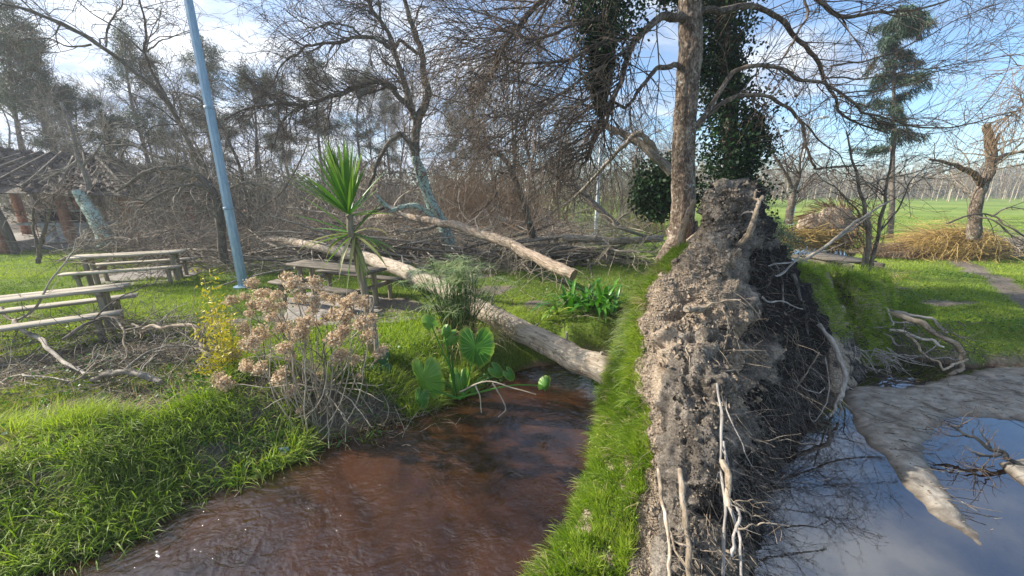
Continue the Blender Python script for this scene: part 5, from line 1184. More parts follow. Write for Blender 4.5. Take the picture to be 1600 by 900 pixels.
def cactus():
    Y = 4.75; t = thing('prickly_pear', at(598, 590, Y), 'small green prickly pear with upright flat pads right of the yucca stem', 'cactus')
    for x, y, w, h, tl in [(598, 556, .10, .27, .1), (588, 580, .07, .22, -.2), (551, 600, .07, .26, .05), (604, 578, .08, .22, .3)]:
        c = at(x, y, Y + rng.normal() * .04); mb = MB(); u, v = np.meshgrid(np.linspace(0, 2 * pi, 17)[:-1], np.linspace(0, pi, 11)); V = np.stack([np.sin(v) * np.cos(u) * w * (1 + .2 * -np.cos(v)), np.sin(v) * np.sin(u) * .02, -np.cos(v) * h * .5], -1)
        ca, sa = cos(tl), sin(tl); V = V @ np.array([[ca, 0, -sa], [0, 1, 0], [sa, 0, ca]]); i = np.arange(16 * 11).reshape(11, 16)
        q = np.stack([i[:-1], np.roll(i[:-1], -1, 1), np.roll(i[1:], -1, 1), i[1:]], -1).reshape(-1, 4); mb.add(V.reshape(-1, 3) + c, q=q, var=rng.random()); mb.build('pad', M['cactus'], t)
cactus()

# ------------------------------------------------------------------ hydrangea with dead flower heads
def gz(x, y): return float(height(x, y))
def hydrangea():
    c = on(500, 608, -.1); Yc = c[1]; t = thing('hydrangea_bush', (c[0], c[1], gz(c[0], c[1])), 'sprawling hydrangea bush with bare stems and dried pinkish flower heads on the bank', 'bush')
    heads = [(393, 443), (449, 435), (410, 460), (432, 462), (492, 443), (507, 462), (522, 468), (553, 466), (566, 474), (525, 492), (510, 497), (488, 485), (440, 478), (425, 495), (445, 510), (455, 522), (437, 515), (385, 541), (368, 553), (395, 535), (385, 572), (350, 601), (342, 590), (578, 500), (535, 520), (524, 532), (577, 527), (556, 562), (438, 587), (458, 612), (380, 512), (362, 470), (540, 495), (470, 522), (415, 478), (470, 468), (405, 520), (478, 505), (560, 510), (460, 445)]
    protos = []
    for k in range(4):
        mb = MB(); n = 300; d = norm(rng.normal(size=(n, 3)) + [0, 0, .45]); d = d[fbm(d * 1.3 + k * 7, 1.6, 2, 5) > -1.2]; n = len(d); p = d * rng.uniform(.45, 1, (n, 1)) * np.array([.12, .12, .085]) * (1 + .4 * fbm(d + k * 3, 1.5, 2, 8)[:, None])
        leaves(mb, p, rng.uniform(.018, .036, n), norm(np.cross(d, rng.normal(size=(n, 3)))), .9)
        st = p[::9]; z = np.zeros_like(st); tubes(mb, np.stack([z + [0, 0, -.04], st * .6, st], 1), np.full((len(st), 3), .002), 3, cap=False)
        protos.append(mb)
    first = []
    heads += [(x + rng.normal() * 16, y + rng.uniform(4, 40)) for x, y in heads[::2]] + [(410, 590), (470, 640), (500, 585), (560, 590), (530, 560), (455, 560), (420, 560), (600, 545)]
    bases = [on(490 + rng.normal() * 48, 608 + rng.normal() * 10, 0) for _ in range(14)]
    for i, (x, y) in enumerate(heads):
        Y = Yc + rng.uniform(-.55, .5) + (x - 470) * -.0012 + (.15 if y < 480 else 0); p = at(x, y, Y)
        k = i % 4
        if i < 4: o = protos[k].build('flower_head', M['petal'], None); o.parent = t; first.append(o)
        else: o = first[k].copy(); COL.objects.link(o)
        o.parent = t; o.location = Vector(p) - t.location; o.rotation_euler = (rng.normal() * .5, rng.normal() * .5, rng.uniform(0, 6)); s = rng.uniform(.66, 1.15) * (1 if i < 42 else .8); o.scale = (s, s, s * rng.uniform(.8, 1.1))
        b = bases[rng.integers(14)].copy(); b[2] = gz(b[0], b[1]) - .02
        m1 = b + (p - b) * .35 + np.array([(p[0] - b[0]) * .15, rng.normal() * .06, -.03]); m2 = b + (p - b) * .72 + np.array([rng.normal() * .04, rng.normal() * .04, .02])
        mb = MB(); limb(mb, [b, m1, m2, p - [0, 0, .04]], .0085, .004, 6, 14, .03, .15); mb.build('stem', M['twig_pale' if rng.random() < .7 else 'branch'], t)
    # arching bare stems drooping to the water
    for pts in [[(510, 605), (540, 606), (575, 615), (600, 628)], [(505, 608), (530, 612), (560, 640), (582, 668)], [(508, 612), (520, 640), (515, 670), (498, 692)], [(506, 612), (530, 640), (545, 662)], [(500, 608), (470, 612), (430, 628), (410, 640)], [(495, 608), (460, 600), (420, 606), (380, 600), (352, 605)], [(505, 604), (540, 598), (575, 602), (600, 600)], [(500, 606), (478, 580), (440, 560), (420, 548)], [(508, 614), (512, 660), (514, 700)], [(500, 610), (490, 640), (478, 655)], [(506, 604), (480, 575), (450, 560), (412, 555)], [(512, 604), (538, 576), (556, 550), (572, 528)], [(502, 610), (536, 650), (540, 690)]]:
        n = len(pts); mb = MB(); P = atp([(x, y, Yc - .1 - .45 * k / (n - 1) * (1 if y > 610 else .3)) for k, (x, y) in enumerate(pts)]); limb(mb, P, .010, .004, 6, 16, .015, .15); mb.build('stem', M['twig_pale'], t)
    mb = MB(); n = 520; p = atp([(rng.normal(480, 62), rng.normal(560, 42), Yc + rng.normal() * .25) for _ in range(n)]); leaves(mb, p, rng.uniform(.015, .045, n), None, .6); mb.build('buds', M['grass_lawn'], t, kind='stuff')
    mb = MB(); A = []; 
    PPx = np.stack([to_k(atp([(500, 608, Yc), (x, (y + 608) / 2, Yc), (x + 20, y, Yc)]), np.ones(3))[0] for x, y in [(430, 470), (470, 450), (520, 470), (560, 480), (400, 560), (390, 520), (570, 560), (540, 640), (510, 680), (450, 640)]])
    P, R = grow(PPx, np.full(PPx.shape[:2], .006), 70, .2, .6, 6, (20, 70), .25, 0, .9, .005, .003); tubes(mb, P, R, 4, cap=False); mb.build('side_stems', M['twig_pale'], t, kind='stuff')
hydrangea()
def yellow_shrub():
    c = on(350, 600, -.1); Y = c[1] + .25; t = thing('yellow_shrub', (c[0], c[1], gz(c[0], c[1])), 'shrub with bright yellow-green leaves at the left side of the dead flower heads', 'shrub')
    tips = [(318, 428), (328, 452), (338, 470), (330, 500), (345, 492), (322, 520), (360, 500), (350, 530), (325, 560), (318, 580), (340, 560), (365, 520), (345, 590), (325, 605), (370, 590), (390, 610), (420, 620), (362, 620), (335, 545), (348, 575), (372, 560)]
    mb2 = MB()
    for x, y in tips:
        b = at(355 + rng.normal() * 12, 615, Y); e = at(x, y, Y + rng.normal() * .15); m = (b + e) / 2 + rng.normal(size=3) * .05
        mb = MB(); P, R = limb(mb, [b, m, e], .009, .003, 5, 12, .01); mb.build('stem', M['twig_pale'], t)
        n = 100; i = rng.integers(4, 12, n); d = norm(rng.normal(size=(n, 3)) + [0, 0, .5]); p = P[i] + rng.normal(size=(n, 3)) * .075 + d * .02
        blades(mb2, p, d, rng.uniform(.04, .08, n), rng.uniform(.014, .024, n), .3, 3)
    mb2.build('foliage', M['yellow_leaf'], t, kind='stuff')
yellow_shrub()

# ------------------------------------------------------------------ umbrella sedge, elephant ear, strap-leaved plant
def sedge():
    c = at(718, 528, 5.9); t = thing('umbrella_sedge', c, 'dense clump of umbrella sedge with dark stalks and drooping grassy heads before the fallen trunk', 'sedge')
    mb = MB(); mf = MB(); n = 170
    for k in range(n):
        b = c + np.array([rng.normal() * .16, rng.normal() * .12, 0]); L = rng.uniform(.55, 1.4); az = rng.uniform(0, 2 * pi); sp = abs(rng.normal()) * .42
        d = np.array([cos(az) * sp, sin(az) * sp * .8, 1]); e = b + norm(d) * L; m = (b + e) / 2 + np.array([-d[0], -d[1], 0]) * .10
        limb(mb, [b, m, e], .0055, .0035, 4, 7, 0, 0)
        nb = rng.integers(12, 20); aa = np.linspace(0, 2 * pi, nb) + rng.random(); dd = np.stack([np.cos(aa), np.sin(aa), np.full(nb, .12)], 1) + rng.normal(size=(nb, 3)) * .15 + norm(d) * .2
        blades(mf, np.repeat(e[None], nb, 0), dd, rng.uniform(.14, .34, nb), rng.uniform(.007, .012, nb), rng.uniform(.7, 1.6, nb), 4, side=norm(np.cross(dd, [0, 0, 1.])))
    mb.build('stalks', M['weed'], t, kind='stuff'); mf.build('umbels', M['sedge'], t, kind='stuff')
    mb = MB(); n = 420; b = c + rng.normal(size=(n, 3)) * [.35, .2, .05] + [.3, -.1, .15]; blades(mb, b, norm(rng.normal(size=(n, 3)) + [.3, -.3, .8]), rng.uniform(.25, .6, n), rng.uniform(.006, .010, n), 1.4, 4); mb.build('dry_blades', M['grass_dry'], t, kind='stuff')
sedge()
def taro_mat():
    m, N, L, b = new_mat('elephant_ear'); a = attr(N, 'bark').outputs['Vector']; sp = N.new('ShaderNodeSeparateXYZ'); L.new(a, sp.inputs[0])
    # bark.x = |distance from midrib|, bark.y = vein phase, bark.z = edge closeness
    w = N.new('ShaderNodeMath'); w.operation = 'COSINE'; L.new(mth(N, L, 'MULTIPLY', sp.outputs[1], 2 * pi), w.inputs[0])
    r = ramp(N, [(.90, (0, 0, 0)), (1., (1, 1, 1))]); L.new(w.outputs[0], r.inputs[0])
    n = noise(N, L, N.new('ShaderNodeNewGeometry').outputs['Position'], 14, 4)
    v = attr(N, 'var').outputs['Fac']
    base = mixc(N, L, v, (.035, .17, .022), (.15, .33, .03)); base = mixc(N, L, mth(N, L, 'MULTIPLY', n, .35), base, (.09, .20, .02))
    c = mixc(N, L, mth(N, L, 'MULTIPLY', r.outputs[0], .9), base, (.30, .46, .12))
    e = ramp(N, [(.80, (0, 0, 0)), (.95, (1, 1, 1))]); L.new(sp.outputs[2], e.inputs[0]); c = mixc(N, L, mth(N, L, 'MULTIPLY', e.outputs[0], .6), c, (.30, .38, .06))
    L.new(c, b.inputs['Base Color']); b.inputs['Roughness'].default_value = .38
    t = N.new('ShaderNodeBsdfTranslucent'); L.new(c, t.inputs['Color']); mx = N.new('ShaderNodeMixShader'); mx.inputs[0].default_value = .38; L.new(b.outputs[0], mx.inputs[1]); L.new(t.outputs[0], mx.inputs[2]); L.new(mx.outputs[0], N['Material Output'].inputs['Surface'])
    bump(N, L, r.outputs[0], b, .5, .01); return m
M['taro'] = taro_mat()
def taro():
    Y = 4.42; c = at(722, 620, Y); t = thing('elephant_ear_plant', (c[0], c[1], WL), 'elephant ear plant at the waterline with big ribbed heart-shaped green leaves', 'plant')
    def leaf(px, py, size, tip, face, var, curl=.12, Yl=Y, ragged=0):
        """heart-shaped leaf; tip = direction of the tip in space, face = normal"""
        o = at(px, py, Yl); T = norm(np.array(tip, float)); Nn = norm(np.array(face, float)); S = norm(np.cross(T, Nn)); Nn = np.cross(S, T)
        na, nr = 72, 9; V = []; B = []
        for a in range(na):
            th = 2 * pi * a / na; cx, sx = cos(th), sin(th)         # th=0 towards tip
            r = (.5 + .16 * max(cx, 0) ** 3 - .30 * math.exp(-((abs(abs(th - pi) - 0)) / .22) ** 2) + .09 * math.exp(-((abs(th - pi) - .62) / .4) ** 2)) * size
            r *= 1 + .025 * sin(th * 13 + px) + ragged * .12 * sin(th * 7 + px) * rng.random()
            for k in range(nr):
                f = (k + .0) / (nr - 1); x = cx * r * f; s = sx * r * f * .88
                vein = abs(((abs(th - pi) if th > 0 else 0)) / pi * 11)
                z = -curl * size * (f ** 2) * (.55 + .5 * abs(sx)) + .035 * size * f * f * sin(th * 5 + px) + .016 * size * cos(vein * 2 * pi) * f + (.05 * size * f if abs(s) < .02 * size else 0) - .1 * size * max(0, cx) * f * f
                V.append(o + T * x + S * s + Nn * z); B.append((abs(s), vein, f))
        idx = np.arange(na * nr).reshape(na, nr); j = np.roll(idx, -1, 0); q = np.stack([idx[:, :-1], idx[:, 1:], j[:, 1:], j[:, :-1]], -1).reshape(-1, 4)
        mb = MB(); mb.add(V, q=q, bark=B, var=var); mb.build('leaf', M['taro'], t)
        return o
    L = [(744, 542, .54, (.05, .12, -1), (.0, -.95, .35), .12, .08), (663, 592, .52, (.22, -.1, -1), (-.35, -.9, .25), .75, .2), (656, 622, .26, (-.1, -.2, -1), (-.3, -.8, .5), .1, .2), (719, 596, .32, (.0, -.2, -1), (.2, -.9, .3), .55, .35), (703, 528, .22, (-.6, 0, -.4), (.2, -.8, .6), .6, .3),
         (776, 578, .20, (.6, 0, -.5), (0, -.7, .7), .2, .2), (797, 584, .17, (.5, 0, -.6), (0, -.6, .8), .15, .2), (853, 604, .19, (.3, .1, .8), (.2, -.9, .2), .5, .5), (672, 505, .2, (-.5, 0, .6), (0, -.8, .5), .9, .2), (694, 520, .16, (.3, 0, .8), (0, -.8, .6), .6, .4), (740, 610, .14, (.2, 0, -1), (0, -.8, .5), .4, .3)]
    for px, py, s, tp, fc, vr, cu in L:
        o = leaf(px, py, s, tp, fc, vr, cu, Y + (.1 if py < 530 else 0)); b = c + np.array([rng.normal() * .07, rng.normal() * .04, -.02]); m = (b + o) / 2 + np.array([(o[0] - b[0]) * .1, 0, .10])
        mb = MB(); limb(mb, [b, m, o + [0, .02, 0]], .016, .006, 7, 14, .0, .05); mb.build('leaf_stalk', M['clivia'], t)
    for pts in [[(718, 612), (760, 596), (800, 606), (838, 616)], [(742, 600), (750, 620), (752, 645)], [(770, 598), (785, 625), (790, 640), (778, 652)]]:
        mb = MB(); limb(mb, atp([(x, y, Y - .05 * k) for k, (x, y) in enumerate(pts)]), .011, .006, 7, 16, .005); mb.build('leaf_stalk', M['twig_pale'], t)
taro()
def clivia():
    t = thing('strap_leaf_plant', on(925, 485, 0), 'glossy green clump of broad strap leaves on the lawn between the fallen trunks', 'plant')
    c = on(925, 482, 0)
    for k in range(78):
        b = c + np.array([rng.uniform(-.55, .5), rng.normal() * .16, .02]); az = rng.uniform(0, 2 * pi); el = radians(rng.uniform(30, 80)); d = (cos(az) * cos(el), sin(az) * cos(el) - .1, sin(el))
        strap(t, M['clivia'], b, d, rng.uniform(.5, .95), rng.uniform(.06, .09), rng.uniform(.9, 1.9), 'leaf', 6, .12)
    t2 = thing('small_strap_plant', on(868, 492, 0), 'small pale green leafy plant low beside the broad strap-leaved clump', 'plant')
    for k in range(16):
        az = rng.uniform(0, 2 * pi); el = radians(rng.uniform(15, 70)); strap(t2, M['grass_bright'], on(868 + rng.normal() * 9, 492, 0.02), (cos(az) * cos(el), sin(az) * cos(el), sin(el)), rng.uniform(.25, .5), .06, 1.3, 'leaf', 5, .12)
clivia()

# ------------------------------------------------------------------ fallen branches and brushwood on the left
DB = [
 ([(20, 500, 5.6), (35, 515, 5.4), (70, 535, 5.0), (100, 565, 4.6), (130, 585, 4.4)], .035, .02, 'dead_grey', 'grey forked branch lying across the debris below the near picnic table'),
 ([(345, 548, 4.75), (322, 545, 4.75), (312, 530, 4.8), (303, 512, 4.9), (270, 511, 5), (235, 512, 5.1), (205, 508, 5.2)], .035, .02, 'root_pale', 'pale crooked branch ending beside the yellow shrub'),
 ([(255, 598, 4.2), (225, 588, 4.25), (200, 580, 4.3), (175, 585, 4.3), (150, 592, 4.35)], .045, .03, 'dead_grey', 'mossy thick branch at the top edge of the grassy bank'),
 ([(100, 528, 4.9), (150, 500, 5.3), (175, 498, 5.3), (200, 515, 5.1), (260, 510, 5.2)], .022, .012, 'branch', 'dark arched branch over the debris heap'),
 ([(-20, 615, 4.2), (25, 586, 4.4), (55, 590, 4.35), (120, 592, 4.3), (150, 570, 4.5)], .016, .008, 'twig_pale', 'thin pale branch on the sandy debris at the left edge'),
 ([(0, 480, 5.9), (20, 500, 5.7), (60, 478, 5.6), (78, 440, 5.8), (105, 405, 6.1), (120, 372, 6.4)], .022, .008, 'twig_pale', 'upright thin branch rising in front of the near picnic table'),
 ([(190, 585, 4.3), (240, 545, 4.7), (300, 540, 4.8), (340, 560, 4.6)], .018, .010, 'dead_grey', 'grey branch lying on the debris left of the yellow shrub'),
 ([(145, 500, 5.3), (180, 470, 5.6), (215, 455, 5.8), (245, 438, 6.1), (255, 425, 6.3)], .012, .006, 'branch', 'slim dark branch reaching up past the bench end'),
 ([(190, 505, 5.2), (195, 530, 5), (200, 555, 4.8), (190, 570, 4.6)], .014, .009, 'root_pale', 'short pale twig standing in the middle of the debris heap'),
]
PPd, RRd = [], []
for pts, r0, r1, mt, lab in DB:
    P_ = atp(pts); t = thing('fallen_branch', P_[len(P_) // 2], lab, 'branch')
    mb = MB(); P, R = limb(mb, P_, r0, r1, 8, len(pts) * 6, .03, .12); mb.build('stem', M[mt], t); a, b = to_k(P, R)
    crown(t, [a], [b], [(14, .2, .7, 6, (30, 80), .3, .03, .009, .003, None, 0), (45, .1, .4, 4, (30, 60), .3, 0, .005, .0025, None, 0)], M[mt])
def brush(name, n, xr, yr, zr, L0, L1, rad, mats, label_cat, lift=.25, curl=.3, K=6, region=None, px=None, grav=.1, updir=0.):
    for mt, share in mats:
        m = int(n * share); mb = MB()
        if px is not None:
            b = np.array([on(rng.uniform(px[0], px[1]), rng.uniform(px[2], px[3]), 0) for _ in range(m)])
        else: b = np.stack([rng.uniform(*xr, m), rng.uniform(*yr, m), np.zeros(m)], 1)
        if region is not None: b = b[region(b)]; m = len(b)
        b[:, 2] = height(b[:, 0], b[:, 1]) + rng.uniform(zr[0], zr[1], m) * rng.random(m) ** 1.3
        az = rng.uniform(0, 2 * pi, m); d = norm(np.stack([np.cos(az), np.sin(az) * .6, rng.normal(size=m) * lift + updir], 1)); out = [b]; L = rng.uniform(L0, L1, m); dr = rng.normal(size=(m, 3)) * curl * .6
        for k in range(K - 1):
            d = norm(d + dr + rng.normal(size=(m, 3)) * curl * .5 + [0, 0, -grav * (k + 1) / K]); out.append(out[-1] + d * (L / (K - 1))[:, None])
        P = np.stack(out, 1); P[..., 2] = np.maximum(P[..., 2], height(P[:, 0, 0], P[:, 0, 1])[:, None] - .02)
        R = (rng.uniform(.4, 1.6, (m, 1)) * rad) * np.linspace(1, .4, K)[None]
        tubes(mb, P, R, 4 if rad > .01 else 3, cap=False); mb.build(name, M[mt], kind='stuff')
brush('twig_litter', 1500, None, None, (0, .16), .2, .9, .005, [('dead_grey', .5), ('twig_pale', .25), ('twig', .25)], '', px=(-120, 340, 488, 612))
brush('twig_litter', 500, None, None, (0, .3), .3, 1.0, .006, [('branch', .6), ('dead_grey', .4)], '', px=(120, 330, 495, 570))
brush('twig_litter', 420, None, None, (0, .1), .15, .6, .004, [('twig_pale', .5), ('twig', .5)], '', px=(560, 720, 560, 640))
brush('twig_litter', 260, None, None, (0, .12), .3, .9, .005, [('twig_pale', .6), ('twig', .4)], '', px=(600, 1000, 420, 500))
brush('fallen_brushwood', 5200, (-14, 4), (10.5, 17), (0, 1.0), .6, 2.6, .009, [('twig_far', .4), ('dead_grey', .3), ('twig_pale', .2), ('twig', .1)], '', curl=.25, region=lambda b: (b[:, 0] > -1.0 * b[:, 1] * .95) & (b[:, 0] < 4.0) & ~((b[:, 0] > .5) & (b[:, 1] < 11.8)) & (fbm(b[:, :2], .5, 3, 91) > -.35))
brush('fallen_brushwood', 2200, (-15, 5), (15, 26), (0, 1.5), 1, 3.4, .014, [('twig_far', .45), ('dead_grey', .3), ('twig_red', .25)], '', curl=.25)
brush('fallen_brushwood', 700, (-14, -9), (11, 15), (0, 1.3), .8, 2.8, .010, [('twig_far', .6), ('twig', .4)], '', curl=.35, updir=.2)
brush('fallen_brushwood', 260, (-9, 3.5), (11.5, 15), (.1, .8), 1.5, 4.5, .035, [('dead_grey', .6), ('branch', .4)], '', curl=.12, lift=.12)
brush('fallen_brushwood', 160, (-16, -12.5), (12, 15), (0, 1.6), .8, 2.4, .008, [('twig_far', .6), ('twig', .4)], '', curl=.3, updir=.3)
# upright reddish thicket behind the brushwood
def thicket(n, xr, yr, h0, h1, rad, mt, name='thicket', K=5):
    b = np.stack([rng.uniform(*xr, n), rng.uniform(*yr, n), np.zeros(n)], 1); b = b[fbm(b[:, :2], .35, 3, 93) > -.3]; n = len(b); hh = rng.uniform(h0, h1, n) * (1 + .35 * fbm(b[:, :2], .4, 2, 94))
    d = norm(np.stack([rng.normal(size=n) * .18, rng.normal(size=n) * .18, np.ones(n)], 1)); out = [b]
    for k in range(K - 1): d = norm(d + rng.normal(size=(n, 3)) * .10); out.append(out[-1] + d * (hh / (K - 1))[:, None])
    P = np.stack(out, 1); R = np.full((n, 1), rad) * rng.uniform(.6, 1.5, (n, 1)) * np.linspace(1, .3, K)[None]; mb = MB(); tubes(mb, P, R, 3, cap=False)
    Pc, Rc = grow(P, R, n * 3, .3, 1.2, 4, (15, 45), .2, 0, .6, rad * .6, rad * .35, t0=.3); tubes(mb, Pc, Rc, 3, cap=False); mb.build(name, M[mt], kind='stuff')
thicket(1500, (-4, 8.5), (19, 25), 2.2, 4.0, .012, 'twig_red')
thicket(1300, (-26, -3), (20, 30), 2, 4.4, .015, 'twig_far')
thicket(1500, (-60, 14), (34, 52), 3, 7, .025, 'twig_far')

# ------------------------------------------------------------------ background trees (prototypes, then copies)
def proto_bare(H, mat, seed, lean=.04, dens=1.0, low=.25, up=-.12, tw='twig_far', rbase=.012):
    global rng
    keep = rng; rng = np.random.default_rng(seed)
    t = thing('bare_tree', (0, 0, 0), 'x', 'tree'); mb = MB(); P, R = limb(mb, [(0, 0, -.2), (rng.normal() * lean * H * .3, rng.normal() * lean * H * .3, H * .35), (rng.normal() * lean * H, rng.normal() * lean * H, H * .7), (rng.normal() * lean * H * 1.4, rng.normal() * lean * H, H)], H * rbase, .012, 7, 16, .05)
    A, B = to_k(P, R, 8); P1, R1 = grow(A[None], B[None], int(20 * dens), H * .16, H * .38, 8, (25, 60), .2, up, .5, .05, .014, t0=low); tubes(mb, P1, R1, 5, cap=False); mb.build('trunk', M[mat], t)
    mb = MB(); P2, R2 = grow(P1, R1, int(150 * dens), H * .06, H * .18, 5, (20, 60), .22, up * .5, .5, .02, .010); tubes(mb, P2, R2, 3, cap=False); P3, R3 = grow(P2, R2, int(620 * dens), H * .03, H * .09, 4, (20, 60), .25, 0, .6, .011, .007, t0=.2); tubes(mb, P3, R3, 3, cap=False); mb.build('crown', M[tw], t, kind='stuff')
    rng = keep; return t
def proto_pine(H, seed, leafm='pine_needles', spread=.16, low=.45, lean=.0, droop=0.):
    global rng
    keep = rng; rng = np.random.default_rng(seed)
    t = thing('pine_tree', (0, 0, 0), 'x', 'tree'); mb = MB(); P, R = limb(mb, [(0, 0, -.3), (lean * H * .2 + rng.normal() * .1, 0, H * .35), (lean * H * .6 + rng.normal() * .15, rng.normal() * .2, H * .7), (lean * H, rng.normal() * .2, H)], H * .016, .02, 8, 18, .06)
    A, B = to_k(P, R, 12); n1 = 30; P1, R1 = grow(A[None], B[None], n1, H * spread * .5, H * spread * 1.3, 6, (50, 85), .18, -.05 + droop, .5, .05, .015, t0=low); tubes(mb, P1, R1, 5, cap=False); mb.build('trunk', M['pine_bark'], t)
    mb = MB(); m2 = 210; P2, R2 = grow(P1, R1, m2, H * .04, H * .10, 4, (20, 70), .3, -.1 + droop, .5, .015, .008, t0=.35); tubes(mb, P2, R2, 3, cap=False, var=.2)
    N_ = 54; e = P2[rng.integers(0, m2, m2 * N_), rng.integers(1, 4, m2 * N_)] + rng.normal(size=(m2 * N_, 3)) * H * .013; d = norm(rng.normal(size=(m2 * N_, 3)) + [0, 0, .15 - droop * 2])
    s = norm(np.cross(d, rng.normal(size=d.shape))); L = rng.uniform(.014, .03, (len(e), 1)) * H; w = .0028 * H
    V = np.stack([e - s * w * .5, e + s * w * .5, e + d * L], 1).reshape(-1, 3); mb.add(V, t=np.arange(len(V)).reshape(-1, 3), var=np.repeat(rng.random(m2 * N_), 3)); mb.build('crown', M[leafm], t, kind='stuff')
    rng = keep; return t
PROT = {}; place_scale = [1]
def place(key, maker, px, ytop, Y, label, group, H0, rot=None, name=None):
    """stand a copy of a prototype at pixel column px and depth Y so that its top reaches ytop"""
    a, b = rayd(px, ytop); at_, bt = rayd(px, ytop); H = CH + bt * Y; x = a * Y
    if key not in PROT: o = maker(); PROT[key] = o
    else: o = copy_tree(PROT[key])
    z = float(height(np.array([x]), np.array([Y]))[0])
    o.location = (x, Y, z); s = (H - z) / H0; w = max(s, .55) if False else s
    o.scale = (w, w, s); o.rotation_euler = (0, 0, rng.uniform(0, 6.28) if rot is None else rot)
    o['label'] = label; o['group'] = group; place_scale[0] = s
    return o
BL = 'slender leafless tree among many in the tangled wood behind the fallen trunks'; BG = 'leafless trees of the wood behind'
mk = [lambda k=k: proto_bare(9, 'branch', 300 + k, up=[-.12, -.2, -.05, -.15][k], dens=[1, 1.2, .9, 1.1][k]) for k in range(4)]
cols = np.linspace(-120, 1060, 54)
for i, x in enumerate(cols):
    Y = rng.uniform(19, 48); xx = x + rng.normal() * 14; base = np.interp(xx, [-100, 100, 300, 450, 600, 760, 900, 1060], [120, 150, 130, 170, 170, 110, 170, 215])
    k = int(rng.integers(4)); sec = int(np.clip(np.searchsorted([120, 300, 470, 640, 900], xx), 0, 5))
    where = ['behind the shelter', 'between the shelter and the blue lamp post', 'right of the blue lamp post', 'behind the yucca head', 'right of the lichened tree', 'behind the drooping ivy limb'][sec]
    place('b%d' % k, mk[k], xx, base + rng.uniform(-20, 95), Y, 'slender leafless tree of the tangled wood ' + where, 'leafless wood ' + where, 9)
for x, yt, Y in [(800, 70, 24), (770, 120, 27), (835, 130, 22), (735, 150, 30), (880, 160, 26)]:
    place('b1', mk[1], x, yt, Y, 'tall twiggy bare tree in the gap between the lichened tree and the ivy', 'tall bare trees in the central gap', 9)
mp = [lambda k=k: proto_pine(12, 400 + k, low=[.5, .35, .45][k], lean=[.05, -.03, .1][k], spread=[.14, .12, .17][k]) for k in range(3)]
for i, (x, yt, Y, k, lab) in enumerate([
    (20, 18, 22, 0, 'tallest pine at the left edge with clumped foliage against the bright sky'), (-40, 40, 24, 2, 'pine partly cut off by the left edge of the picture'), (48, 105, 21, 1, 'lower bushy pine just behind the left end of the shelter'),
    (185, 58, 27, 1, 'pointed pine rising above the right end of the shelter'), (112, 150, 26, 2, 'short drooping pine directly behind the shelter roof'), (302, 78, 28, 0, 'narrow pine just left of the blue lamp post'), (372, 112, 30, 2, 'pine right of the blue lamp post'),
    (432, 128, 32, 1, 'small-topped pine under the arching willow boughs'), (482, 104, 33, 0, 'pine with a ragged top above the yucca'), (545, 120, 34, 2, 'pine right above the yucca head behind the willow'), (250, 190, 26, 1, 'dark lower pine filling the wood between shelter and lamp post'),
    (600, 150, 36, 1, 'dim pine seen through the forks of the lichened tree'), (706, 165, 40, 1, 'tall narrow greenish conifer right of the lichened tree'), (745, 185, 42, 0, 'second narrow conifer in the gap right of the lichened tree'), (150, 185, 22, 0, 'pine behind the thin stem in the shelter roof'), (340, 200, 24, 2, 'low pine behind the bent tree')]):
    place('p%d' % k, mp[k], x, yt, Y, lab, 'pines behind the picnic lawn', 12)
# araucaria-like conifer on the right
def arau():
    global rng
    keep = rng; rng = np.random.default_rng(77); H = 12
    t = thing('conifer_tree', (0, 0, 0), 'x', 'tree'); mb = MB(); P, R = limb(mb, [(0, 0, -.2), (.05, 0, 4), (-.1, 0, 8), (0, 0, 12)], .17, .03, 9, 20, .03); A, B = to_k(P, R, 14)
    P1, R1 = grow(A[None], B[None], 46, .9, 2.3, 7, (60, 95), .14, .18, .5, .035, .012, t0=.42); tubes(mb, P1, R1, 5, cap=False); mb.build('trunk', M['pine_bark'], t)
    mb = MB(); n = 15000; i = rng.integers(0, 46, n); j = rng.integers(1, 7, n); e = P1[i, j] + rng.normal(size=(n, 3)) * .11; d = norm((P1[i, j] - P1[i, j - 1]) * 3 + rng.normal(size=(n, 3)) * .5 + [0, 0, -.6])
    blades(mb, e, d, rng.uniform(.2, .5, n), np.full(n, .028), .5, 3); mb.build('crown', M['evergreen'], t, kind='stuff'); rng = keep; return t
place('ar', arau, 1388, 6, 19, 'tall drooping dark conifer on a bare stem standing on the right lawn', 'conifer', 12, rot=1.0)
ca_ = bpy.data.objects['conifer_tree']; ca_.scale = (.8, .8, place_scale[0] * 1.02); ca_.location.x = rayd(1393, 380)[0] * 19; ca_.rotation_euler = (0, -.215, 0)
# far poplars across the field
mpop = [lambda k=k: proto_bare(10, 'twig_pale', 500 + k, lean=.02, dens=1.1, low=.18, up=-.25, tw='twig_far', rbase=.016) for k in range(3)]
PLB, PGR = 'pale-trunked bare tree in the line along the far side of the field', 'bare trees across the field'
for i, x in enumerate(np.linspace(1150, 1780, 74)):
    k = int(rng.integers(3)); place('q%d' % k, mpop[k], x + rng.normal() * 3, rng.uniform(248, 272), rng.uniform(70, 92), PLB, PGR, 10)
for i, x in enumerate(np.linspace(860, 1140, 26)):
    k = int(rng.integers(3)); place('q%d' % k, mpop[k], x + rng.normal() * 5, rng.uniform(222, 262), rng.uniform(55, 80), PLB, PGR, 10)
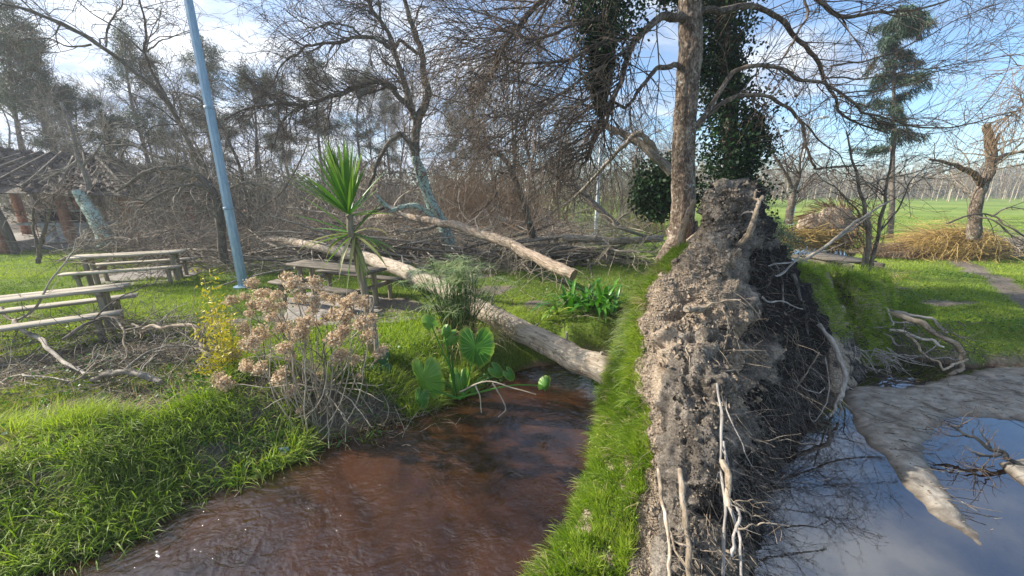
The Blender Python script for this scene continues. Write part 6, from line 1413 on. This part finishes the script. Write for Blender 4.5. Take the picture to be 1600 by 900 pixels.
# mass of woodland behind, beyond counting
def mass(n, xr, yr, h, sz, mt, seed, name='far_woodland', base=0.):
    x = rng.uniform(*xr, n); y = rng.uniform(*yr, n); p2 = np.stack([x, y], 1); hh = h * (1 + .55 * fbm(p2, .09, 3, seed)) ; z = base + hh * rng.random(n) ** .85
    mb = MB(); leaves(mb, np.stack([x, y, z], 1), rng.uniform(sz * .5, sz * 1.5, n), norm(rng.normal(size=(n, 3)) + [0, 0, .3]), .5); mb.build(name, M[mt], kind='stuff')
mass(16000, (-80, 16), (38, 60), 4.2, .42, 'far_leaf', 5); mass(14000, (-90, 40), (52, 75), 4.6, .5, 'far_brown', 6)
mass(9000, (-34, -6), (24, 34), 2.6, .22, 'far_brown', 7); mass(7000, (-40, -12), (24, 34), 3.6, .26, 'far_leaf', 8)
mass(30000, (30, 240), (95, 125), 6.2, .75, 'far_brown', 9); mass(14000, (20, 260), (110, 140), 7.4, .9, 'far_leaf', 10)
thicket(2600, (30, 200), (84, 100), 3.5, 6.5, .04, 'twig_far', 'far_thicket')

# ------------------------------------------------------------------ the right-hand lawn
drawn('bare_orchard_tree', on(1233, 345, 0), 'small forked bare tree on the lawn beyond the stream bend', 'tree',
      [([(1232, 350, 20), (1236, 318, 20), (1240, 300, 20)], .2, .16), ([(1240, 300, 20), (1232, 280, 20), (1222, 262, 20), (1205, 235, 20)], .11, .03), ([(1240, 300, 20), (1248, 278, 20), (1250, 250, 20), (1258, 215, 20)], .11, .03)], 'bark_willow',
      [(26, 1.2, 3.2, 8, (20, 60), .15, -.08, .04, .012, None, 0), (150, .6, 1.8, 6, (20, 55), .2, 0, .02, .009, None, 0), (500, .3, .9, 4, (20, 55), .2, 0, .01, .007, None, 0)], 'twig')
SY = 8.4
drawn('multi_stem_sapling', on(1355, 440, 0), 'multi-stemmed bare sapling on the lawn with dead grass round its foot', 'sapling',
      [([(1352, 440, SY), (1354, 400, SY), (1357, 355, SY), (1350, 320, SY), (1342, 285, SY), (1335, 250, SY), (1322, 205, SY)], .055, .015), ([(1356, 440, SY), (1362, 405, SY), (1372, 365, SY), (1382, 320, SY), (1386, 290, SY), (1396, 240, SY), (1402, 200, SY)], .045, .012), ([(1350, 440, SY), (1348, 405, SY), (1356, 372, SY + .2), (1352, 340, SY + .2)], .035, .015), ([(1358, 360, SY), (1348, 345, SY), (1330, 320, SY), (1300, 288, SY), (1275, 272, SY)], .025, .008), ([(1344, 290, SY), (1385, 278, SY), (1430, 270, SY), (1480, 252, SY)], .02, .006), ([(1372, 365, SY), (1400, 330, SY), (1420, 290, SY), (1450, 255, SY)], .02, .006)], 'branch',
      [(70, .5, 1.6, 8, (25, 65), .2, .0, .01, .004, None, 0), (340, .25, .9, 5, (20, 60), .25, 0, .006, .003, None, 0)], 'twig')
drawn('propped_pole', on(1300, 380, 0), 'long broken grey branch propped from the stream bank up to the sapling', 'branch',
      [([(1222, 428, 6.9), (1260, 405, 7.1), (1300, 378, 7.4), (1330, 352, 7.7), (1360, 332, 7.9), (1390, 315, 8.1)], .035, .02), ([(1310, 372, 7.5), (1335, 355, 7.7), (1356, 338, 7.9)], .02, .012), ([(1278, 395, 7.3), (1300, 388, 7.5), (1322, 378, 7.7)], .012, .006)], 'dead_grey')
VY = 12.5
wl = drawn('right_willow', on(1530, 365, 0), 'broken-topped willow on the right lawn trailing straw-coloured hanging shoots', 'tree',
      [([(1522, 372, VY), (1524, 340, VY), (1526, 310, VY), (1536, 290, VY), (1546, 262, VY), (1549, 235, VY), (1545, 205, VY), (1541, 193, VY)], .17, .09), ([(1548, 235, VY), (1556, 220, VY), (1560, 208, VY)], .08, .03), ([(1536, 290, VY), (1520, 270, VY), (1500, 262, VY), (1480, 255, VY), (1450, 250, VY)], .10, .03), ([(1545, 265, VY), (1565, 245, VY), (1590, 238, VY), (1640, 240, VY)], .08, .03)], 'bark_tree',
      [(30, .8, 2.0, 7, (30, 75), .2, -.05, .03, .008, None, 0), (120, .5, 1.2, 5, (20, 60), .2, 0, .012, .006, None, 0)], 'twig_far', sides=12)
mb = MB(); n = 420; P = np.zeros((n, 7, 3)); bx = np.stack([rng.uniform(11.2, 22, n), rng.uniform(11, 15, n), rng.uniform(3.8, 7.5, n)], 1)
for k in range(7): P[:, k] = bx + np.array([0, 0, -1]) * k * rng.uniform(.15, .42, (n, 1)) + np.cumsum(rng.normal(size=(n, 3)) * .012, 0) * 0 + rng.normal(size=(n, 1)) * .02 * k * np.array([1, 0, 0])
tubes(mb, P, np.full((n, 7), .005), 3, cap=False)
top = [to_k(atp(p), np.linspace(.07, .015, len(p))) for p in [[(1541, 195, VY), (1590, 120, VY), (1650, 90, VY - .5)], [(1640, 240, VY), (1620, 170, VY), (1560, 150, VY)], [(1660, 110, VY), (1600, 100, VY - 1), (1540, 125, VY - 1.5)], [(1690, 170, VY), (1620, 150, VY - 1), (1570, 185, VY - 1)]]]
mb2 = MB()
crown(None, [p[0] for p in top], [p[1] for p in top], [(60, .6, 1.8, 7, (20, 70), .15, .3, .012, .005, None, 0), (240, 1.0, 2.4, 8, (20, 70), .06, .8, .005, .003, None, 0)], None, mb=mb2)
mb2.build('hanging_shoots', M['twig_red'], wl, kind='stuff')
def heap(name, loc, label, c, rad, n, L0, L1, r, mats, az=None, up=.3):
    t = thing(name, loc, label, 'brushwood'); c = np.array(c, float)
    for mt, sh in mats:
        m = int(n * sh); mb = MB(); d0 = norm(rng.normal(size=(m, 3))); d0[:, 2] = abs(d0[:, 2]); b = c + d0 * np.array(rad) * rng.random((m, 1)) ** .4
        a = (rng.normal(size=m) * .5 + az) if az is not None else rng.uniform(0, 2 * pi, m); d = norm(np.stack([np.cos(a), np.sin(a), rng.normal(size=m) * .3 + up], 1)); out = [b]; L = rng.uniform(L0, L1, m)
        for k in range(5): d = norm(d + rng.normal(size=(m, 3)) * .15 + [0, 0, -.22]); out.append(out[-1] + d * (L / 5)[:, None])
        P = np.stack(out, 1); P[..., 2] = np.maximum(P[..., 2], 0.01); tubes(mb, P, np.linspace(1, .4, 6)[None] * r * rng.uniform(.5, 1.5, (m, 1)), 3, cap=False); mb.build('shoots', M[mt], t, kind='stuff')
    return t
c = on(1492, 400, 0); heap('straw_brushwood', c, 'heap of straw-coloured willow shoots lying at the foot of the right willow', c + [.2, 0, 0], (1.7, .9, 1.0), 3400, .5, 1.9, .007, [('twig_straw', .7), ('twig_red', .3)], az=pi * .9, up=.35)
c = on(1420, 400, 0); heap('brown_brushwood', c, 'low heap of brown shoots between the footbridge and the straw-coloured heap', c + [.1, .2, 0], (1.1, .6, .4), 900, .4, 1.4, .006, [('twig_red', .7), ('twig_far', .3)], az=pi, up=.2)
c = on(1640, 395, 0); heap('grey_brushwood', c, 'heap of long grey fallen branches at the right edge of the lawn', c, (2.4, .9, .5), 900, 1.0, 3.4, .012, [('twig_far', .6), ('dead_grey', .4)], az=pi * .95, up=.15)
drawn('arched_branch', on(1560, 390, 0), 'dark thin branch arching over the grass right of the straw-coloured heap', 'branch',
      [([(1480, 350, 9.5), (1520, 335, 9.5), (1550, 338, 9.5), (1575, 355, 9.2), (1620, 382, 9)], .025, .015), ([(1550, 338, 9.5), (1580, 325, 9.5), (1640, 330, 9.6)], .02, .008), ([(1530, 338, 9.4), (1560, 350, 9.2), (1600, 378, 9), (1660, 400, 8.8)], .02, .01)], 'branch', [(20, .5, 1.4, 6, (20, 60), .2, .05, .01, .004, None, 0)])
# far root plate beside the stream bend
def far_plate():
    Y = 17.0; t = thing('far_root_plate', at(1300, 372, Y), 'small upturned root plate of brown earth beside the distant stream bend', 'uprooted tree')
    c = at(1298, 352, Y); u, v = np.meshgrid(np.linspace(0, 2 * pi, 49)[:-1], np.linspace(0, pi, 26)); V = np.stack([np.sin(v) * np.cos(u) * 1.25, np.sin(v) * np.sin(u) * .5, np.cos(v) * .95], -1)
    V = V * (1 + .22 * fbm(V, 1.7, 4, 3)[..., None]); V = V + c + [0, 0, -.15]; i = np.arange(48 * 26).reshape(26, 48); q = np.stack([i[:-1], i[1:], np.roll(i[1:], -1, 1), np.roll(i[:-1], -1, 1)], -1).reshape(-1, 4)
    mb = MB(); mb.add(V.reshape(-1, 3), q=q, var=.82); mb.build('earth', M['plate'], t)
    mb = MB(); n = 500; d = norm(rng.normal(size=(n, 3))); b = c + d * [1.15, .5, .85]; dd = norm(d + [-.7, -.3, -.4]); P = np.stack([b + dd * L_ * rng.uniform(.3, 1.3, (n, 1)) + [0, 0, -.25 * L_ ** 2] for L_ in (0, .3, .6, .9)], 1); tubes(mb, P, np.full((n, 4), .012), 3, cap=False); mb.build('roots', M['twig_red'], t, kind='stuff')
    mb = MB(); P = np.stack([b[:260] * 0 + at(1270, 385, Y - .5) + rng.normal(size=(260, 3)) * [.9, .3, .15] + d_ for d_ in ([0, 0, 0], [.05, 0, .25], [-.1, 0, .5], [-.35, 0, .6])], 1) + rng.normal(size=(260, 4, 3)) * .06; tubes(mb, P, np.full((260, 4), .01), 3, cap=False); mb.build('dry_shoots', M['twig_straw'], t, kind='stuff')
far_plate()
def footbridge():
    t = thing('footbridge', on(1320, 385, 0), 'low wooden plank footbridge over the stream beyond the sapling', 'footbridge')
    A = at(1280, 368, 13.0); B = at(1350, 374, 11.6); D = norm(B - A); D[2] = 0; S = norm(np.array([-D[1], D[0], 0])); n = 14
    for k in range(n):
        p = A + (B - A) * (k + .5) / n; p[2] = .14; mb = MB(); plank(mb, p - S * .7, p + S * .7, .15, .04, 2); mb.build('plank', M['wood_dark'], t)
    for s in (-.6, .6):
        mb = MB(); plank(mb, A * [1, 1, 0] + S * s + [0, 0, .05] - D * .3, B * [1, 1, 0] + S * s + [0, 0, .05] + D * .3, .1, .16, 3); mb.build('beam', M['wood_dark'], t)
    for f in (0, 1):
        for s in (-.6, .6):
            p = (A if f == 0 else B) * [1, 1, 0] + S * s; mb = MB(); limb(mb, [p + [0, 0, -.5], p + [0, 0, 0], p + [0, 0, .02]], .06, .06, 8, 5); mb.build('post', M['wood_dark'], t)
footbridge()
drawn('driftwood_branch', on(1540, 700, WL), 'dark snagged driftwood branch resting in the right-hand pool', 'driftwood',
      [([(1640, 748, 3.35), (1600, 728, 3.45), (1570, 712, 3.55), (1545, 700, 3.62), (1520, 684, 3.72), (1500, 672, 3.8), (1485, 664, 3.85)], .028, .010), ([(1570, 712, 3.5), (1540, 712, 3.52), (1515, 706, 3.56)], .016, .006), ([(1520, 684, 3.72), (1505, 680, 3.72), (1480, 680, 3.74), (1465, 672, 3.8)], .010, .004), ([(1555, 704, 3.6), (1540, 685, 3.7), (1532, 668, 3.8)], .010, .004), ([(1560, 732, 3.38), (1545, 728, 3.4), (1530, 735, 3.36)], .007, .003), ([(1500, 672, 3.8), (1500, 665, 3.85), (1510, 660, 3.88)], .012, .006)], 'near_black',
      [(26, .12, .4, 5, (25, 75), .3, .0, .006, .003, None, 0), (80, .05, .2, 4, (25, 60), .3, 0, .004, .002, None, 0)], 'twig')
brush('twig_litter', 160, None, None, (0.03, .12), .2, .7, .004, [('twig_pale', .6), ('dead_grey', .4)], '', px=(1480, 1640, 690, 735))
brush('dry_grass', 260, None, None, (0, .2), .25, .7, .005, [('twig_pale', .6), ('twig_straw', .4)], '', px=(1325, 1400, 425, 455), updir=.5)
t = tag(MB().add([on(437, 706, -.52), on(452, 703, -.5), on(450, 698, -.44), on(441, 699, -.42), on(434, 701, -.46), on(446, 708, -.5)] + np.zeros((6, 3)), t=[(0, 1, 2), (0, 2, 3), (0, 3, 4), (0, 5, 1)]).build('litter_scrap', M['plastic'], smooth=False, origin=on(443, 703, -.48)), 'small pale blue scrap of litter caught on the muddy bank', 'litter')

# ------------------------------------------------------------------ grass, weeds, dead leaves
def grass():
    # lawn and bank blades: density follows distance; bare earth and water stay free
    N_ = 760000; u = rng.random(N_); Yn, Yf, ex = 1.6, 34.0, 1.35
    Y = (Yn ** (1 - ex) + u * (Yf ** (1 - ex) - Yn ** (1 - ex))) ** (1 / (1 - ex)); X = rng.uniform(-1.46, 1.46, N_) * (Y + .6)
    z, d = height(X, Y, True); dv = dirt(X, Y, d)
    plate_in = (X > .3) & (X < 3.2) & (Y < 7.2) & (X < 1.05 + .42 * Y) & (X > .15 + .12 * Y) & ((Y < 4) | (X > .30 * Y + .1))
    k = (d > .015) & (rng.random(N_) > dv * 1.02 - .03) & ~((Y > 14) & (X < 4) & (rng.random(N_) < .6)) & ~plate_in
    k &= rng.random(N_) < np.clip(1.2 - Y / 60, .3, 1)
    X, Y, z, d = X[k], Y[k], z[k], d[k]; n = len(X); p = np.stack([X, Y, z - .01], 1)
    long_ = np.clip(smooth(1.7, 1.1, d) * smooth(-1.2, -2.2, X) * smooth(7, 5, Y) + .0, 0, 1); clump = fbm(p[:, :2], 1.6, 3, 101); tone = fbm(p[:, :2], .55, 3, 103)
    fl = fbm(p[:, :2], .9, 2, 107)
    kp = (long_ < .5) | (rng.random(n) < .75); 
    L = (.060 + .03 * clump + .03 * rng.random(n)) * (1 - long_) + long_ * (.17 + .12 * clump + .16 * rng.random(n)); L = np.maximum(L, .03) * (1 + .25 * smooth(7, 20, Y))
    w = (.0040 + .0013 * Y ** .8) * rng.uniform(.7, 1.3, n) * (1 + .35 * long_)
    lean = np.stack([.55 + .5 * fl, -.15 + .3 * clump, np.zeros(n)], 1) * (long_ * .9)[:, None]
    dirs = norm(np.array([0, 0, 1.]) + rng.normal(size=(n, 3)) * .38 + lean)
    var = np.clip(.5 + .55 * tone + rng.normal(size=n) * .22, 0, 1)
    for nm, mt, sel, K, dr in (('bank_grass', 'grass_long', (long_ >= .35) & (rng.random(n) < .4), 4, 1.5), ('lawn_grass', 'grass_lawn', (long_ < .35) & kp, 3, .6)):
        mb = MB(); blades(mb, p[sel], dirs[sel], L[sel], w[sel], rng.uniform(dr * .5, dr * 1.3, sel.sum()), K, var[sel]); mb.build(nm, M[mt], kind='stuff'); print(nm, sel.sum())
    mb = MB(); Nb = 150000; Xb = rng.uniform(-8.5, -.6, Nb); Yb = rng.uniform(1.2, 5.2, Nb); zb, db = height(Xb, Yb, True); kb = (db > .0) & (db < 1.9 + .4 * fbm(np.stack([Xb, Yb], -1), 1.2, 2, 3)) & (Xb > -1.5 * Yb - 1) & (rng.random(Nb) > dirt(Xb, Yb, db))
    pb = np.stack([Xb, Yb, zb - .01], 1)[kb]; db = db[kb]; nb_ = len(pb); c1 = fbm(pb[:, :2], 2.6, 3, 111); c2 = fbm(pb[:, :2], .8, 2, 113); c3 = fbm(pb[:, :2], 1.3, 2, 117)
    kk = c1 + rng.random(nb_) > .12; pb, db, c1, c2, c3 = pb[kk], db[kk], c1[kk], c2[kk], c3[kk]; nb_ = len(pb)
    dr = norm(np.stack([.75 + .8 * c2, -.25 + .8 * c3, .75 + .4 * c1], 1) + rng.normal(size=(nb_, 3)) * .32)
    blades(mb, pb, dr, .16 + .16 * np.clip(c1 + .4, 0, 1.2) + .14 * rng.random(nb_), rng.uniform(.0035, .0085, nb_), rng.uniform(.5, 1.7, nb_), 4, np.clip(.42 + .5 * c3 + .25 * smooth(.2, 1.4, db) + rng.normal(size=nb_) * .2, 0, 1)); mb.build('bank_grass', M['grass_long'], kind='stuff')
    # overhanging tussocks of broader blades along the left bank
    mb = MB(); c = []
    for i in range(260):
        t_ = rng.random(); px_ = rng.uniform(-40, 470); edge = np.interp(px_, [p_[0] for p_ in pxw], [p_[1] for p_ in pxw]); o = on(px_, edge - rng.random() ** 1.4 * 130 - 4, -.35)
        zz, dd = height(np.array([o[0]]), np.array([o[1]]), True)
        if dd[0] < .02: continue
        m = rng.integers(14, 34); b = np.array([o[0], o[1], zz[0]]) + rng.normal(size=(m, 3)) * [.05, .05, .005]; c.append(b)
        blades(mb, b, norm(rng.normal(size=(m, 3)) * .45 + [.25, -.15, 1]), rng.uniform(.16, .42, m), rng.uniform(.006, .013, m), rng.uniform(1, 2.4, m), 6, np.clip(rng.normal(.35, .25, m), 0, 1))
    mb.build('bank_tussocks', M['grass_long'], kind='stuff')
    # a few dry blades
    mb = MB(); m = 9000; o = np.array([on(rng.uniform(-40, 640), rng.uniform(560, 860), -.2) for _ in range(m)]); zz, dd = height(o[:, 0], o[:, 1], True); o[:, 2] = zz; o = o[dd > .03]; m = len(o)
    blades(mb, o, norm(rng.normal(size=(m, 3)) * .6 + [.3, -.1, .7]), rng.uniform(.12, .4, m), rng.uniform(.004, .008, m), 1.4, 4); mb.build('dry_blades', M['grass_dry'], kind='stuff')
    # round weeds on the bank
    mb = MB(); 
    for (a, b, r0, n_) in [(420, 655, .35, 420), (620, 590, .3, 420), (600, 640, .3, 260), (300, 610, .5, 500), (380, 680, .3, 240), (160, 590, .5, 500), (60, 540, .4, 200), (640, 560, .35, 300), (120, 700, .5, 260), (280, 740, .4, 200), (800, 555, .3, 300), (1000, 620, .0, 0), (700, 500, .5, 400), (860, 560, .3, 200), (880, 475, .4, 200), (930, 545, .3, 220), (450, 670, .4, 420), (350, 730, .4, 260), (220, 800, .35, 200), (520, 560, .4, 300), (30, 650, .5, 260), (1420, 470, .6, 260), (1560, 520, .5, 260), (1480, 440, .6, 200)]:
        if not n_: continue
        o = on(a, b, -.15); q = o + rng.normal(size=(n_, 3)) * [r0, r0 * .6, 0]; zz, dd = height(q[:, 0], q[:, 1], True); q[:, 2] = zz + rng.uniform(.02, .14, n_); q = q[dd > 0]
        leaves(mb, q, rng.uniform(.02, .055, len(q)), norm(rng.normal(size=(len(q), 3)) * [1, 1, .4]), .8)
    mb.build('low_weeds', M['weed'], kind='stuff')
    # dead leaves strewn about
    mb = MB(); m = 5200; Yl = rng.uniform(2.5, 15, m) ** 1.0; Xl = rng.uniform(-1.3, .55, m) * Yl; zz, dd = height(Xl, Yl, True); kk = (dd > .05) & (rng.random(m) < .25 + dirt(Xl, Yl, dd)); q = np.stack([Xl, Yl, zz + .012], 1)[kk]
    leaves(mb, q, rng.uniform(.02, .05, len(q)), norm(rng.normal(size=(len(q), 3)) * [1, 1, .25]), .7); mb.build('dead_leaves', M['dead_leaf'], kind='stuff')
    # ferny green growth left of the sedge
    mb = MB(); m = 5200; o = np.array([on(rng.normal(640, 34), rng.normal(528, 15), -.05) for _ in range(m)]); o[:, 2] = height(o[:, 0], o[:, 1]); blades(mb, o, norm(rng.normal(size=(m, 3)) * .6 + [0, 0, 1]), rng.uniform(.08, .26, m), rng.uniform(.006, .011, m), 1.2, 4, np.clip(rng.normal(.6, .3, m), 0, 1)); mb.build('rough_grass', M['grass_bright'], kind='stuff')
    # long blades hanging from the root plate edge by the trunk
    mb = MB(); m = 260; p_, n2_, s_, r_ = on_plate(m, .9, 1.8, 5.8, 7.2); blades(mb, p_, norm(rng.normal(size=(m, 3)) * .3 + [-.7, -.1, .5]), rng.uniform(.15, .34, m), rng.uniform(.004, .007, m), 1.3, 5); mb.build('overhanging_blades', M['sedge'], upt, kind='stuff')
grass()
def floaters():
    mb = MB(); n = 900; X = rng.uniform(-3.4, 6.5, n); Y = rng.uniform(1.6, 6, n); d = sdist(X, Y); c = fbm(np.stack([X, Y], 1), 1.1, 3, 131); k = (d < -.02) & (d > -.22 - .3 * (X > 1.5)) & (rng.random(n) < .8); p = np.stack([X, Y, np.full(n, WL + .006)], 1)[k]
    leaves(mb, p, rng.uniform(.012, .035, len(p)), rng.normal(size=(len(p), 3)) * [1, 1, .04], .7); mb.build('floating_leaves', M['dead_leaf'], kind='stuff')
    mb = MB(); n = 150; X = rng.uniform(-4, 6.5, n); Y = rng.uniform(1.8, 6, n); d = sdist(X, Y); k = (d < .1) & (d > -.22); b = np.stack([X, Y, np.full(n, WL + .01)], 1)[k]; m = len(b); a = rng.uniform(0, 6.28, m); dd = np.stack([np.cos(a), np.sin(a), rng.normal(size=m) * .05], 1); P = np.stack([b + dd * t * rng.uniform(.05, .3, (m, 1)) + rng.normal(size=(m, 3)) * .006 for t in (0, .33, .66, 1)], 1); tubes(mb, P, np.full((m, 4), .003), 4); mb.build('twig_litter', M['twig_pale'], kind='stuff')
floaters()
def sand_flecks():
    mb = MB(); n = 700; px_ = rng.uniform(1330, 1600, n); py_ = rng.uniform(585, 800, n); q = np.array([on(a_, b_, WL) for a_, b_ in zip(px_, py_)]); o = bpy.data.objects['sand_bank']; from mathutils.bvhtree import BVHTree
    t = BVHTree.FromObject(o, bpy.context.evaluated_depsgraph_get()); keep = []
    for p in q:
        h = t.ray_cast(Vector((p[0], p[1], 2)), Vector((0, 0, -1)))
        if h[0] is not None and h[0].z > WL + .012: keep.append((p[0], p[1], h[0].z + .004))
    keep = np.array(keep); leaves(mb, keep, rng.uniform(.012, .04, len(keep)), rng.normal(size=(len(keep), 3)) * [1, .5, .06], .4); mb.build('dead_leaves', M['dead_leaf'], kind='stuff')
    mb = MB(); k = keep[::5]; m = len(k); a = rng.normal(size=m) * .5 - .5; dd = np.stack([np.cos(a), np.sin(a), np.zeros(m)], 1); P = np.stack([k + dd * t_ * rng.uniform(.06, .4, (m, 1)) + rng.normal(size=(m, 3)) * [.01, .01, .003] + [0, 0, .006] for t_ in (0, .33, .66, 1)], 1); tubes(mb, P, np.full((m, 4), .0035), 4); mb.build('twig_litter', M['branch'], kind='stuff')
sand_flecks()
# thin air haze round the whole place
def haze():
    m = bpy.data.materials.new('haze'); m.use_nodes = True; N = m.node_tree.nodes; N.remove(N['Principled BSDF']); v = N.new('ShaderNodeVolumePrincipled'); v.inputs['Color'].default_value = (.9, .93, 1, 1); v.inputs['Density'].default_value = HAZE; v.inputs['Anisotropy'].default_value = .3
    m.node_tree.links.new(v.outputs[0], N['Material Output'].inputs['Volume'])
    mb = MB(); box(mb, (60, 118, 13), (720, 270, 30)); mb.build('haze', m, smooth=False, kind='stuff')
if HAZE > 0: haze()
